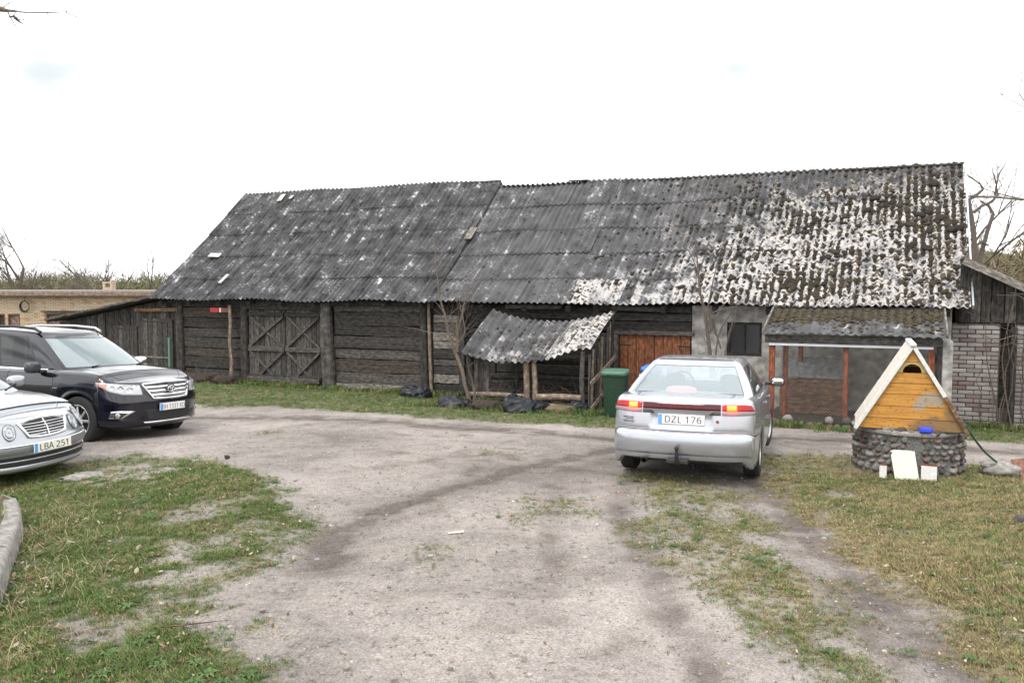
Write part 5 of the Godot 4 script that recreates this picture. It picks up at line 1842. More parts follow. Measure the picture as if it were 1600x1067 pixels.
func car_wheel(parent: Node, c: Car, l: float, s: float, R: float, wd: float, rimR: float, style: int, steer := 0.0) -> void:
	var sg := signf(s)
	# local frame: z axis of the lathe points outwards
	var b := Basis(Vector3(0, 0, -sg), Vector3.UP, Vector3(sg, 0, 0)) * Basis(Vector3.UP, steer * sg)
	b = Basis(Vector3.UP, -steer) * Basis(Vector3(0, 0, -sg), Vector3(0, 1, 0), Vector3(sg, 0, 0))
	var at := Transform3D(b, c.to3(l, R - 0.004, s))
	var w := Node3D.new()
	w.name = "wheel"
	w.transform = at
	parent.add_child(w, true)
	var ty := MB.new()
	var h := wd * 0.5
	ty.lathe([Vector2(rimR, -h), Vector2(rimR + 0.02, -h), Vector2(R - 0.03, -h * 1.03), Vector2(R - 0.008, -h * 0.86), Vector2(R, -h * 0.6), Vector2(R, -h * 0.3), Vector2(R - 0.007, -h * 0.28), Vector2(R - 0.007, -h * 0.2), Vector2(R, -h * 0.18), Vector2(R, h * 0.18), Vector2(R - 0.007, h * 0.2), Vector2(R - 0.007, h * 0.28), Vector2(R, h * 0.3), Vector2(R, h * 0.6), Vector2(R - 0.008, h * 0.86), Vector2(R - 0.03, h * 1.03), Vector2(rimR + 0.02, h), Vector2(rimR, h * 0.92)], 40)
	part("tyre", ty, mats["tyre_rubber"], w)
	var rm := MB.new()
	rm.lathe([Vector2(rimR + 0.004, -h), Vector2(rimR + 0.004, h * 0.94), Vector2(rimR - 0.012, h * 0.96), Vector2(rimR - 0.02, h * 0.8), Vector2(rimR - 0.03, h * 0.1)], 36)
	part("rim", rm, mats["alloy"], w)
	var bk := MB.new()
	bk.lathe([Vector2(rimR - 0.02, 0.0), Vector2(0.001, 0.0)], 24)
	part("brake_disc", bk, mats["iron_dark"], w)
	var n := 5 if style == 0 else 7
	for k in n:
		var sp := MB.new()
		var a := TAU * k / n
		var bb := Basis(Vector3(0, 0, 1), a)
		var wid := 0.045 if style == 0 else 0.03
		sp.box(bb * Vector3(rimR * 0.52, 0, h * 0.62), Vector3(rimR * 0.92, wid * 1.3, 0.022), bb * Basis(Vector3.UP, 0.08), 0.008)
		part("spoke", sp, mats["alloy"], w)
	var hub := MB.new()
	hub.lathe([Vector2(0.05, h * 0.4), Vector2(0.048, h * 0.72), Vector2(0.035, h * 0.78), Vector2(0.001, h * 0.8)], 16)
	part("hub_cap", hub, mats["alloy"], w)

func liners(parent: Node, c: Car) -> void:
	for a in c.arches:
		for sg in [-1.0, 1.0]:
			var mb := MB.new()
			var pts := PackedVector3Array()
			for j in 2:
				for k in 15:
					var t := PI * k / 14.0
					var l: float = a[0] + cos(t) * (a[1] + 0.004)
					pts.append(c.to3(l, a[2] + sin(t) * (a[1] + 0.004), sg * (c.tab(c.wt, l) - 0.03 - j * 0.34)))
			mb.grid(pts, 15, 2)
			mb.box(c.to3(a[0], a[2] + a[1] * 0.45, sg * (c.tab(c.wt, a[0]) - 0.37)), Vector3(0.02, a[1] * 0.95, a[1] * 1.9))
			part("wheel_liner", mb, mats["trim_black"], parent)

func ellipsoid(ce: Vector3, r: Vector3, b := Basis.IDENTITY, seg := 16, rings := 10, pw := 1.0) -> MB:
	var mb := MB.new()
	var pts := PackedVector3Array()
	for j in rings + 1:
		var ph := PI * j / rings
		for i in seg + 1:
			var a := TAU * (i % seg) / seg
			var d := Vector3(sin(ph) * cos(a), cos(ph), sin(ph) * sin(a))
			d = Vector3(signf(d.x) * pow(absf(d.x), pw), signf(d.y) * pow(absf(d.y), pw), signf(d.z) * pow(absf(d.z), pw))
			pts.append(ce + b * Vector3(d.x * r.x, d.y * r.y, d.z * r.z))
	mb.grid(pts, seg + 1, rings + 1, PackedVector2Array(), true)
	return mb

func cabin_inside(parent: Node, c: Car, l_dash: float, l_seat: float, l_bench: float, w: float, hseat: float, hbelt: float) -> void:
	var mb := MB.new()
	mb.box(c.to3((l_dash + l_bench) * 0.5 - 0.1, 0.42, 0), Vector3(w * 2.0, 0.08, l_dash - l_bench + 0.9))
	mb.box(c.to3(l_dash, hbelt - 0.12, 0), Vector3(w * 2.0, 0.2, 0.5), Basis.IDENTITY, 0.05)
	part("cabin_floor", mb, mats["cabin_cloth"], parent)
	for q in [[l_seat, -0.36, 0.26], [l_seat, 0.36, 0.26]]:
		var st := ellipsoid(c.to3(q[0], hseat - 0.30, q[1]), Vector3(q[2], 0.34, 0.09), Basis(Vector3.RIGHT, 0.25), 16, 10, 0.7)
		var hr := ellipsoid(c.to3(q[0] - 0.1, hseat + 0.10, q[1]), Vector3(0.13, 0.085, 0.05), Basis(Vector3.RIGHT, 0.2), 12, 8, 0.7)
		var o := part("seat", st, mats["cabin_cloth"], parent)
		part("headrest", hr, mats["cabin_cloth"], o)
	var bn := ellipsoid(c.to3(l_bench, hseat - 0.32, 0), Vector3(w * 0.92, 0.30, 0.1), Basis(Vector3.RIGHT, 0.3), 20, 10, 0.55)
	part("rear_seat", bn, mats["cabin_cloth"], parent)
	var sw := MB.new()
	sw.lathe([Vector2(0.165, -0.01), Vector2(0.185, -0.012), Vector2(0.19, 0.0), Vector2(0.185, 0.012), Vector2(0.165, 0.01), Vector2(0.165, -0.01)], 24, Transform3D(Basis(Vector3.RIGHT, -0.45), c.to3(l_dash - 0.38, hbelt - 0.02, -0.36)))
	part("steering_wheel", sw, mats["trim_black"], parent)

func finish(parent: Node, out: Dictionary, table: Dictionary, fallback: Material) -> void:
	var keys := out.keys()
	keys.sort()
	for k in keys:
		var mb: MB = out[k]
		if mb.idx.size() == 0: continue
		var name_: String = k.trim_suffix("+").trim_suffix("-")
		var spec = table.get(name_, ["body", fallback])
		part(spec[0], mb, spec[1], parent)

func side_stations(lo: float, hi: float, fixed: Array, arches: Array, gaps: Array, step := 0.14) -> Array:
	var ls := []
	var x := lo
	while x < hi: ls.append([x, false]); x += step
	ls.append([hi, false])
	var keep := []
	for q in ls:
		var ok := true
		for a in arches:
			if absf(q[0] - a[0]) <= a[1] + 0.02: ok = false
		for gp in gaps:
			if absf(q[0] - gp) < 0.03: ok = false
		if ok or q[0] == lo or q[0] == hi: keep.append(q)
	for gp in gaps:
		var on := false
		for a in arches:
			if absf(gp - a[0]) <= a[1]: on = true
		keep.append([gp - 0.005, on]); keep.append([gp + 0.005, on])
	for a in arches:
		keep.append([a[0] - a[1] - 0.0015, false]); keep.append([a[0] + a[1] + 0.0015, false])
		for k in 17:
			var t := PI * k / 16.0
			keep.append([a[0] + cos(t) * a[1], true])
	for f in fixed: keep.append([f, false])
	keep.sort_custom(func(p, q): return p[0] < q[0])
	var out := []
	for k in keep:
		if out.size() and k[0] - out[out.size() - 1][1] < 0.0008: continue
		out.append([1, k[0], k[1]])
	return out

func make_cars() -> void:
	car_materials()
	make_sedan()
	make_suv()
	make_saloon()

func car_place(X: float, D: float, yaw_deg: float) -> Transform3D:
	var yaw := deg_to_rad(yaw_deg)
	var f := Vector3(sin(yaw), 0, -cos(yaw))
	var rt := Vector3(cos(yaw), 0, sin(yaw))
	var p := Vector3(X, 0, -D)
	var yf := ground_y(p.x + f.x * 1.35, p.z + f.z * 1.35)
	var yb := ground_y(p.x - f.x * 1.35, p.z - f.z * 1.35)
	var yr := ground_y(p.x + rt.x * 0.75, p.z + rt.z * 0.75)
	var yl := ground_y(p.x - rt.x * 0.75, p.z - rt.z * 0.75)
	var fw := (f * 2.7 + Vector3(0, yf - yb, 0)).normalized()
	var r2 := (rt * 1.5 + Vector3(0, yr - yl, 0)).normalized()
	var up := r2.cross(fw).normalized()
	r2 = fw.cross(up).normalized()
	return Transform3D(Basis(r2, up, -fw), Vector3(X, (yf + yb) * 0.5, -D))

# ---------------- silver saloon seen from behind
func make_sedan() -> void:
	var c := Car.new()
	c.L = 4.605; c.sill = 0.19
	c.rc = 0.36; c.rn = 2.9; c.fc = 0.45; c.fn = 2.5
	c.wt = [[0.0, 0.785], [0.36, 0.80], [0.8, 0.835], [1.4, 0.847], [2.5, 0.8475], [3.4, 0.84], [4.0, 0.82], [4.3, 0.79]]
	c.top = [[0.0, 0.985], [0.3, 0.985], [0.65, 0.985], [1.0, 0.965], [2.0, 0.955], [3.1, 0.95], [3.4, 0.94], [3.9, 0.86], [4.3, 0.76], [4.6, 0.66]]
	c.rows = [
		[0.0, 0.07, 0.285, 0.12, 0.20, 0.1], [0.0, 0.02, 0.285, 0.075, 0.20, 0.05], [0.08, 0.006, 0.30, 0.05, 0.26, 0.02], [0.14, 0.004, 0.340, 0.045, 0.32, 0.01],
		[0.155, 0.004, 0.346, 0.052, 0.325, 0.01], [0.165, 0.0, 0.355, 0.02, 0.34, 0.0], [0.20, 0.0, 0.38, 0.006, 0.38, 0.0], [0.30, -0.002, 0.46, -0.008, 0.44, -0.006],
		[0.38, -0.004, 0.54, -0.004, 0.50, 0.0], [0.43, -0.004, 0.583, 0.008, 0.53, 0.01], [0.455, -0.004, 0.604, 0.03, 0.545, 0.02], [0.47, -0.004, 0.611, 0.055, 0.55, 0.03],
		[0.482, -0.004, 0.618, 0.060, 0.555, 0.03], [0.50, -0.004, 0.635, 0.058, 0.56, 0.03], [0.53, -0.004, 0.655, 0.058, 0.57, 0.03], [0.58, -0.003, 0.69, 0.060, 0.585, 0.03],
		[0.66, -0.001, 0.745, 0.064, 0.60, 0.035], [0.74, 0.002, 0.80, 0.068, 0.62, 0.04], [0.82, 0.006, 0.86, 0.075, 0.64, 0.045], [0.90, 0.014, 0.925, 0.086, 0.655, 0.05],
		[0.945, 0.026, 0.955, 0.098, 0.665, 0.06], [0.98, 0.048, 0.974, 0.12, 0.672, 0.08], [1.0, 0.085, 0.984, 0.16, 0.68, 0.12]]
	c.arches = [[0.985, 0.345, 0.295], [3.615, 0.345, 0.295]]
	c.dent = func(kind, s, h):
		if kind != 0: return 0.0
		return 0.028 * (1.0 - smoothstep(0.315, 0.375, s)) * smoothstep(0.640, 0.668, h) * (1.0 - smoothstep(0.80, 0.815, h))
	var st := []
	var g0 := c.lat(0, 0.455)
	for k in [0.0, 0.08, 0.14, c.lat(0, 0.31), c.lat(0, 0.335), c.lat(0, 0.36), c.lat(0, 0.38), g0 - 0.004, g0 + 0.004, 0.38, 0.46, 0.54, 0.62, 0.7, 0.78, 0.86, 0.93, 1.0]: st.append([0, k, false])
	st.append_array(side_stations(c.rc + 0.01, c.L - c.fc - 0.01, [], c.arches, [1.42, 2.36, 3.26]))
	for k in [1.0, 0.9, 0.75, 0.6, 0.45, 0.3, 0.15, 0.0]: st.append([2, k, false])
	c.st = st
	var car := thing("silver_saloon", "silver saloon car facing the barn with brake lights lit and plate DZL 176", "car", car_place(2.62, 11.65, 19.0))
	var cls := func(kind, l, s, h, i, j):
		if kind == 0:
			if j == 11: return "gap"
			if absf(s - 0.455) < 0.008 and j >= 12 and h < 0.96: return "gap"
			if j < 11: return "bumper"
			if s < 0.455: return "trunk"
			return "body"
		if kind == 1:
			for gp in [1.42, 2.36, 3.26]:
				if absf(l - gp) < 0.006 and h > 0.27: return "gap"
			if l < 0.62 and j < 11: return "bumper"
			if l < 0.62 and j == 11: return "gap"
			if l > 1.42 and l < 2.36 and h > 0.27: return "door_rear"
			if l > 2.36 and l < 3.26 and h > 0.27: return "door_front"
		return "body"
	var out := car_skin(c, cls)
	car_top(c, [[0.0, 0.012], [0.3, 0.022], [0.8, 0.03]], 0.0, 1.1, [-1.0, -0.85, -0.76, -0.745, -0.5, -0.25, 0.0, 0.25, 0.5, 0.745, 0.76, 0.85, 1.0], 0.7525, out, "trunk")
	car_top(c, [[3.0, 0.03], [3.8, 0.05], [4.6, 0.02]], 3.0, 4.7, [-1.0, -0.9, -0.885, -0.6, -0.3, 0.0, 0.3, 0.6, 0.885, 0.9, 1.0], 0.8925, out, "hood")
	var g := {"bottom": [0.60, 3.42, 0.745, 0.16, 0.35, 0.035], "top": [1.27, 2.58, 0.555, 0.10, 0.16, 0.01], "n": 3.2, "hb": [[0.6, 0.985], [1.0, 0.965], [2.2, 0.95], [3.4, 0.945]], "ht": 1.335, "arch": 0.035, "bulge": 0.02, "crown": 0.012}
	var cst := []
	for k in [0.0, 0.1, 0.2, 0.3, 0.4, 0.5, 0.58, 0.595, 0.68, 0.78, 0.9, 1.0]: cst.append([0, k])
	for k in [0.02, 0.05, 0.065, 0.16, 0.18, 0.30, 0.45, 0.47, 0.51, 0.53, 0.65, 0.80, 0.95, 0.975]: cst.append([1, k])
	for k in [1.0, 0.85, 0.7, 0.64, 0.62, 0.5, 0.4, 0.3, 0.2, 0.1, 0.0]: cst.append([2, k])
	var ts := [-0.04, 0.0, 0.035, 0.055, 0.085, 0.3, 0.6, 0.875, 0.9, 0.945, 0.965, 1.0]
	car_cabin(c, g, cst, ts, func(kind, v, t):
		if t < 0.035: return "pillar"
		if kind == 0:
			if v > 0.595 or t > 0.965: return "pillar"
			if v > 0.58 or t < 0.06 or t > 0.945: return "seal"
			return "rear_glass"
		if kind == 1:
			if v < 0.05 or v > 0.975 or t > 0.9: return "pillar"
			if v < 0.065 or (v > 0.16 and v < 0.18) or (v > 0.45 and v < 0.53) or t < 0.085 or t > 0.875: return "seal"
			return "side_a" if v < 0.46 else "side_b"
		if v > 0.64 or t > 0.9: return "pillar"
		if v > 0.62 or t < 0.085 or t > 0.875: return "seal"
		return "windscreen", out)
	var pm: Material = mats["paint_silver"]
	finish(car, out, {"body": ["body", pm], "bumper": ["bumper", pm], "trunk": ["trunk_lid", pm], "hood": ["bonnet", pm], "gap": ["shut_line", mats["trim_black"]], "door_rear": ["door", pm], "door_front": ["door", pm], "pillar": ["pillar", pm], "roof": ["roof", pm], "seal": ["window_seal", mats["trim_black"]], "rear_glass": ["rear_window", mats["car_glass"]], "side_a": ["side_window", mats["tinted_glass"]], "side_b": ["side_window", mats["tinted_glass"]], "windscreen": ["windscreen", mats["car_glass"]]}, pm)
	liners(car, c)
	cabin_inside(car, c, 3.1, 2.25, 1.35, 0.62, 0.95, 0.97)
	var sh := MB.new()
	sh.box(c.to3(0.98, 0.955, 0), Vector3(1.25, 0.02, 0.62), Basis.IDENTITY, 0.005)
	part("parcel_shelf", sh, mats["cabin_cloth"], car)
	part("cushion", ellipsoid(c.to3(0.96, 1.0, -0.12), Vector3(0.19, 0.055, 0.12), Basis.IDENTITY, 18, 10, 0.8), mat("pink_cloth", 0.62, 0.2, 0.2, 0.9), car)
	var ub := MB.new()
	ub.box(c.to3(2.3, 0.30, 0), Vector3(1.0, 0.14, 4.0)); ub.box(c.to3(0.45, 0.33, 0), Vector3(1.1, 0.12, 0.6))
	part("underbody", ub, mats["trim_black"], car)
	for q in [[0.985, 0.0], [3.615, 0.12]]:
		for sg in [-1.0, 1.0]: car_wheel(car, c, q[0], sg * 0.735, 0.305, 0.185, 0.19, 0, q[1])
	# lamps: red outer lenses, white strip, dark garnish between
	for sg in [-1.0, 1.0]:
		var hl := Node3D.new(); hl.name = "tail_lamp"; car.add_child(hl, true)
		var A := func(s, h): return Vector2(sg * c.lat(0, s), h)
		var e: float = sg * 0.93
		part("lens", cap_patch(c, 0, [A.call(0.463, 0.856), A.call(0.62, 0.856), Vector2(sg * 0.72, 0.855), Vector2(e, 0.853)], [A.call(0.463, 0.926), A.call(0.62, 0.926), Vector2(sg * 0.72, 0.925), Vector2(sg * 0.85, 0.918)], 0.010, 4, true), mats["lens_red"], hl)
		part("reversing_lens", cap_patch(c, 0, [A.call(0.463, 0.806), A.call(0.62, 0.806), Vector2(sg * 0.72, 0.807), Vector2(sg * 0.93, 0.815)], [A.call(0.463, 0.853), A.call(0.62, 0.853), Vector2(sg * 0.72, 0.852), Vector2(sg * 0.945, 0.85)], 0.010, 3, true), mats["lens_white"], hl)
		part("brake_light", cap_patch(c, 0, [A.call(0.515, 0.862), A.call(0.57, 0.862), A.call(0.635, 0.862)], [A.call(0.515, 0.920), A.call(0.57, 0.920), A.call(0.635, 0.920)], 0.013, 2, true), mats["brake_glow"], hl)
		var lp := OmniLight3D.new()
		lp.name = "brake_lamp"
		lp.light_color = Color(1.0, 0.25, 0.06); lp.light_energy = 0.02; lp.omni_range = 12.0; lp.omni_attenuation = 2.0; lp.light_size = 0.05; lp.shadow_enabled = true
		hl.add_child(lp)
		lp.position = c.cap(0, sg * c.lat(0, 0.575), 0.89, 0.06)[0]
		part("inner_lens", cap_patch(c, 0, [Vector2(sg * 0.31, 0.806), Vector2(sg * 0.38, 0.806), Vector2(sg * 0.447, 0.806)], [Vector2(sg * 0.355, 0.853), Vector2(sg * 0.4, 0.853), Vector2(sg * 0.447, 0.853)], 0.008, 2), mats["lens_smoke"], hl)
	var gar := part("garnish", cap_patch(c, 0, [Vector2(-0.447, 0.856), Vector2(-0.22, 0.856), Vector2(0.001, 0.856), Vector2(0.22, 0.856), Vector2(0.447, 0.856)], [Vector2(-0.447, 0.926), Vector2(-0.22, 0.926), Vector2(0.001, 0.926), Vector2(0.22, 0.926), Vector2(0.447, 0.926)], 0.009, 3), mats["lens_dark_red"], car)
	add_text("SUBARU", 0.05, mat("garnish_red", 0.20, 0.012, 0.018, 0.3), gar, Transform3D(Basis.IDENTITY, c.cap(0, 0.0, 0.891, 0.010)[0]), 0.012, "lettering", 2.6)
	number_plate(car, Transform3D(Basis(Vector3.RIGHT, -0.06), c.cap(0, 0.0, 0.745, 0.016)[0]), "DZL 176", mats["plate_white"], mats["ink"], 1.12)
	# badges beside the plate
	var bd := MB.new()
	for q in [[-0.64, 0.742, 0.14, 0.010], [-0.62, 0.722, 0.10, 0.008], [-0.63, 0.700, 0.15, 0.006], [-0.63, 0.690, 0.13, 0.004]]:
		var at: Array = c.cap(0, -c.lat(0, absf(q[0])), q[1], 0.003)
		bd.box(at[0], Vector3(q[2], q[3], 0.004), Basis.looking_at(-at[1], Vector3.UP))
	part("badge", bd, mats["ink"], car)
	var bg := MB.new()
	var ba: Array = c.cap(0, c.lat(0, 0.41), 0.735, 0.003)
	bg.box(ba[0], Vector3(0.03, 0.034, 0.005), Basis(Vector3(0, 0, 1), PI / 4))
	part("badge", bg, mat("badge_red", 0.25, 0.05, 0.05, 0.4), car)
	# tow ball, exhaust, boot lock
	var tb := MB.new()
	tb.tube([c.to3(0.10, 0.26, -0.02), c.to3(-0.03, 0.265, -0.02), c.to3(-0.09, 0.30, -0.02), c.to3(-0.10, 0.42, -0.02)], [0.03, 0.028, 0.024, 0.018], 10)
	var tow := part("tow_bar", tb, mats["iron_dark"], car)
	part("tow_ball", ellipsoid(c.to3(-0.10, 0.445, -0.02), Vector3(0.027, 0.027, 0.027)), mats["iron_dark"], tow)
	var br := MB.new()
	br.box(c.to3(0.0, 0.285, -0.02), Vector3(0.24, 0.05, 0.12), Basis.IDENTITY, 0.01)
	part("tow_bracket", br, mats["iron_dark"], tow)
	var ex := MB.new()
	ex.lathe([Vector2(0.001, -0.2), Vector2(0.028, -0.2), Vector2(0.028, 0.06), Vector2(0.033, 0.06), Vector2(0.033, -0.3)], 16, Transform3D(Basis.IDENTITY, c.to3(0.06, 0.27, -0.40)))
	part("exhaust_pipe", ex, mats["iron_dark"], car)
	for sg in [-1.0, 1.0]:
		var mi := part("mirror", ellipsoid(c.to3(3.02, 1.0, sg * 0.945), Vector3(0.10, 0.065, 0.055), Basis(Vector3.UP, sg * 0.1), 16, 10, 0.6), mats["trim_black"], car)
		part("mirror_glass", ellipsoid(c.to3(2.985, 1.0, sg * 0.945), Vector3(0.082, 0.05, 0.024), Basis(Vector3.UP, sg * 0.1), 16, 8, 0.6), mat("mirror_silver", 0.6, 0.62, 0.65, 0.06, 1.0), mi)
		var stm := MB.new()
		stm.box(c.to3(3.06, 0.965, sg * 0.83), Vector3(0.12, 0.04, 0.08), Basis.IDENTITY, 0.01)
		part("mirror_arm", stm, mats["trim_black"], mi)
		for l in [1.6, 2.52]:
			var hd := MB.new()
			var w: float = c.tab(c.wt, l)
			hd.box(c.to3(l, 0.84, sg * (w + 0.006)), Vector3(0.022, 0.028, 0.17), Basis.IDENTITY, 0.008)
			part("door_handle", hd, mats["paint_silver"], car)

# ---------------- black four-wheel drive
func make_suv() -> void:
	var c := Car.new()
	c.L = 4.785; c.sill = 0.30
	c.rc = 0.4; c.rn = 3.0; c.fc = 0.62; c.fn = 2.35
	c.wt = [[0.0, 0.86], [0.4, 0.90], [1.0, 0.945], [2.4, 0.955], [3.5, 0.95], [3.9, 0.94], [4.165, 0.915], [4.5, 0.88]]
	c.top = [[0.0, 1.1], [0.8, 1.14], [2.0, 1.115], [3.0, 1.12], [3.5, 1.125], [3.85, 1.115], [4.1, 1.085], [4.35, 1.03], [4.6, 0.98], [4.785, 0.95]]
	c.rows = [
		[0.0, 0.08, 0.32, 0.12, 0.27, 0.17], [0.0, 0.03, 0.32, 0.06, 0.27, 0.12], [0.05, 0.01, 0.38, 0.02, 0.30, 0.06], [0.12, 0.004, 0.45, 0.0, 0.345, 0.012],
		[0.2, 0.006, 0.52, 0.0, 0.40, 0.012], [0.3, 0.006, 0.6, 0.0, 0.47, 0.018], [0.4, 0.004, 0.66, 0.02, 0.54, 0.016], [0.5, 0.0, 0.72, 0.04, 0.61, 0.004],
		[0.58, -0.003, 0.8, 0.05, 0.665, 0.0], [0.64, -0.004, 0.84, 0.055, 0.70, 0.008], [0.72, -0.002, 0.9, 0.06, 0.75, 0.028], [0.80, 0.002, 0.96, 0.07, 0.81, 0.042],
		[0.86, 0.010, 1.0, 0.08, 0.87, 0.055], [0.91, 0.022, 1.04, 0.09, 0.92, 0.075], [0.95, 0.040, 1.07, 0.1, 0.95, 0.10], [0.98, 0.065, 1.09, 0.12, 0.966, 0.14], [1.0, 0.11, 1.1, 0.16, 0.975, 0.20]]
	c.arches = [[1.04, 0.415, 0.37], [3.83, 0.415, 0.37]]
	var st := []
	for k in [0.0, 0.2, 0.4, 0.6, 0.8, 1.0]: st.append([0, k, false])
	st.append_array(side_stations(c.rc + 0.01, c.L - c.fc - 0.01, [], c.arches, [1.35, 2.33, 3.33]))
	for k in [1.0, 0.94, 0.88, 0.8, 0.72, 0.64, 0.56, 0.48, 0.4, 0.32, 0.24, 0.16, 0.08, 0.0]: st.append([2, k, false])
	c.st = st
	var car := thing("black_off_roader", "black four-wheel drive car with chrome grille and roof rails parked before the plank shed", "car", car_place(-7.58, 14.3, 112.5).translated(Vector3(0, -0.06, 0)))
	var cls := func(kind, l, s, h, i, j):
		if kind == 1:
			for gp in [1.35, 2.33, 3.33]:
				if absf(l - gp) < 0.006 and h > 0.36: return "gap"
			if l > 1.35 and l < 2.33 and h > 0.36: return "door_rear"
			if l > 2.33 and l < 3.33 and h > 0.36: return "door_front"
		if kind == 2 and j < 8: return "bumper"
		return "body"
	var out := car_skin(c, cls)
	var qs := [-1.0, -0.92, -0.86, -0.848, -0.7, -0.5, -0.3, 0.0, 0.3, 0.5, 0.7, 0.848, 0.86, 0.92, 1.0]
	car_top(c, [[0.0, 0.01], [1.0, 0.02]], 0.0, 1.2, [-1.0, -0.5, 0.0, 0.5, 1.0], -1.0, out, "body")
	car_top(c, [[3.0, 0.02], [3.6, 0.055], [4.1, 0.07], [4.5, 0.06], [4.785, 0.045]], 3.1, 4.8, qs, 0.854, out, "hood")
	var g := {"bottom": [0.16, 3.66, 0.84, 0.25, 0.55, 0.02], "top": [0.55, 2.72, 0.60, 0.16, 0.26, 0.03], "n": 2.9, "hb": [[0.0, 1.13], [1.0, 1.13], [3.0, 1.11], [3.5, 1.13], [3.7, 1.145]], "ht": 1.69, "arch": 0.05, "bulge": 0.022, "crown": 0.03}
	var cst := []
	for k in [0.0, 0.25, 0.5, 0.6, 0.8, 1.0]: cst.append([0, k])
	for k in [0.02, 0.05, 0.06, 0.2, 0.26, 0.275, 0.3, 0.42, 0.55, 0.57, 0.585, 0.61, 0.625, 0.7, 0.8, 0.9, 0.93, 0.945]: cst.append([1, k])
	for k in [1.0, 0.9, 0.8, 0.7, 0.68, 0.55, 0.45, 0.35, 0.25, 0.15, 0.08, 0.0]: cst.append([2, k])
	var ts := [-0.06, 0.0, 0.035, 0.06, 0.2, 0.4, 0.6, 0.8, 0.89, 0.91, 1.0]
	car_cabin(c, g, cst, ts, func(kind, v, t):
		if t < 0.035: return "pillar" if kind != 1 else "beltline"
		if kind == 0:
			if v > 0.6 or t > 0.91: return "pillar"
			return "rear_glass"
		if kind == 1:
			if v < 0.05 or v > 0.945 or t > 0.91: return "pillar"
			if v < 0.06 or (v > 0.26 and v < 0.3) or (v > 0.57 and v < 0.625) or v > 0.93 or t < 0.06 or t > 0.89: return "seal"
			return "side_a" if v < 0.28 else ("side_b" if v < 0.6 else "side_c")
		if v > 0.7 or t > 0.91: return "pillar"
		if v > 0.68 or t < 0.06 or t > 0.89: return "seal"
		return "windscreen", out)
	var pm: Material = mats["paint_black"]
	finish(car, out, {"body": ["body", pm], "bumper": ["bumper", pm], "hood": ["bonnet", pm], "gap": ["shut_line", mats["wood_old"]], "door_rear": ["door", pm], "door_front": ["door", pm], "pillar": ["pillar", pm], "beltline": ["belt_trim", mats["chrome"]], "roof": ["roof", pm], "seal": ["window_seal", mats["trim_black"]], "rear_glass": ["rear_window", mats["tinted_glass"]], "side_a": ["side_window", mats["tinted_glass"]], "side_b": ["side_window", mats["tinted_glass"]], "side_c": ["side_window", mats["tinted_glass"]], "windscreen": ["windscreen", mats["car_glass"]]}, pm)
	liners(car, c)
	cabin_inside(car, c, 3.25, 2.35, 1.4, 0.7, 1.2, 1.1)
	var ub := MB.new()
	ub.box(c.to3(2.4, 0.42, 0), Vector3(1.2, 0.16, 4.3))
	part("underbody", ub, mats["trim_black"], car)
	for q in [[1.04, 0.0], [3.83, 0.0]]:
		for sg in [-1.0, 1.0]: car_wheel(car, c, q[0], sg * 0.825, 0.375, 0.235, 0.25, 1, q[1])
	# grille: dark opening, chrome frame and bars, oval badge
	var lo := [Vector2(-0.34, 0.715), Vector2(-0.17, 0.708), Vector2(0.001, 0.706), Vector2(0.17, 0.708), Vector2(0.34, 0.715)]
	var hi := [Vector2(-0.50, 0.935), Vector2(-0.25, 0.945), Vector2(0.001, 0.948), Vector2(0.25, 0.945), Vector2(0.50, 0.935)]
	var gr := part("grille", cap_patch(c, 2, lo, hi, 0.004, 5), mats["trim_black"], car)
	var ring := MB.new()
	var path := []
	var edge := []
	for k in 21:
		edge.append((lo[mini(k / 5, 3)] as Vector2).lerp(lo[mini(k / 5, 3) + 1], 1.0 if k == 20 else (k % 5) / 5.0))
	for k in 21:
		var kk := 20 - k
		edge.append((hi[mini(kk / 5, 3)] as Vector2).lerp(hi[mini(kk / 5, 3) + 1], 1.0 if kk == 20 else (kk % 5) / 5.0))
	edge.append(edge[0])
	var rad := []
	for e in edge:
		path.append(c.cap(2, signf(e.x) * c.lat(2, e.x), e.y, 0.012)[0]); rad.append(0.018)
	ring.tube(path, rad, 6, false)
	part("frame", ring, mats["chrome"], gr)
	for q in [[0.765, 0.37, 0.019], [0.825, 0.41, 0.019], [0.882, 0.45, 0.019]]:
		var b := cap_patch(c, 2, [Vector2(-q[1], q[0] - q[2]), Vector2(-q[1] * 0.5, q[0] - q[2]), Vector2(0.001, q[0] - q[2]), Vector2(q[1] * 0.5, q[0] - q[2]), Vector2(q[1], q[0] - q[2])], [Vector2(-q[1], q[0] + q[2]), Vector2(-q[1] * 0.5, q[0] + q[2]), Vector2(0.001, q[0] + q[2]), Vector2(q[1] * 0.5, q[0] + q[2]), Vector2(q[1], q[0] + q[2])], 0.02, 2)
		part("bar", b, mats["chrome"], gr)
	var em := Node3D.new(); em.name = "emblem"; car.add_child(em)
	em.transform = Transform3D(Basis(Vector3.UP, PI), c.cap(2, 0.0, 0.845, 0.03)[0])
	var plq := MB.new()
	plq.lathe([Vector2(0.075, -0.012), Vector2(0.088, -0.004), Vector2(0.088, 0.004), Vector2(0.075, 0.010), Vector2(0.001, 0.011)], 24, Transform3D(Basis().scaled(Vector3(1.05, 0.85, 1)), Vector3.ZERO))
	part("boss", plq, mat("boss_grey", 0.12, 0.12, 0.13, 0.3, 0.8), em)
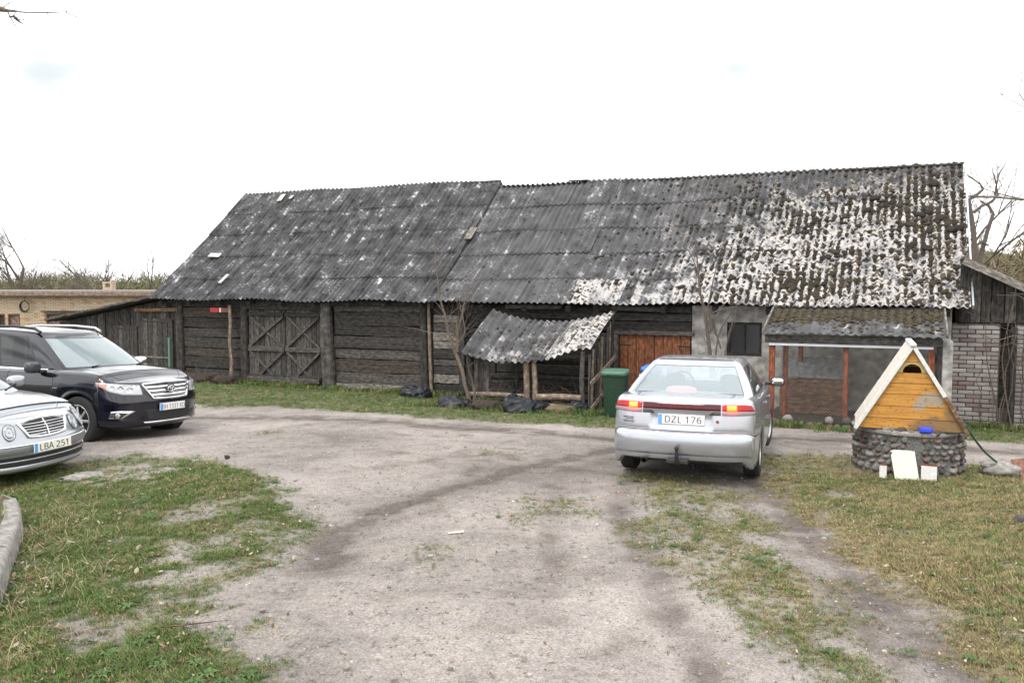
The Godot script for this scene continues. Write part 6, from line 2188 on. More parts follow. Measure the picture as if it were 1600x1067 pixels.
	for q in [[0.0, 0.0, 0.070, 0.046], [0.0, 0.005, 0.024, 0.041], [0.0, 0.024, 0.052, 0.018]]:
		var t := MB.new()
		var pp := []
		var rr := []
		for k in 25:
			var a := TAU * k / 24
			pp.append(Vector3(q[0] + cos(a) * q[2], q[1] + sin(a) * q[3], 0.014)); rr.append(0.0085)
		t.tube(pp, rr, 5, false)
		part("oval", t, mats["chrome"], em)
	for sg in [-1.0, 1.0]:
		var hl := Node3D.new(); hl.name = "headlamp"; car.add_child(hl, true)
		var a0: float = sg * c.lat(2, 0.515)
		var lower := [Vector2(a0 * 0.98, 0.775), Vector2(sg * 0.60, 0.79), Vector2(sg * 0.78, 0.83), Vector2(sg * 0.96, 0.93)]
		var upper := [Vector2(a0 * 1.06, 0.925), Vector2(sg * 0.62, 0.94), Vector2(sg * 0.80, 0.955), Vector2(sg * 0.985, 0.968)]
		part("housing", cap_patch(c, 2, lower, upper, 0.002, 5, true), mat("lamp_housing", 0.45, 0.47, 0.48, 0.25, 0.6), hl)
		for q in [[0.50, 0.855, 0.052], [0.63, 0.872, 0.050], [0.75, 0.895, 0.034]]:
			var at: Array = c.cap(2, sg * q[0], q[1], 0.006)
			var bo := MB.new()
			bo.lathe([Vector2(q[2], 0.012), Vector2(q[2] * 0.9, 0.016), Vector2(q[2] * 0.5, 0.004), Vector2(0.001, 0.010)], 18, Transform3D(Basis.looking_at(-at[1], Vector3.UP), at[0]))
			part("reflector", bo, mats["chrome"], hl)
		part("indicator", cap_patch(c, 2, [Vector2(sg * 0.84, 0.875), Vector2(sg * 0.9, 0.90), Vector2(sg * 0.955, 0.935)], [Vector2(sg * 0.84, 0.948), Vector2(sg * 0.9, 0.955), Vector2(sg * 0.98, 0.964)], 0.008, 2, true), mats["lens_amber"], hl)
		part("lens", cap_patch(c, 2, lower, upper, 0.024, 5, true), mats["lamp_lens"], hl)
		# fog lamp in a chrome surround
		var fg := part("fog_lamp", cap_patch(c, 2, [Vector2(sg * 0.60, 0.43), Vector2(sg * 0.68, 0.43), Vector2(sg * 0.79, 0.43)], [Vector2(sg * 0.43, 0.535), Vector2(sg * 0.62, 0.545), Vector2(sg * 0.76, 0.535)], 0.008, 3, true), mats["chrome"], car)
		part("recess", cap_patch(c, 2, [Vector2(sg * 0.62, 0.435), Vector2(sg * 0.66, 0.435), Vector2(sg * 0.715, 0.435)], [Vector2(sg * 0.53, 0.51), Vector2(sg * 0.62, 0.52), Vector2(sg * 0.71, 0.515)], 0.014, 2, true), mats["trim_black"], fg)
		var fa: Array = c.cap(2, sg * 0.66, 0.475, 0.016)
		var fb := MB.new()
		fb.lathe([Vector2(0.038, -0.01), Vector2(0.038, 0.008), Vector2(0.03, 0.012), Vector2(0.001, 0.014)], 18, Transform3D(Basis.looking_at(-fa[1], Vector3.UP), fa[0]))
		part("lamp_glass", fb, mats["alloy"], fg)
	part("skid_plate", cap_patch(c, 2, [Vector2(-0.46, 0.328), Vector2(-0.22, 0.325), Vector2(0.001, 0.325), Vector2(0.22, 0.325), Vector2(0.46, 0.328)], [Vector2(-0.5, 0.362), Vector2(-0.22, 0.362), Vector2(0.001, 0.362), Vector2(0.22, 0.362), Vector2(0.5, 0.362)], 0.014, 2), mats["chrome"], car)
	part("air_intake", cap_patch(c, 2, [Vector2(-0.40, 0.39), Vector2(0.001, 0.385), Vector2(0.40, 0.39)], [Vector2(-0.46, 0.545), Vector2(0.001, 0.55), Vector2(0.46, 0.545)], 0.003, 3), mats["trim_black"], car)
	number_plate(car, Transform3D(Basis(Vector3.UP, PI), c.cap(2, 0.0, 0.575, 0.024)[0]), "BH 1331 KO", mats["plate_white"], mat("ink_faded", 0.2, 0.2, 0.22, 0.6), 0.86)
	for sg in [-1.0, 1.0]:
		var rl := MB.new()
		rl.tube([c.to3(2.62, 1.69, sg * 0.58), c.to3(2.50, 1.745, sg * 0.585), c.to3(2.0, 1.775, sg * 0.59), c.to3(1.2, 1.77, sg * 0.59), c.to3(0.78, 1.735, sg * 0.58), c.to3(0.7, 1.68, sg * 0.60)], [0.022, 0.024, 0.022, 0.022, 0.024, 0.022], 8)
		part("roof_rail", rl, mats["alloy"] if sg < 0 else mats["trim_black"], car)
		var mi := part("mirror", ellipsoid(c.to3(3.03, 1.165, sg * 1.055), Vector3(0.125, 0.088, 0.085), Basis(Vector3.UP, sg * 0.2), 18, 12, 0.65), mat("mirror_grey", 0.05, 0.052, 0.06, 0.25) if sg > 0 else mats["chrome"], car)
		var ar := MB.new()
		ar.box(c.to3(3.08, 1.10, sg * 0.93), Vector3(0.12, 0.05, 0.09), Basis.IDENTITY, 0.012)
		part("mirror_arm", ar, mats["trim_black"], mi)
		for l in [1.55, 2.52]:
			var hd := MB.new()
			hd.box(c.to3(l, 0.98, sg * (c.tab(c.wt, l) + 0.012)), Vector3(0.026, 0.032, 0.2), Basis.IDENTITY, 0.01)
			part("door_handle", hd, mats["paint_black"] if l < 2 else mats["chrome"], car)
		var wp := MB.new()
		wp.tube([c.to3(3.66, 1.135, sg * 0.5 - 0.12), c.to3(3.60, 1.165, sg * 0.45), c.to3(3.52, 1.20, sg * 0.4 - 0.38)], [0.012, 0.014, 0.010], 5)
		part("wiper", wp, mats["trim_black"], car)
		var bdg := MB.new()
		bdg.box(c.to3(3.38, 0.86, sg * 0.958), Vector3(0.008, 0.02, 0.10), Basis.IDENTITY, 0.003)
		part("badge", bdg, mats["chrome"], car)

# ---------------- silver saloon at the left, only its front in view
func make_saloon() -> void:
	var c := Car.new()
	c.L = 4.85; c.sill = 0.19
	c.rc = 0.45; c.rn = 2.8; c.fc = 0.62; c.fn = 2.25
	c.wt = [[0.0, 0.82], [0.45, 0.85], [1.2, 0.905], [2.5, 0.91], [3.4, 0.905], [3.9, 0.89], [4.23, 0.86], [4.5, 0.82]]
	c.top = [[0.0, 0.98], [0.6, 1.0], [1.2, 0.97], [2.4, 0.95], [3.2, 0.935], [3.5, 0.925], [3.9, 0.90], [4.2, 0.86], [4.5, 0.81], [4.85, 0.76]]
	c.rows = [
		[0.0, 0.07, 0.25, 0.1, 0.175, 0.12], [0.0, 0.02, 0.25, 0.05, 0.175, 0.07], [0.06, 0.008, 0.3, 0.02, 0.195, 0.03], [0.10, 0.005, 0.35, 0.0, 0.225, 0.015], [0.14, 0.004, 0.4, 0.0, 0.25, 0.03],
		[0.2, 0.002, 0.46, 0.0, 0.30, 0.035], [0.27, 0.0, 0.52, 0.0, 0.35, 0.028], [0.33, 0.0, 0.56, 0.01, 0.385, 0.006], [0.42, -0.003, 0.62, 0.03, 0.44, -0.004], [0.5, -0.004, 0.68, 0.04, 0.495, 0.002],
		[0.56, -0.004, 0.74, 0.045, 0.525, 0.018], [0.62, -0.003, 0.78, 0.05, 0.55, 0.034], [0.70, 0.0, 0.83, 0.055, 0.60, 0.05], [0.78, 0.006, 0.87, 0.06, 0.65, 0.07], [0.86, 0.016, 0.91, 0.07, 0.70, 0.095],
		[0.92, 0.032, 0.94, 0.085, 0.74, 0.125], [0.97, 0.06, 0.965, 0.11, 0.772, 0.17], [1.0, 0.10, 0.98, 0.15, 0.788, 0.22]]
	c.arches = [[1.15, 0.365, 0.31], [4.0, 0.365, 0.31]]
	var st := []
	for k in [0.0, 0.25, 0.5, 0.75, 1.0]: st.append([0, k, false])
	st.append_array(side_stations(c.rc + 0.01, c.L - c.fc - 0.01, [], c.arches, [1.5, 2.45, 3.45]))
	for k in [1.0, 0.95, 0.9, 0.85, 0.78, 0.7, 0.62, 0.54, 0.46, 0.38, 0.3, 0.22, 0.14, 0.07, 0.0]: st.append([2, k, false])
	c.st = st
	var car := thing("silver_limousine", "silver saloon car with twin oval headlamps and plate LBA 251 beside the black car", "car", car_place(-7.74, 10.85, 109.5))
	var cls := func(kind, l, s, h, i, j):
		if kind == 1:
			for gp in [1.5, 2.45, 3.45]:
				if absf(l - gp) < 0.006 and h > 0.27: return "gap"
			if l > 1.5 and l < 2.45 and h > 0.27: return "door_rear"
			if l > 2.45 and l < 3.45 and h > 0.27: return "door_front"
		if kind == 2 and j < 10: return "bumper"
		return "body"
	var out := car_skin(c, cls)
	car_top(c, [[0.0, 0.01], [1.0, 0.03]], 0.0, 1.3, [-1.0, -0.5, 0.0, 0.5, 1.0], -1.0, out, "body")
	car_top(c, [[3.0, 0.04], [3.6, 0.06], [4.2, 0.075], [4.5, 0.06], [4.85, 0.03]], 3.0, 4.9, [-1.0, -0.92, -0.8, -0.788, -0.7, -0.58, -0.45, -0.25, 0.0, 0.25, 0.45, 0.58, 0.7, 0.788, 0.8, 0.92, 1.0], 0.794, out, "hood")
	var g := {"bottom": [0.7, 3.62, 0.80, 0.2, 0.42, 0.03], "top": [1.4, 2.75, 0.58, 0.12, 0.2, 0.02], "n": 3.0, "hb": [[0.6, 1.0], [1.2, 0.98], [2.4, 0.955], [3.6, 0.955]], "ht": 1.39, "arch": 0.04, "bulge": 0.02, "crown": 0.025}
	var cst := []
	for k in [0.0, 0.25, 0.5, 0.6, 0.8, 1.0]: cst.append([0, k])
	for k in [0.02, 0.06, 0.45, 0.52, 0.95, 0.975]: cst.append([1, k])
	for k in [1.0, 0.85, 0.7, 0.68, 0.5, 0.35, 0.2, 0.1, 0.0]: cst.append([2, k])
	var ts := [-0.05, 0.0, 0.045, 0.07, 0.3, 0.6, 0.88, 0.9, 1.0]
	car_cabin(c, g, cst, ts, func(kind, v, t):
		if t < 0.045: return "pillar"
		if kind == 0:
			return "pillar" if v > 0.6 or t > 0.9 else "rear_glass"
		if kind == 1:
			if v < 0.06 or (v > 0.45 and v < 0.52) or v > 0.95 or t > 0.9: return "pillar"
			return "side_a" if v < 0.46 else "side_b"
		if v > 0.7 or t > 0.9: return "pillar"
		if v > 0.68 or t < 0.07 or t > 0.88: return "seal"
		return "windscreen", out)
	var pm: Material = mats["paint_silver_warm"]
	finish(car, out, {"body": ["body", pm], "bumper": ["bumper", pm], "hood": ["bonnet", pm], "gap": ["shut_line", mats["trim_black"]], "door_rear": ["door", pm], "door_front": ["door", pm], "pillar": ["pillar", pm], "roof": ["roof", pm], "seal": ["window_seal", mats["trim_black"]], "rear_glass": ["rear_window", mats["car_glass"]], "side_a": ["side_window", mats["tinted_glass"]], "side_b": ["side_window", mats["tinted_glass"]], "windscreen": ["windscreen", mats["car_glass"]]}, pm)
	liners(car, c)
	cabin_inside(car, c, 3.3, 2.4, 1.45, 0.66, 0.98, 0.98)
	var ub := MB.new()
	ub.box(c.to3(2.4, 0.30, 0), Vector3(1.2, 0.14, 4.2))
	part("underbody", ub, mats["trim_black"], car)
	for q in [[1.15, 0.0], [4.0, 0.0]]:
		for sg in [-1.0, 1.0]: car_wheel(car, c, q[0], sg * 0.785, 0.325, 0.21, 0.215, 1, q[1])
	# upright chrome grille with slats
	var lo := [Vector2(-0.255, 0.575), Vector2(-0.13, 0.562), Vector2(0.001, 0.558), Vector2(0.13, 0.562), Vector2(0.255, 0.575)]
	var hi := [Vector2(-0.35, 0.735), Vector2(-0.18, 0.757), Vector2(0.001, 0.763), Vector2(0.18, 0.757), Vector2(0.35, 0.735)]
	var gr := part("grille", cap_patch(c, 2, lo, hi, 0.006, 5), mats["trim_black"], car)
	var edge := []
	for k in 21: edge.append((lo[mini(k / 5, 3)] as Vector2).lerp(lo[mini(k / 5, 3) + 1], 1.0 if k == 20 else (k % 5) / 5.0))
	for k in 21:
		var kk := 20 - k
		edge.append((hi[mini(kk / 5, 3)] as Vector2).lerp(hi[mini(kk / 5, 3) + 1], 1.0 if kk == 20 else (kk % 5) / 5.0))
	edge.append(edge[0])
	var path := []
	var rad := []
	for e in edge:
		path.append(c.cap(2, signf(e.x) * c.lat(2, e.x), e.y, 0.014)[0])
		rad.append(0.016 if e.y < 0.73 else 0.024)
	var ring := MB.new()
	ring.tube(path, rad, 7, false)
	part("frame", ring, mats["chrome"], gr)
	for k in 5:
		var f := (k + 1.0) / 6.0
		var hh := lerpf(0.567, 0.748, f)
		var ww := lerpf(0.265, 0.34, f)
		var b := cap_patch(c, 2, [Vector2(-ww, hh - 0.006), Vector2(-ww * 0.5, hh - 0.009), Vector2(0.001, hh - 0.010), Vector2(ww * 0.5, hh - 0.009), Vector2(ww, hh - 0.006)], [Vector2(-ww, hh + 0.002), Vector2(-ww * 0.5, hh + 0.0), Vector2(0.001, hh + 0.0), Vector2(ww * 0.5, hh + 0.0), Vector2(ww, hh + 0.002)], 0.016, 1)
		part("slat", b, mats["chrome"], gr)
	var vb := MB.new()
	vb.tube([c.cap(2, 0.0, 0.562, 0.02)[0], c.cap(2, 0.0, 0.66, 0.022)[0], c.cap(2, 0.0, 0.758, 0.02)[0]], [0.008, 0.008, 0.008], 5)
	part("centre_bar", vb, mats["chrome"], gr)
	for sg in [-1.0, 1.0]:
		for q in [[0.462, 0.645, 0.068, 0.098], [0.665, 0.675, 0.095, 0.135]]:
			var at: Array = c.cap(2, sg * c.lat(2, q[0]), q[1], -0.006)
			# the lamp leans back with the wing
			var up1: Vector3 = c.cap(2, sg * c.lat(2, q[0]), q[1] + 0.06, 0.0)[0] - c.cap(2, sg * c.lat(2, q[0]), q[1] - 0.06, 0.0)[0]
			var sd: Vector3 = c.cap(2, sg * c.lat(2, q[0] + 0.05), q[1], 0.0)[0] - c.cap(2, sg * c.lat(2, q[0] - 0.05), q[1], 0.0)[0]
			var nn := up1.cross(sd).normalized()
			if nn.z > 0: nn = -nn
			var uu := (up1 - nn * up1.dot(nn)).normalized()
			var bs := Basis(uu.cross(nn).normalized(), uu, nn)
			var sc := Transform3D(bs * Basis().scaled(Vector3(q[2], q[3], 1.0)), at[0])
			var hl := Node3D.new(); hl.name = "headlamp"; car.add_child(hl, true)
			var hs := MB.new()
			hs.lathe([Vector2(1.05, 0.0), Vector2(1.05, 0.010), Vector2(1.0, 0.014)], 28, sc)
			part("seal", hs, mat("seal_grey", 0.08, 0.08, 0.085, 0.6), hl)
			var rf := MB.new()
			rf.lathe([Vector2(1.0, 0.012), Vector2(0.8, -0.012), Vector2(0.62, 0.016), Vector2(0.58, 0.016), Vector2(0.4, -0.015), Vector2(0.2, -0.02), Vector2(0.12, 0.01), Vector2(0.001, 0.012)], 28, sc)
			part("reflector", rf, mat("lamp_bowl", 0.34, 0.38, 0.40, 0.12, 1.0), hl)
			var le := MB.new()
			le.lathe([Vector2(1.01, 0.012), Vector2(0.9, 0.028), Vector2(0.65, 0.042), Vector2(0.35, 0.05), Vector2(0.001, 0.052)], 28, sc)
			part("lens", le, mats["lamp_lens"], hl)
	part("rubbing_strip", cap_patch(c, 2, [Vector2(-0.92, 0.40), Vector2(-0.6, 0.40), Vector2(-0.3, 0.40), Vector2(0.001, 0.40), Vector2(0.3, 0.40), Vector2(0.6, 0.40), Vector2(0.92, 0.40)], [Vector2(-0.92, 0.475), Vector2(-0.6, 0.478), Vector2(-0.3, 0.48), Vector2(0.001, 0.48), Vector2(0.3, 0.48), Vector2(0.6, 0.478), Vector2(0.92, 0.475)], 0.006, 3, true), mat("strip_grey", 0.20, 0.205, 0.21, 0.4, 0.3), car)
	part("bumper_trim", cap_patch(c, 2, [Vector2(-0.92, 0.478), Vector2(-0.5, 0.482), Vector2(0.001, 0.484), Vector2(0.5, 0.482), Vector2(0.92, 0.478)], [Vector2(-0.92, 0.492), Vector2(-0.5, 0.497), Vector2(0.001, 0.498), Vector2(0.5, 0.497), Vector2(0.92, 0.492)], 0.012, 1, true), mats["chrome"], car)
	var ai := part("air_intake", cap_patch(c, 2, [Vector2(-0.78, 0.265), Vector2(-0.4, 0.255), Vector2(0.001, 0.25), Vector2(0.4, 0.255), Vector2(0.78, 0.265)], [Vector2(-0.74, 0.35), Vector2(-0.4, 0.362), Vector2(0.001, 0.365), Vector2(0.4, 0.362), Vector2(0.74, 0.35)], 0.004, 3, true), mats["trim_black"], car)
	part("intake_bar", cap_patch(c, 2, [Vector2(-0.74, 0.302), Vector2(-0.4, 0.302), Vector2(0.001, 0.302), Vector2(0.4, 0.302), Vector2(0.74, 0.302)], [Vector2(-0.74, 0.318), Vector2(-0.4, 0.320), Vector2(0.001, 0.32), Vector2(0.4, 0.320), Vector2(0.74, 0.318)], 0.012, 1, true), mats["paint_silver_warm"], ai)
	for sg in [-1.0, 1.0]:
		var fa: Array = c.cap(2, sg * 0.74, 0.305, 0.006)
		var fb := MB.new()
		fb.lathe([Vector2(0.05, -0.005), Vector2(0.05, 0.01), Vector2(0.042, 0.014), Vector2(0.001, 0.016)], 18, Transform3D(Basis.looking_at(-fa[1], Vector3.UP), fa[0]))
		part("fog_lamp", fb, mat("lamp_bowl", 0.34, 0.38, 0.40, 0.12, 1.0), car)
		var mi := part("mirror", ellipsoid(c.to3(3.17, 1.015, sg * 0.99), Vector3(0.115, 0.075, 0.075), Basis(Vector3.UP, sg * 0.25), 18, 12, 0.7), pm, car)
		var ar := MB.new()
		ar.box(c.to3(3.2, 0.97, sg * 0.88), Vector3(0.12, 0.04, 0.08), Basis.IDENTITY, 0.01)
		part("mirror_arm", ar, mats["trim_black"], mi)
		var wp := MB.new()
		wp.tube([c.to3(3.62, 0.975, sg * 0.45), c.to3(3.5, 1.03, sg * 0.4 - 0.3)], [0.012, 0.009], 5)
		part("wiper", wp, mats["trim_black"], car)
		for l in [1.7, 2.65]:
			var hd := MB.new()
			hd.box(c.to3(l, 0.86, sg * (c.tab(c.wt, l) + 0.008)), Vector3(0.024, 0.03, 0.19), Basis.IDENTITY, 0.008)
			part("door_handle", hd, pm, car)
	number_plate(car, Transform3D(Basis(Vector3.UP, PI), c.cap(2, 0.0, 0.445, 0.024)[0]), "LBA 251", mats["plate_cream"], mats["ink"], 1.12)

# ------------------------------------------------------------------ well house
func prism(poly: PackedVector2Array, z0: float, z1: float) -> MB:
	var mb := MB.new()
	var tr := Geometry2D.triangulate_polygon(poly)
	for side in 2:
		var z := z1 if side == 0 else z0
		var nn := Vector3(0, 0, 1 if side == 0 else -1)
		var b := mb.v.size()
		for p in poly: mb.vert(Vector3(p.x, p.y, z), nn, p)
		for k in range(0, tr.size(), 3): mb.tri_i(b + tr[k], b + tr[k + 1], b + tr[k + 2])
	for k in poly.size():
		var a := poly[k]
		var c := poly[(k + 1) % poly.size()]
		var e := (c - a).normalized()
		# outward side: away from the middle of the piece
		var nn := Vector3(e.y, -e.x, 0)
		if Geometry2D.is_point_in_polygon((a + c) * 0.5 + Vector2(nn.x, nn.y) * 0.001, poly): nn = -nn
		var i := mb.vert(Vector3(a.x, a.y, z0), nn, a); mb.vert(Vector3(c.x, c.y, z0), nn, c); mb.vert(Vector3(c.x, c.y, z1), nn, c); mb.vert(Vector3(a.x, a.y, z1), nn, a)
		mb.tri_i(i, i + 1, i + 2); mb.tri_i(i, i + 2, i + 3)
	return mb

func make_well() -> void:
	var r := RandomNumberGenerator.new()
	r.seed = 123
	var gy := ground_y(5.06, -10.85)
	var at := Transform3D(Basis(Vector3.UP, -0.385), Vector3(5.06, gy, -10.85))
	var w := thing("well", "round well of mortared field stones under a yellow plank gable house", "well", at)
	var R := 0.645
	var H := 0.56
	var core := MB.new()
	core.lathe([Vector2(R - 0.02, -0.1), Vector2(R - 0.02, H - 0.03), Vector2(R - 0.06, H), Vector2(R - 0.3, H + 0.005), Vector2(R - 0.3, -0.1)], 40, Transform3D(Basis(Vector3.RIGHT, -PI / 2), Vector3.ZERO))
	var ring := part("ring", core, textured("pointing", 0.50, 0.50, 0.47, 1.0, blot, Vector3(4, 4, 4), 1.0, true), w)
	var nz := noise(35, 0.025)
	var y := 0.04
	while y < H - 0.03:
		var hh := r.randf_range(0.06, 0.1)
		var a := r.randf() * 0.3
		while a < TAU - 0.02:
			var ww := r.randf_range(0.06, 0.15)
			if r.randf() < 0.12:
				a += ww * 0.6 / R
				continue
			var st := MB.new()
			st.lump(Vector3.ZERO, Vector3(ww * 0.46, hh * 0.5 * r.randf_range(0.65, 1.15), 0.05), nz, 0.8, 9, 6, Basis(Vector3(0, 0, 1), r.randf_range(-0.4, 0.4)))
			var c := a + ww * 0.5 / R
			var rr := R - r.randf_range(0.024, 0.05)
			var p := Vector3(sin(c) * rr, y + hh * 0.5 + r.randf_range(-0.012, 0.012), cos(c) * rr)
			part("stone", st, stone_mat(r) if r.randf() < 0.85 else mats["concrete"], ring, Transform3D(Basis(Vector3.UP, c), p))
			a += ww / R
		y += hh
	var rim := MB.new()
	var nr := noise(36, 3.0)
	var pts := PackedVector3Array()
	for j in 5:
		for i in 49:
			var c := TAU * (i % 48) / 48.0
			var q: Vector2 = [Vector2(R + 0.015, H - 0.035), Vector2(R + 0.025, H - 0.005), Vector2(R, H + 0.018), Vector2(R - 0.3, H + 0.02), Vector2(R - 0.31, H - 0.05)][j]
			var k := nr.get_noise_3d(cos(c) * 2.0, j * 3.0, sin(c) * 2.0) * 0.025
			pts.append(Vector3(sin(c) * (q.x + k), q.y + k * 0.6, cos(c) * (q.x + k)))
	rim.grid(pts, 49, 5, PackedVector2Array(), true)
	part("rim", rim, mats["concrete"], ring)
	# gable house
	var A := 1.03       # height
	var B := 0.615      # half base
	var zf := 0.60
	var zb := -0.50
	var y0 := H + 0.02
	var face := varnish_material()
	var hw := func(h): return B * (1.0 - h / A) - 0.012
	var cuts := [0.0, 0.14, 0.29, 0.44, 0.575, 0.705, 0.835, 1.0]
	for back in 2:
		var z := zf - 0.05 if back == 0 else zb + 0.05
		for k in 7:
			var h0: float = cuts[k] + 0.003
			var h1: float = cuts[k + 1] - 0.003
			var wob := r.randf_range(-0.002, 0.003)
			if k == 5 and back == 0:
				# row with the arched bird hole: woven pale strips to both sides
				for sg in [-1.0, 1.0]:
					var poly := PackedVector2Array([Vector2(sg * hw.call(h0), y0 + h0)])
					poly.append(Vector2(sg * 0.105, y0 + h0))
					for t in 6:
						var an := PI * 0.5 * t / 5.0
						poly.append(Vector2(sg * (0.105 * cos(an) + 0.0005), y0 + h0 + 0.105 * sin(an)))
					poly.append(Vector2(sg * 0.0005, y0 + h1)); poly.append(Vector2(sg * hw.call(h1), y0 + h1))
					part("plank", prism(poly, z - 0.02, z - 0.004), mats["weave"], w)
				continue
			var poly := PackedVector2Array([Vector2(-hw.call(h0), y0 + h0), Vector2(hw.call(h0), y0 + h0), Vector2(hw.call(h1), y0 + h1), Vector2(-hw.call(h1), y0 + h1)])
			if k == 6: poly = PackedVector2Array([Vector2(-hw.call(h0), y0 + h0), Vector2(hw.call(h0), y0 + h0), Vector2(0, y0 + A - 0.03)])
			part("plank", prism(poly, z - 0.022 + wob, z + wob), face, w)
	# roof boards on both slopes
	var ang := atan2(A, B)
	for sg in [-1.0, 1.0]:
		var d := Vector3(-sg * B, A, 0).normalized()     # up the slope
		var nn := Vector3(sg * A, B, 0).normalized()
		var S := sqrt(A * A + B * B)
		var bs := Basis(Vector3(0, 0, 1), d, Vector3(0, 0, 1).cross(d))
		for k in 5:
			var s := S * (k + 0.5) / 5.0
			var pl := MB.new()
			pl.plank(Transform3D(bs, Vector3(sg * B, y0, (zf + zb) * 0.5) + d * s + nn * 0.014), zf - zb - 0.04, S / 5.0 - 0.004, 0.018, r, 0.001)
			part("roof_board", pl, mats["white_board"], w)
		for z in [zf - 0.012, zb + 0.012]:
			for seg in ([[0.0, 1.0, "trim_white"]] if sg < 0 else [[0.42, 1.0, "trim_white"], [0.0, 0.415, "wood_brown"]]):
				var tb := MB.new()
				var c: Vector3 = Vector3(sg * B, y0, z) + d * S * (seg[0] + seg[1]) * 0.5 + nn * 0.006
				tb.box(c, Vector3(0.045, S * (seg[1] - seg[0]) + 0.02, 0.03), Basis(Vector3(0, 0, 1), -atan2(d.x, d.y)), 0.004)
				part("barge_board", tb, mats[seg[2]], w)
	var cap := MB.new()
	cap.box(Vector3(0, y0 + A + 0.018, (zf + zb) * 0.5), Vector3(0.075, 0.035, zf - zb + 0.05), Basis.IDENTITY, 0.008)
	part("ridge_board", cap, mats["trim_white"], w)
	var base := MB.new()
	base.box(Vector3(0, y0 + 0.005, 0.05), Vector3(2.0 * B - 0.06, 0.012, 1.0))
	part("cover", base, mats["wood_old"], w)
	# ---- blue box on the ledge
	var bx := MB.new()
	bx.box(Vector3.ZERO, Vector3(0.15, 0.07, 0.09), Basis.IDENTITY, 0.018)
	single("blue_sponge", bx, mat("blue_foam", 0.035, 0.07, 0.62, 0.7), "small bright blue sponge lying on the well rim", "sponge", at * xf(Vector3(0.165, H + 0.052, 0.63), 0.12))
	# ---- boards leaning on the well
	var gf := func(x, z): return ground_y((at * Vector3(x, 0, z)).x, (at * Vector3(x, 0, z)).z) - gy
	var pn := prism(PackedVector2Array([Vector2(-0.105, 0.0), Vector2(0.155, -0.005), Vector2(0.125, 0.34), Vector2(0.03, 0.352), Vector2(-0.10, 0.358), Vector2(-0.145, 0.345), Vector2(-0.12, 0.325), Vector2(-0.135, 0.29)]), -0.012, 0.012)
	single("cream_sheet", pn, mats["cream_paint"], "large cream white sheet of board leaning against the stone well", "sheet", at * xf(Vector3(-0.06, gf.call(-0.06, 0.85), 0.85), 0.0, -0.28, 0.07))
	for q in [[-0.30, 0.08, 0.16, "narrow white block with wooden top standing beside the cream panel at the well"], [0.20, 0.17, 0.18, "wide white block with wooden top half behind the cream panel at the well"]]:
		var o := thing("white_block", q[3], "block", at * xf(Vector3(q[0], gf.call(q[0], 0.8), 0.80), r.randf_range(-0.1, 0.1), -0.1))
		var mb := MB.new()
		mb.box(Vector3(0, q[2] * 0.5, 0), Vector3(q[1], q[2], 0.05), Basis.IDENTITY, 0.004)
		part("panel", mb, mats["trim_white"], o)
		var tp := MB.new()
		tp.box(Vector3(0, q[2] + 0.008, -0.005), Vector3(q[1] + 0.006, 0.015, 0.07), Basis.IDENTITY, 0.003)
		part("strip", tp, mats["post_orange"], o)
	# ---- green hose to a concrete slab with a rusty plate
	var s0 := at * Vector3(0.60, H + 0.12, 0.5)
	var gs := ground_y(6.05, -10.5)
	var hs := MB.new()
	var pth := []
	var rd := []
	for k in 9:
		var f := k / 8.0
		var p := s0.lerp(Vector3(5.98, gs + 0.17, -10.45), f)
		p.y -= 0.05 * sin(f * PI)
		pth.append(p); rd.append(0.014)
	hs.tube(pth, rd, 7)
	single("garden_hose", hs, mat("hose_green", 0.03, 0.075, 0.05, 0.5), "dark green hose running down from the well house to the slab", "hose")
	var sl := MB.new()
	var nb := noise(37, 0.03)
	sl.lump(Vector3.ZERO, Vector3(0.34, 0.10, 0.26), nb, 0.35, 14, 8)
	single("concrete_slab", sl, mats["concrete"], "rough pale concrete lump in the turf beyond the well", "slab", xf(Vector3(6.16, gs + 0.07, -10.55), 0.3))
	var rp := MB.new()
	rp.box(Vector3.ZERO, Vector3(0.5, 0.012, 0.34), Basis.IDENTITY, 0.003)
	single("rusty_plate", rp, mats["rust"], "reddish rusty metal plate leaning on the concrete lump", "plate", xf(Vector3(6.42, gs + 0.10, -10.36), 0.2, 0.75, 0.1))

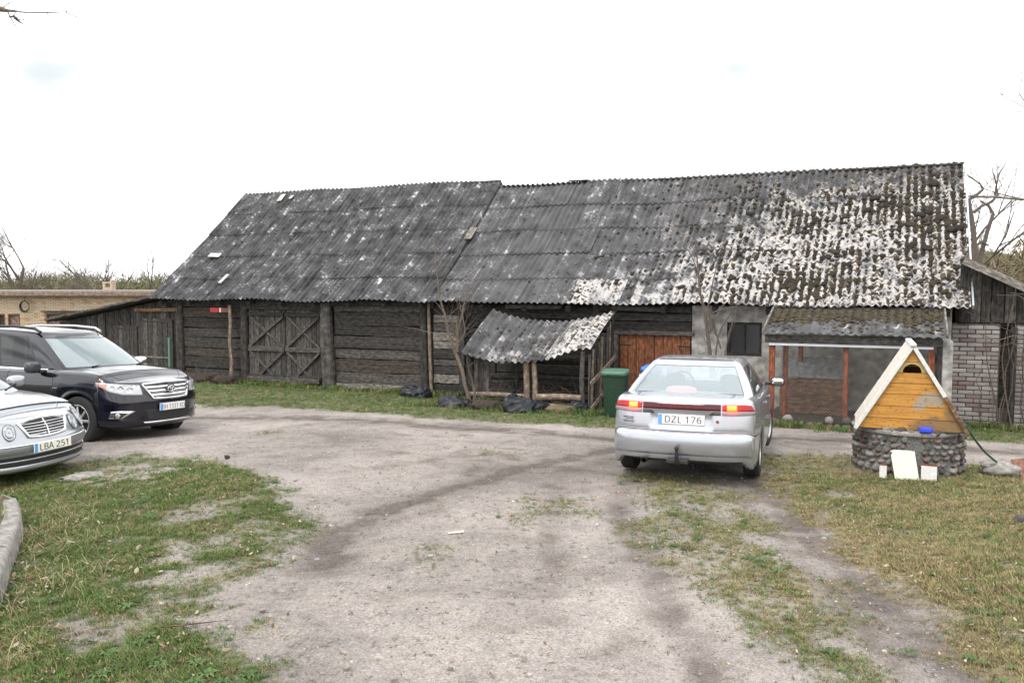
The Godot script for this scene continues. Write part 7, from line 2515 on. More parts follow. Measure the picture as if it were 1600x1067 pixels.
func varnish_material() -> StandardMaterial3D:
	var n := 256
	var m := mat("well_front", 1, 1, 1, 0.5)
	var im := Image.create(n, n, false, Image.FORMAT_RGB8)
	var f := noise(61, 2.4, FastNoiseLite.TYPE_SIMPLEX_SMOOTH, 4)
	var g := noise(62, 6.0, FastNoiseLite.TYPE_SIMPLEX_SMOOTH, 3)
	for j in n:
		for i in n:
			# 1.3 m of gable across, 1.1 m up; matches uv scale below
			var x := (i + 0.5) / n * 1.8 - 0.9
			var y := (1.0 - (j + 0.5) / n) * 1.8
			var gr := g.get_noise_2d(x * 0.35, y * 5.0) * 0.5 + f.get_noise_2d(x * 0.8, y * 6.0) * 0.4
			var c := Color(0.47, 0.225, 0.042) * (1.0 + gr * 0.55)
			# weather-worn patches: bare grey wood, wet brown below
			var grey := smoothstep(0.08, 0.32, f.get_noise_2d(x + 5.0, y * 2.2) + 0.5 - 3.2 * Vector2((x - 0.23) * 1.0, (y - 1.0) * 0.95).length())
			var brown := smoothstep(0.0, 0.3, f.get_noise_2d(x * 1.2 + 9.0, y * 2.0) * 0.5 + (x - 0.05) * 1.4 - (y - 0.70) * 3.0)
			if y < 0.6: brown = maxf(brown, 0.0)
			c = c.lerp(Color(0.17, 0.115, 0.06), clampf(brown, 0, 1) * 0.8)
			c = c.lerp(Color(0.31, 0.28, 0.23), clampf(grey, 0, 1) * 0.85)
			if g.get_noise_2d(x * 3.0, y * 3.2) > 0.42: c = c * 0.62
			im.set_pixel(i, j, Color(c.r, c.g, c.b).linear_to_srgb())
	m.albedo_texture = img_tex(im)
	m.uv1_scale = Vector3(1.0 / 1.8, -1.0 / 1.8, 1)
	m.uv1_offset = Vector3(0.5, 0, 0)
	# woven strip and plain paints
	var wv := mat("weave", 1, 1, 1, 0.7)
	var iw := Image.create(64, 64, false, Image.FORMAT_RGB8)
	for j in 64:
		for i in 64:
			var v := 0.8 + 0.2 * sin(i * 0.8) * (1.0 if (j / 8) % 2 else -1.0)
			iw.set_pixel(i, j, Color(0.62 * v, 0.48 * v, 0.2 * v).linear_to_srgb())
	wv.albedo_texture = img_tex(iw)
	wv.uv1_scale = Vector3(9, 9, 1)
	var tw := textured("trim_white", 0.78, 0.77, 0.75, 0.6, soft, Vector3(3, 3, 3), 0.0, true)
	textured("cream_paint", 0.84, 0.82, 0.70, 0.6, soft, Vector3(2, 2, 2), 0.0, true)
	return m

# ------------------------------------------------------------------ bins, sacks and other small things
func wheelie_bin(called: String, label: String, colour: Material, lid_m: Material, at: Transform3D) -> void:
	var o := thing(called, label, "wheelie bin", at)
	var b := MB.new()
	var pts := PackedVector3Array()
	var prof := [[0.0, 0.19, 0.20], [0.02, 0.20, 0.21], [0.45, 0.215, 0.235], [0.80, 0.235, 0.26], [0.84, 0.235, 0.26], [0.845, 0.25, 0.275], [0.88, 0.25, 0.275]]
	for q in prof:
		for i in 33:
			var a := TAU * (i % 32) / 32.0
			var x := signf(cos(a)) * pow(absf(cos(a)), 0.35)
			var z := signf(sin(a)) * pow(absf(sin(a)), 0.35)
			pts.append(Vector3(x * q[1], q[0], z * q[2]))
	b.grid(pts, 33, prof.size(), PackedVector2Array(), true)
	part("body", b, colour, o)
	var l := ellipsoid(Vector3(0, 0.895, 0.01), Vector3(0.262, 0.055, 0.292), Basis(Vector3.RIGHT, 0.05), 24, 10, 0.42)
	var lid := part("lid", l, lid_m, o)
	var hn_ := MB.new()
	hn_.tube([Vector3(-0.2, 0.9, -0.30), Vector3(0.2, 0.9, -0.30)], [0.016, 0.016], 8)
	part("handle", hn_, lid_m, lid)
	var lp := MB.new()
	lp.box(Vector3(0, 0.885, 0.295), Vector3(0.3, 0.03, 0.03), Basis.IDENTITY, 0.008)
	part("lid_lip", lp, lid_m, lid)
	for sg in [-1, 1]:
		var w := MB.new()
		w.lathe([Vector2(0.001, -0.025), Vector2(0.085, -0.025), Vector2(0.1, -0.015), Vector2(0.1, 0.015), Vector2(0.085, 0.025), Vector2(0.001, 0.025)], 20, Transform3D(Basis(Vector3.UP, PI / 2), Vector3(sg * 0.22, 0.1, -0.2)))
		part("wheel", w, mats["trim_black"], o)
	for sg in [-1, 1]:
		var rb := MB.new()
		rb.box(Vector3(sg * 0.13, 0.42, 0.228), Vector3(0.02, 0.7, 0.02), Basis(Vector3.RIGHT, 0.055), 0.006)
		part("rib", rb, colour, o)

func sack(mb: MB, rad: Vector3, seed_: int) -> void:
	var f := noise(seed_, 1.0, FastNoiseLite.TYPE_SIMPLEX_SMOOTH, 3)
	var f2 := noise(seed_ + 5, 1.0, FastNoiseLite.TYPE_CELLULAR, 1)
	var pts := PackedVector3Array()
	for j in 19:
		var ph := PI * j / 18.0
		for i in 29:
			var a := TAU * (i % 28) / 28.0
			var d := Vector3(sin(ph) * cos(a), cos(ph), sin(ph) * sin(a))
			var k := 1.0 + 0.35 * f.get_noise_3dv(d * 1.3) + 0.22 * absf(f.get_noise_3dv(d * 3.6 + Vector3(7, 3, 1))) + 0.12 * f2.get_noise_3dv(d * 4.5)
			var q := Vector3(d.x * rad.x, d.y * rad.y, d.z * rad.z) * k
			q.y = maxf(q.y, -rad.y * 0.25)
			pts.append(q)
	mb.grid(pts, 29, 19, PackedVector2Array(), true)

func make_small_things() -> void:
	var r := RandomNumberGenerator.new()
	r.seed = 9
	var at_ground := func(x: float, z: float, dy := 0.0, yaw := 0.0): return xf(Vector3(x, ground_y(x, z) + dy, z), yaw)
	wheelie_bin("green_bin", "dark green wheelie bin with pale green lid by the picket side of the lean-to", textured("bin_green", 0.02, 0.085, 0.043, 0.5, blot, Vector3(3, 3, 3), 0.05, true), textured("bin_lid", 0.13, 0.33, 0.22, 0.45, blot, Vector3(3, 3, 3), 0.05, true), at_ground.call(1.94, -15.95, 0.0, -0.3).scaled_local(Vector3(0.95, 0.92, 0.95)))
	wheelie_bin("blue_bin", "blue lidded wheelie bin mostly hidden behind the silver saloon", mat("bin_blue", 0.03, 0.06, 0.2, 0.5), mat("bin_blue_lid", 0.05, 0.2, 0.62, 0.45), at_ground.call(2.80, -16.6, 0.0, -0.4))
	# black sacks along the shelter
	var sacks := [
		[-2.30, 19.3, 0.26, 0.2, "crumpled black sack lying against the log wall"], [-2.0, 19.05, 0.24, 0.19, "black sack beside another at the foot of the log wall"],
		[-1.22, 17.2, 0.32, 0.2, "black plastic sack alone on the grass before the bare sapling"], [-0.92, 17.15, 0.17, 0.14, "small black sack end next to the sapling trunk"],
		[0.02, 17.2, 0.26, 0.22, "shiny black sack under the sagging shelter roof"], [0.18, 16.5, 0.36, 0.24, "split black sack spilling soil in front of the shelter posts"],
		[0.50, 16.6, 0.25, 0.2, "torn black sack with open mouth beside the shelter posts"], [0.60, 17.6, 0.34, 0.22, "bulging black sack behind the torn one at the shelter rail"],
		[1.30, 16.75, 0.27, 0.17, "flat black sack by the picket side of the shelter"], [0.0, 17.75, 0.11, 0.34, "upright black rag hanging on the shelter rail"]]
	for k in sacks.size():
		var q: Array = sacks[k]
		var mb := MB.new()
		sack(mb, Vector3(q[2], q[3], q[2] * 0.75), 700 + k * 11)
		single("black_sack", mb, mats["bag_plastic"], q[4], "sack", at_ground.call(q[0], -q[1], q[3] * 0.2, r.randf() * TAU), "black sacks dumped along the barn")
	# heaps of earth and dry weeds
	var nz := noise(41, 0.02)
	for q in [[-0.5, 17.0, 0.42, 0.17, "earth_dark", "low brown heap of earth beside the bare sapling", "earth_heap"], [0.95, 16.5, 0.4, 0.13, "straw", "pale heap of dead grass before the shelter rails", "straw_heap"], [-8.2, 22.3, 0.75, 0.22, "earth_dark", "bank of soil and roots along the log wall", "earth_bank"], [-7.35, 21.85, 0.42, 0.2, "earth_dark", "mossy lump of earth under the prop pole", "earth_heap"]]:
		textured("straw", 0.42, 0.34, 0.2, 1.0, blot, Vector3(5, 5, 5), 1.0, true)
		var mb := MB.new()
		mb.lump(Vector3.ZERO, Vector3(q[2], q[3], q[2] * 0.6), nz, 0.6, 20, 10)
		single(q[6], mb, mats[q[4]], q[5], "heap", at_ground.call(q[0], -q[1], 0.0, r.randf()))
	# twigs on the bank
	var tw := MB.new()
	for k in 60:
		var a := barn_frame * Vector3(r.randf_range(-3.4, -1.3), r.randf_range(0.05, 0.22), r.randf_range(0.25, 0.7))
		var d := Vector3(r.randf_range(-1, 1), r.randf_range(-0.1, 0.35), r.randf_range(-0.4, 0.4)).normalized() * r.randf_range(0.15, 0.45)
		tw.tube([a, a + d * 0.5 + Vector3(0, 0.02, 0), a + d], [0.006, 0.005, 0.003], 3, false)
	var to := part(numbered("brushwood"), tw, mats["bark_pale"], self)
	to.set_meta("kind", "stuff"); to.set_meta("label", "dry twigs on the bank below the log wall"); to.set_meta("category", "brushwood")
	# red and white board end on the prop pole
	var rb := thing("marker_board", "short red and white painted board sticking out under the log barn eave", "board", barn_frame * xf(Vector3(-1.93, 1.89, 0.34), 0.35))
	for q in [[-0.12, 0.24, "sign_red", 0.1], [0.03, 0.035, "sign_white", 0.101], [0.17, 0.24, "sign_brown", 0.1]]:
		mat("sign_red", 0.30, 0.022, 0.022, 0.6); mat("sign_white", 0.75, 0.72, 0.68, 0.6); mat("sign_brown", 0.16, 0.06, 0.055, 0.7)
		var mb := MB.new()
		mb.box(Vector3(q[0], 0, 0), Vector3(q[1], q[3] * 1.2, q[3] * 0.8), Basis.IDENTITY, 0.006)
		part("panel", mb, mats[q[2]], rb)
	# raised bed at the left edge with a rough concrete kerb
	var edge := [Vector2(-7.5, -9.3), Vector2(-6.0, -8.75), Vector2(-5.0, -8.35), Vector2(-4.68, -8.05), Vector2(-4.28, -7.4), Vector2(-3.86, -6.5), Vector2(-3.48, -5.72), Vector2(-3.42, -5.4), Vector2(-3.7, -5.15), Vector2(-5.0, -4.9), Vector2(-7.5, -4.7)]
	var bed := thing("raised_bed", "raised lawn bed with rough whitish concrete kerb", "flower bed")
	var nk := noise(43, 2.2, FastNoiseLite.TYPE_SIMPLEX_SMOOTH, 3)
	for k in range(0, edge.size() - 1):
		var a: Vector2 = edge[k]
		var b: Vector2 = edge[k + 1]
		var n := maxi(1, int(a.distance_to(b) / 0.5))
		for s in n:
			var p := a.lerp(b, float(s) / n)
			var q := a.lerp(b, float(s + 1) / n)
			var mb := MB.new()
			var pts := PackedVector3Array()
			var dir := (q - p).normalized()
			var inn := Vector2(-dir.y, dir.x)
			if inn.dot(Vector2(-5.5, -6.8) - p) < 0: inn = -inn
			for j in 5:
				for i in 6:
					var c := p.lerp(q, i / 5.0 * 1.0) + (Vector2.ZERO if i > 0 and i < 5 else (dir * (0.006 if i == 0 else -0.006)))
					var prof: Vector2 = [Vector2(0.0, -0.1), Vector2(0.015, 0.14), Vector2(0.045, 0.2), Vector2(0.15, 0.215), Vector2(0.19, 0.08)][j]
					var h := nk.get_noise_3d(c.x * 2.0, j * 2.0, c.y * 2.0)
					var o := c + inn * (prof.x + h * 0.018)
					pts.append(Vector3(o.x, ground_y(c.x, c.y) + prof.y + h * 0.022, o.y))
			mb.grid(pts, 6, 5)
			part("kerb_stone", mb, mats["concrete"], bed)
	var top := MB.new()
	var cen := Vector2(-5.8, -6.9)
	for k in edge.size() - 1:
		var a: Vector2 = (edge[k] as Vector2).lerp(cen, 0.06)
		var b: Vector2 = (edge[k + 1] as Vector2).lerp(cen, 0.06)
		top.tri(Vector3(cen.x, 0.27, cen.y), Vector3(a.x, 0.19, a.y), Vector3(b.x, 0.19, b.y))
	part("soil", top, textured("turf_soil", 0.30, 0.24, 0.13, 1.0, blot, Vector3(3, 3, 3), 1.0, true), bed)
	var gx := []
	var gc := []
	var blade := MB.new()
	for b in 9:
		var a := r.randf() * TAU
		var h := r.randf_range(0.04, 0.1)
		var o := Vector3(r.randf_range(-0.04, 0.04), 0, r.randf_range(-0.04, 0.04))
		var sd := Vector3(-sin(a), 0, cos(a)) * 0.003
		blade.tri(o - sd, o + sd, o + Vector3(cos(a) * 0.04, h, sin(a) * 0.04))
	for k in 2600:
		var p := cen + Vector2(r.randf_range(-1.6, 2.4), r.randf_range(-1.9, 1.9))
		if sd_poly(p, edge + [Vector2(-7.5, -9.3)]) < 0.16: continue
		gx.append(Transform3D(Basis(Vector3.UP, r.randf() * TAU).scaled(Vector3.ONE * r.randf_range(0.7, 1.4)), Vector3(p.x, 0.2, p.y)))
		gc.append((Color(0.08, 0.13, 0.03) if r.randf() < 0.6 else Color(0.3, 0.24, 0.12)) * r.randf_range(0.7, 1.3))
	scatter("grass", blade.mesh(), mats["grass_blade"], gx, gc, bed)
	# a curl of pale bark, sticks and stones lying on the ground
	var bk := MB.new()
	bk.plank(xf(Vector3.ZERO), 0.14, 0.010, 0.022, r, 0.005)
	single("bark_strip", bk, mats["cream_paint"], "curled strip of pale bark lying on the sandy track", "bark", at_ground.call(-0.50, -7.49, 0.01, 0.35))
	for q in [[-2.1, -5.42, 0.42, 0.2, "thin reddish fallen branch on the bare patch of lawn"]]:
		var sk := MB.new()
		sk.tube([Vector3(-q[2] * 0.5, 0, 0), Vector3(-q[2] * 0.1, 0.012, 0.03), Vector3(q[2] * 0.25, 0.004, -0.01), Vector3(q[2] * 0.5, 0.02, 0.02)], [0.006, 0.005, 0.004, 0.002], 5)
		sk.tube([Vector3(-q[2] * 0.1, 0.012, 0.03), Vector3(q[2] * 0.1, 0.02, 0.12)], [0.005, 0.003], 4)
		single("fallen_stick", sk, mats["wood_brown"], q[4], "stick", at_ground.call(q[0], q[1], 0.01, q[3]))
	for q in [[-5.13, -10.1, 0.30, 0.05, "flat pale stone sunk in the lawn before the silver bumper"], [4.86, -8.07, 0.09, 0.07, "dark stone in the dry grass at the edge of the yard"], [5.0, -7.95, 0.07, 0.05, "small grey stone next to the dark one in dry grass"], [3.75, -7.55, 0.04, 0.03, "fist sized brown stone alone in the dry turf"]]:
		var st := MB.new()
		st.lump(Vector3.ZERO, Vector3(q[2], q[3], q[2] * 0.6), nz, 0.45, 12, 7)
		single("field_stone", st, mats["concrete"] if q[2] > 0.2 else mats["stone_dark"], q[4], "stone", at_ground.call(q[0], q[1], q[3] * 0.1, r.randf()))
	var clump := MB.new()
	clump.lump(Vector3.ZERO, Vector3(0.035, 0.03, 0.03), nz, 0.7, 9, 6)
	single("earth_clod", clump, mats["earth_dark"], "small dark clod on the edge of the lawn by the cars", "clod", at_ground.call(-3.67, -10.92, 0.02))

# ------------------------------------------------------------------ trees
func grow(tr: MB, tw: MB, p: Vector3, dir: Vector3, ln: float, rad: float, lv: int, r: RandomNumberGenerator, o: Dictionary) -> void:
	var path := [p]
	var radii := [rad]
	var d := dir
	var seg := 4 if lv > 1 else 3
	var q := p
	for k in seg:
		d = (d + Vector3(r.randf_range(-1, 1), r.randf_range(-0.6, 1) * float(o.get("up", 0.4)), r.randf_range(-1, 1)) * float(o.get("bend", 0.22))).normalized()
		q += d * ln / seg
		path.append(q); radii.append(rad * (1.0 - 0.55 * (k + 1.0) / seg))
	(tr if lv > 1 else tw).tube(path, radii, 7 if lv > 2 else 5 if lv > 1 else 3, false)
	if lv <= 0: return
	var n: int = o.get("n", 3) + (r.randi() % 2)
	for k in n:
		var f := r.randf_range(0.4, 1.0) if k > 0 else 1.0
		var at := path.size() - 1 if f > 0.99 else int(f * (path.size() - 1))
		var side := d.cross(Vector3(r.randf_range(-1, 1), r.randf_range(-1, 1), r.randf_range(-1, 1))).normalized()
		var nd: Vector3 = (d * o.get("keep", 0.9) + side * r.randf_range(0.4, 0.95)).normalized()
		grow(tr, tw, path[at], nd, ln * r.randf_range(0.55, 0.8), radii[at] * r.randf_range(0.58, 0.76), lv - 1, r, o)

func bare_tree(called: String, label: String, at: Vector3, h: float, rad: float, lv: int, seed_: int, o: Dictionary, m: String, group := "") -> void:
	var r := RandomNumberGenerator.new()
	r.seed = seed_
	var t := thing(called, label, "tree", xf(at), group)
	var tr := MB.new()
	var tw := MB.new()
	grow(tr, tw, Vector3(0, -0.2, 0), Vector3(o.get("lean", 0.0), 1, 0).normalized(), h * 0.42, rad, lv, r, o)
	part("trunk", tr, mats[m], t)
	var c := part("crown", tw, mats[o.get("twig", "twig")], t)

func traced_tree(called: String, label: String, at: Transform3D, limbs: Array, m: String, seed_: int, twigs: int, twig_len: float, category := "tree") -> void:
	var r := RandomNumberGenerator.new()
	r.seed = seed_
	var t := thing(called, label, category, at)
	var tr := MB.new()
	var tw := MB.new()
	for l in limbs:
		var pts: Array = l[0]
		var path := []
		var rad := []
		for k in pts.size():
			var off := Vector3(0, 0, 0)
			if l.size() > 3: off.z = l[3] * k / (pts.size() - 1.0)
			path.append(pts[k] + off + Vector3(r.randf_range(-1, 1), 0, r.randf_range(-1, 1)) * 0.012); rad.append(lerpf(l[1], l[2], k / (pts.size() - 1.0)))
		tr.tube(path, rad, 7, true)
		for k in twigs:
			var i := 1 + r.randi() % (path.size() - 1)
			var b: Vector3 = path[i - 1].lerp(path[i], r.randf())
			if rad[i] > 0.035 and rad[i] > l[1] * 0.8: continue
			var dd: Vector3 = (path[i] - path[i - 1]).normalized()
			dd = (dd + Vector3(r.randf_range(-1, 1), r.randf_range(-0.2, 1.0), r.randf_range(-1, 1)) * 0.8).normalized()
			grow(tr, tw, b, dd, twig_len * r.randf_range(0.5, 1.2), minf(rad[i] * 0.5, 0.012), 1, r, {"n": 2, "bend": 0.25})
	part("trunk", tr, mats[m], t)
	if tw.idx.size(): part("crown", tw, mats["twig"] if m != "bark_pale" else mats["bark_pale"], t)

func make_trees() -> void:
	# saplings before the barn
	traced_tree("sapling", "pale many-stemmed bare sapling growing beside the collapsed lean-to", barn_frame, [
		[[Vector3(6.39, 0.02, 2.10), Vector3(6.24, 0.52, 2.10), Vector3(6.17, 0.78, 2.10), Vector3(6.05, 1.04, 2.10), Vector3(5.98, 1.20, 2.10)], 0.042, 0.034],
		[[Vector3(5.98, 1.20, 2.10), Vector3(5.87, 1.56, 2.10), Vector3(5.80, 1.96, 2.10), Vector3(5.71, 2.29, 2.10), Vector3(5.67, 2.88, 2.10), Vector3(5.62, 3.60, 2.10)], 0.03, 0.006, 0.2],
		[[Vector3(6.02, 1.11, 2.10), Vector3(6.01, 1.44, 2.10), Vector3(6.07, 1.83, 2.10), Vector3(6.13, 2.16, 2.10), Vector3(6.23, 2.61, 2.10), Vector3(6.31, 3.13, 2.10)], 0.028, 0.005, -0.3],
		[[Vector3(6.05, 1.17, 2.10), Vector3(6.05, 1.57, 2.10), Vector3(6.04, 1.90, 2.10)], 0.024, 0.014],
		[[Vector3(6.07, 1.37, 2.10), Vector3(6.24, 1.55, 2.10), Vector3(6.27, 1.68, 2.10), Vector3(6.22, 1.96, 2.10), Vector3(6.17, 2.22, 2.10), Vector3(6.35, 2.46, 2.10), Vector3(6.58, 2.74, 2.10)], 0.016, 0.004, 0.15],
		[[Vector3(5.84, 1.54, 2.10), Vector3(5.47, 1.55, 2.10), Vector3(5.16, 1.61, 2.10), Vector3(4.6, 1.7, 2.1)], 0.010, 0.003],
		[[Vector3(5.80, 1.83, 2.10), Vector3(5.97, 2.00, 2.10), Vector3(6.10, 2.09, 2.10)], 0.012, 0.006],
		[[Vector3(6.41, 0.02, 2.12), Vector3(6.46, 0.3, 2.1), Vector3(6.42, 0.55, 2.1)], 0.04, 0.02]], "bark_pale", 5, 6, 0.55)
	traced_tree("sapling", "slender dark bare sapling in front of the grey rendered wall behind the silver car", barn_frame, [
		[[Vector3(11.00, 0.0, 0.70), Vector3(10.99, 0.60, 0.70), Vector3(10.94, 1.21, 0.70), Vector3(10.88, 1.61, 0.70), Vector3(10.86, 1.86, 0.70), Vector3(10.80, 2.11, 0.70)], 0.045, 0.03],
		[[Vector3(10.80, 2.11, 0.70), Vector3(10.73, 2.42, 0.70), Vector3(10.70, 2.86, 0.70), Vector3(10.64, 3.49, 0.70), Vector3(10.56, 4.24, 0.70)], 0.028, 0.005, 0.2],
		[[Vector3(10.89, 1.57, 0.70), Vector3(11.00, 1.71, 0.70), Vector3(10.95, 1.92, 0.70), Vector3(10.90, 2.11, 0.70), Vector3(11.02, 2.61, 0.70), Vector3(11.13, 3.11, 0.70), Vector3(11.27, 3.54, 0.70)], 0.022, 0.004, 0.3],
		[[Vector3(10.95, 1.99, 0.70), Vector3(11.18, 2.08, 0.70), Vector3(11.44, 2.13, 0.70)], 0.016, 0.008],
		[[Vector3(11.16, 1.30, 0.70), Vector3(11.06, 1.61, 0.70), Vector3(10.97, 1.89, 0.70)], 0.02, 0.016],
		[[Vector3(11.0, 0.05, 0.75), Vector3(11.02, 0.7, 0.72), Vector3(11.05, 1.21, 0.70), Vector3(11.09, 1.49, 0.70), Vector3(11.16, 1.71, 0.70), Vector3(11.30, 1.93, 0.70), Vector3(11.37, 2.12, 0.70)], 0.022, 0.01],
		[[Vector3(11.05, 0.05, 0.72), Vector3(11.15, 0.7, 0.72), Vector3(11.23, 1.27, 0.70), Vector3(11.29, 1.62, 0.70), Vector3(11.38, 1.87, 0.70), Vector3(11.44, 2.12, 0.70)], 0.02, 0.008],
		[[Vector3(10.74, 2.61, 0.70), Vector3(10.54, 3.12, 0.70), Vector3(10.30, 3.50, 0.70)], 0.014, 0.004],
		[[Vector3(10.73, 2.86, 0.70), Vector3(10.85, 3.24, 0.70), Vector3(10.94, 3.73, 0.70)], 0.014, 0.004]], "bark", 6, 4, 0.5)
	# twisted tree behind the annexe roof
	traced_tree("twisted_tree", "bare tree with two twisted trunks behind the annexe roof", Transform3D.IDENTITY, [
		[[Vector3(16.2, -0.6, -30), Vector3(16.15, 2.31, -30.00), Vector3(16.14, 3.20, -30.00), Vector3(16.06, 4.09, -30.00), Vector3(15.93, 4.75, -30.00), Vector3(15.87, 5.15, -30.00), Vector3(16.13, 5.32, -30.00), Vector3(16.34, 5.50, -30.00)], 0.125, 0.04],
		[[Vector3(16.25, -0.6, -30), Vector3(16.28, 2.31, -30.00), Vector3(16.45, 3.31, -30.00), Vector3(16.68, 4.09, -30.00), Vector3(16.91, 4.68, -30.00), Vector3(16.79, 4.97, -30.00), Vector3(16.53, 5.15, -30.00)], 0.105, 0.035, -0.5],
		[[Vector3(16.04, 4.70, -30.00), Vector3(16.28, 4.93, -30.00), Vector3(16.60, 5.06, -30.00), Vector3(16.77, 5.30, -30.00), Vector3(16.67, 5.63, -30.00), Vector3(16.50, 6.02, -30.00)], 0.055, 0.016, 0.3],
		[[Vector3(16.34, 5.50, -30.00), Vector3(16.25, 5.67, -30.00), Vector3(15.95, 5.89, -30.00), Vector3(15.6, 6.1, -30)], 0.04, 0.012],
		[[Vector3(16.77, 5.30, -30.00), Vector3(16.81, 5.63, -30.00), Vector3(16.88, 6.02, -30.00), Vector3(17.1, 6.4, -30)], 0.04, 0.012],
		[[Vector3(16.10, 3.53, -30.00), Vector3(16.37, 3.69, -30.00), Vector3(16.59, 3.56, -30.00)], 0.06, 0.03],
		[[Vector3(16.16, 3.7, -30.00), Vector3(15.7, 3.9, -30.1), Vector3(15.3, 3.9, -30.1)], 0.05, 0.02]], "bark", 17, 7, 1.2)
	# branch reaching in from a tree left of the yard
	traced_tree("overhanging_tree", "bare tree beside the yard whose thin branch reaches into the upper corner of the sky", Transform3D.IDENTITY, [
		[[Vector3(-6.4, -0.2, -6.2), Vector3(-6.35, 2.0, -6.2), Vector3(-6.2, 3.6, -6.15), Vector3(-6.1, 5.2, -6.1), Vector3(-6.2, 7.0, -6.1)], 0.16, 0.05],
		[[Vector3(-6.2, 3.6, -6.15), Vector3(-5.2, 4.1, -6.05), Vector3(-4.20, 4.18, -6.00), Vector3(-3.76, 4.12, -6.00), Vector3(-3.50, 4.08, -6.00), Vector3(-3.47, 4.07, -6.00)], 0.05, 0.012],
		[[Vector3(-3.47, 4.07, -6.00), Vector3(-3.34, 4.06, -6.00), Vector3(-3.19, 4.06, -6.00), Vector3(-3.05, 4.06, -6.00), Vector3(-2.99, 4.03, -6.00), Vector3(-2.93, 4.01, -6.00)], 0.006, 0.002],
		[[Vector3(-3.47, 4.07, -6.00), Vector3(-3.44, 4.02, -6.00), Vector3(-3.41, 3.97, -6.00), Vector3(-3.38, 3.94, -6.00), Vector3(-3.37, 3.88, -6.00)], 0.005, 0.0015],
		[[Vector3(-3.45, 4.03, -6.00), Vector3(-3.40, 4.03, -6.00), Vector3(-3.39, 4.015, -6.0)], 0.005, 0.013],
		[[Vector3(-3.39, 4.015, -6.0), Vector3(-3.37, 4.0, -6.00), Vector3(-3.34, 3.98, -6.00)], 0.012, 0.002],
		[[Vector3(-3.49, 4.08, -6.00), Vector3(-3.46, 4.11, -6.00), Vector3(-3.41, 4.14, -6.00)], 0.004, 0.002],
		[[Vector3(-3.19, 4.06, -6.00), Vector3(-3.17, 4.03, -6.00), Vector3(-3.12, 3.99, -6.00)], 0.003, 0.0015],
		[[Vector3(-3.05, 4.06, -6.00), Vector3(-3.03, 4.08, -6.00)], 0.004, 0.002],
		[[Vector3(-5.2, 4.1, -6.05), Vector3(-4.8, 4.8, -6.2), Vector3(-4.6, 5.6, -6.3)], 0.03, 0.01]], "twig", 23, 1, 0.12)
	# trees at the right edge
	var ropt := {"n": 3, "bend": 0.2, "up": 0.25, "keep": 0.8}
	bare_tree("bare_tree", "tall bare tree with fine reddish twigs at the far end of the annexe", Vector3(15.2, -0.4, -22.0), 11.0, 0.22, 6, 304, ropt, "bark", "bare trees behind the annexe")
	bare_tree("bare_tree", "bare tree with spreading crown rising behind the cowshed roof end", Vector3(17.4, -0.5, -33.0), 9.5, 0.16, 6, 311, ropt, "bark", "bare trees behind the annexe")
	# creeper and saplings on the annexe wall
	var r := RandomNumberGenerator.new()
	r.seed = 55
	var cr := thing("creeper", "leafless tangled creeper hanging over the annexe brick wall and doorway", "creeper", barn_frame)
	for k in 34:
		var st := MB.new()
		var u := r.randf_range(15.75, 17.2)
		var p := Vector3(u, 0.0, r.randf_range(0.1, 0.5))
		var path := [p]
		var rad := [0.012]
		var hgt := r.randf_range(0.9, 2.6)
		if k % 4 == 3:
			p = Vector3(r.randf_range(16.8, 17.8), r.randf_range(1.2, 2.6), r.randf_range(0.4, 1.2)); path = [p]
		for s in 6:
			if k % 4 == 3: p += Vector3(r.randf_range(-0.35, -0.1), r.randf_range(-0.12, 0.12), r.randf_range(-0.05, 0.05))
			else: p += Vector3(r.randf_range(-0.1, 0.1), hgt / 6.0, r.randf_range(-0.05, 0.05))
			path.append(p); rad.append(0.012 * (1.0 - s / 7.0))
		st.tube(path, rad, 4, false)
		part("stem", st, mats["bark_pale"] if k % 2 else mats["bark"], cr)
	# slack cable from the eave corner
	var cb := MB.new()
	var cp := []
	var crd := []
	for k in 13:
		var f := k / 12.0
		cp.append(Vector3(15.35, 2.1, 0.42).lerp(Vector3(18.6, 1.75, 1.4), f) - Vector3(0, 0.42 * sin(f * PI), 0)); crd.append(0.009)
	cb.tube(cp, crd, 5)
	single("slack_cable", cb, mats["iron_dark"], "dark cable sagging from the cowshed eave corner across the annexe", "cable", barn_frame)
	# ---- far trees on the left
	var lopt := {"n": 3, "bend": 0.16, "up": 0.5, "keep": 1.0, "twig": "twig"}
	bare_tree("far_tree", "broad bare tree above the flat roof of the yellow brick building", Vector3(-43.0, -0.9, -74.0), 11.5, 0.26, 6, 401, {"n": 4, "bend": 0.14, "up": 0.5, "keep": 0.8, "twig": "twig"}, "bark", "bare trees beyond the brick building")
	bare_tree("far_tree", "leaning bare tree just behind the chimney of the yellow brick building", Vector3(-28.9, -0.9, -58.0), 7.6, 0.2, 6, 402, {"n": 3, "bend": 0.2, "up": 0.4, "keep": 0.9, "lean": -0.25, "twig": "twig"}, "bark", "bare trees beyond the brick building")
	bare_tree("far_tree", "forked bare tree between the chimney and the log barn roof", Vector3(-27.0, -0.9, -58.0), 7.0, 0.19, 6, 403, lopt, "bark", "bare trees beyond the brick building")
	bare_tree("far_tree", "thin bare tree close to the log barn roof edge", Vector3(-31.0, -0.9, -72.0), 8.5, 0.18, 5, 404, lopt, "bark", "bare trees beyond the brick building")
	# brushwood belts: young willow and alder scrub that reads as one mass
	var brush := MB.new()
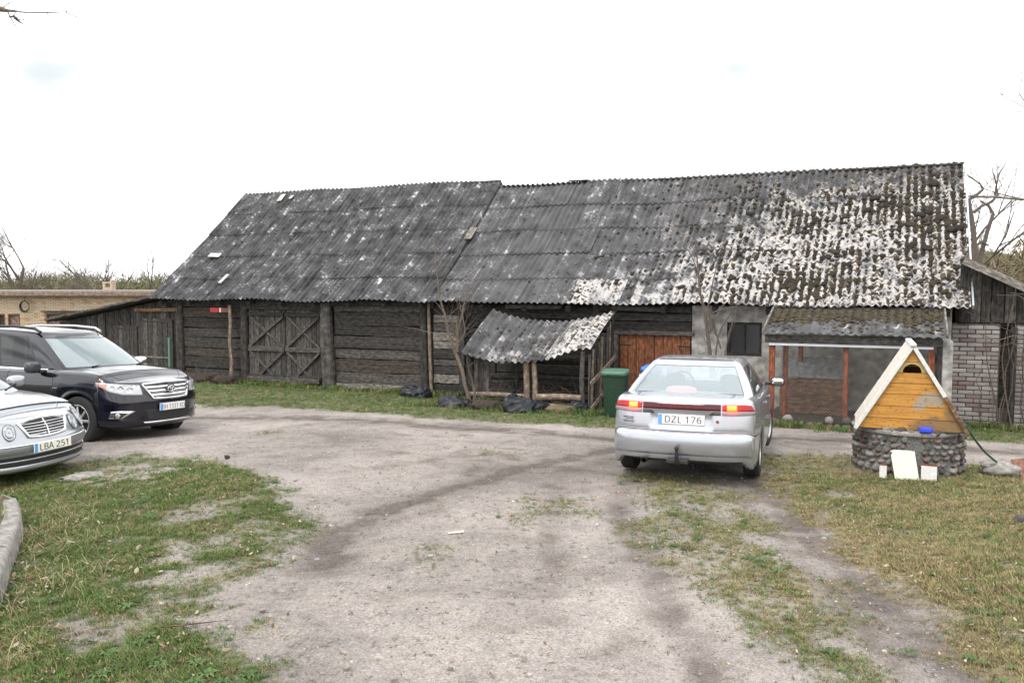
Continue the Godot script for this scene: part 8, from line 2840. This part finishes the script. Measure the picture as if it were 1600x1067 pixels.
	for k in 90:
		var a := r.randf() * TAU
		var b := Vector3(cos(a), 0, sin(a)) * r.randf_range(0.0, 0.5)
		var d := Vector3(cos(a) * r.randf_range(0.1, 0.6), 1.0, sin(a) * r.randf_range(0.1, 0.6)).normalized()
		var h := r.randf_range(0.4, 1.0)
		var s := Vector3(-sin(a * 1.7), 0, cos(a * 1.7)) * 0.012
		var m1 := b + d * h * 0.5
		brush.tri(b - s, b + s, b + d * h)
		for q in 9:
			var f := r.randf_range(0.3, 1.0)
			var c := b + d * h * f
			var e := c + Vector3(r.randf_range(-1, 1), r.randf_range(0.0, 0.9), r.randf_range(-1, 1)) * 0.13
			var s2 := Vector3(r.randf_range(-1, 1), 0, r.randf_range(-1, 1)).normalized() * 0.012
			brush.tri(c - s2, c + s2, e)
	var bm := mat("scrub", 1, 1, 1, 1.0)
	bm.vertex_color_use_as_albedo = true
	for belt in [[-78.0, -22.0, -64.0, -100.0, 430, 1.0, "scrub_wood", "greyish green scrub wood behind the yellow brick building"], [18.0, 60.0, -40.0, -90.0, 300, 1.5, "scrub_wood", "brown wooded slope behind the annexe"]]:
		var xs := []
		var cs := []
		for k in belt[4]:
			var x := r.randf_range(belt[0], belt[1])
			var z := r.randf_range(belt[3], belt[2])
			var s: float = r.randf_range(3.2, 5.2) * belt[5] * (0.75 + 0.35 * (-z - 60.0) / 40.0 if belt[5] < 1.2 else 0.9)
			xs.append(Transform3D(Basis(Vector3.UP, r.randf() * TAU).scaled(Vector3(s * 0.8, s, s * 0.8)), Vector3(x, -1.0, z)))
			var c := Color(0.165, 0.14, 0.085).lerp(Color(0.145, 0.155, 0.075), r.randf()) if belt[5] < 1.2 else Color(0.17, 0.125, 0.085).lerp(Color(0.15, 0.14, 0.075), r.randf())
			c = c * r.randf_range(0.75, 1.3)
			c.a = 1.0
			cs.append(c)
		var o := scatter(numbered(belt[6]), brush.mesh(), bm, xs, cs, self)
		o.set_meta("label", belt[7]); o.set_meta("category", "scrub")
	# a far wooded ridge
	var hill := MB.new()
	var hnz := noise(91, 0.02, FastNoiseLite.TYPE_SIMPLEX_SMOOTH, 3)
	var pts := PackedVector3Array()
	for j in 5:
		for i in 60:
			var x := -260.0 + i * 8.6
			var f := [0.0, 0.55, 0.9, 1.0, 0.6][j] as float
			var h := (4.0 + 2.2 * hnz.get_noise_2d(x, 3.0)) * (1.0 if x < 0 else 2.2)
			pts.append(Vector3(x, -1.5 + h * f + (0.35 * hnz.get_noise_2d(x * 9.0, j * 40.0) if j > 0 else 0.0), -130.0 - j * 9.0 + 0.0))
	hill.grid(pts, 60, 5)
	var hm := textured("far_wood", 0.16, 0.165, 0.10, 1.0, blot, Vector3(0.12, 0.12, 0.12), 0.0, true)
	var ho := part("hill", hill, hm, self)
	ho.set_meta("kind", "structure"); ho.set_meta("label", "low wooded ridge on the horizon")
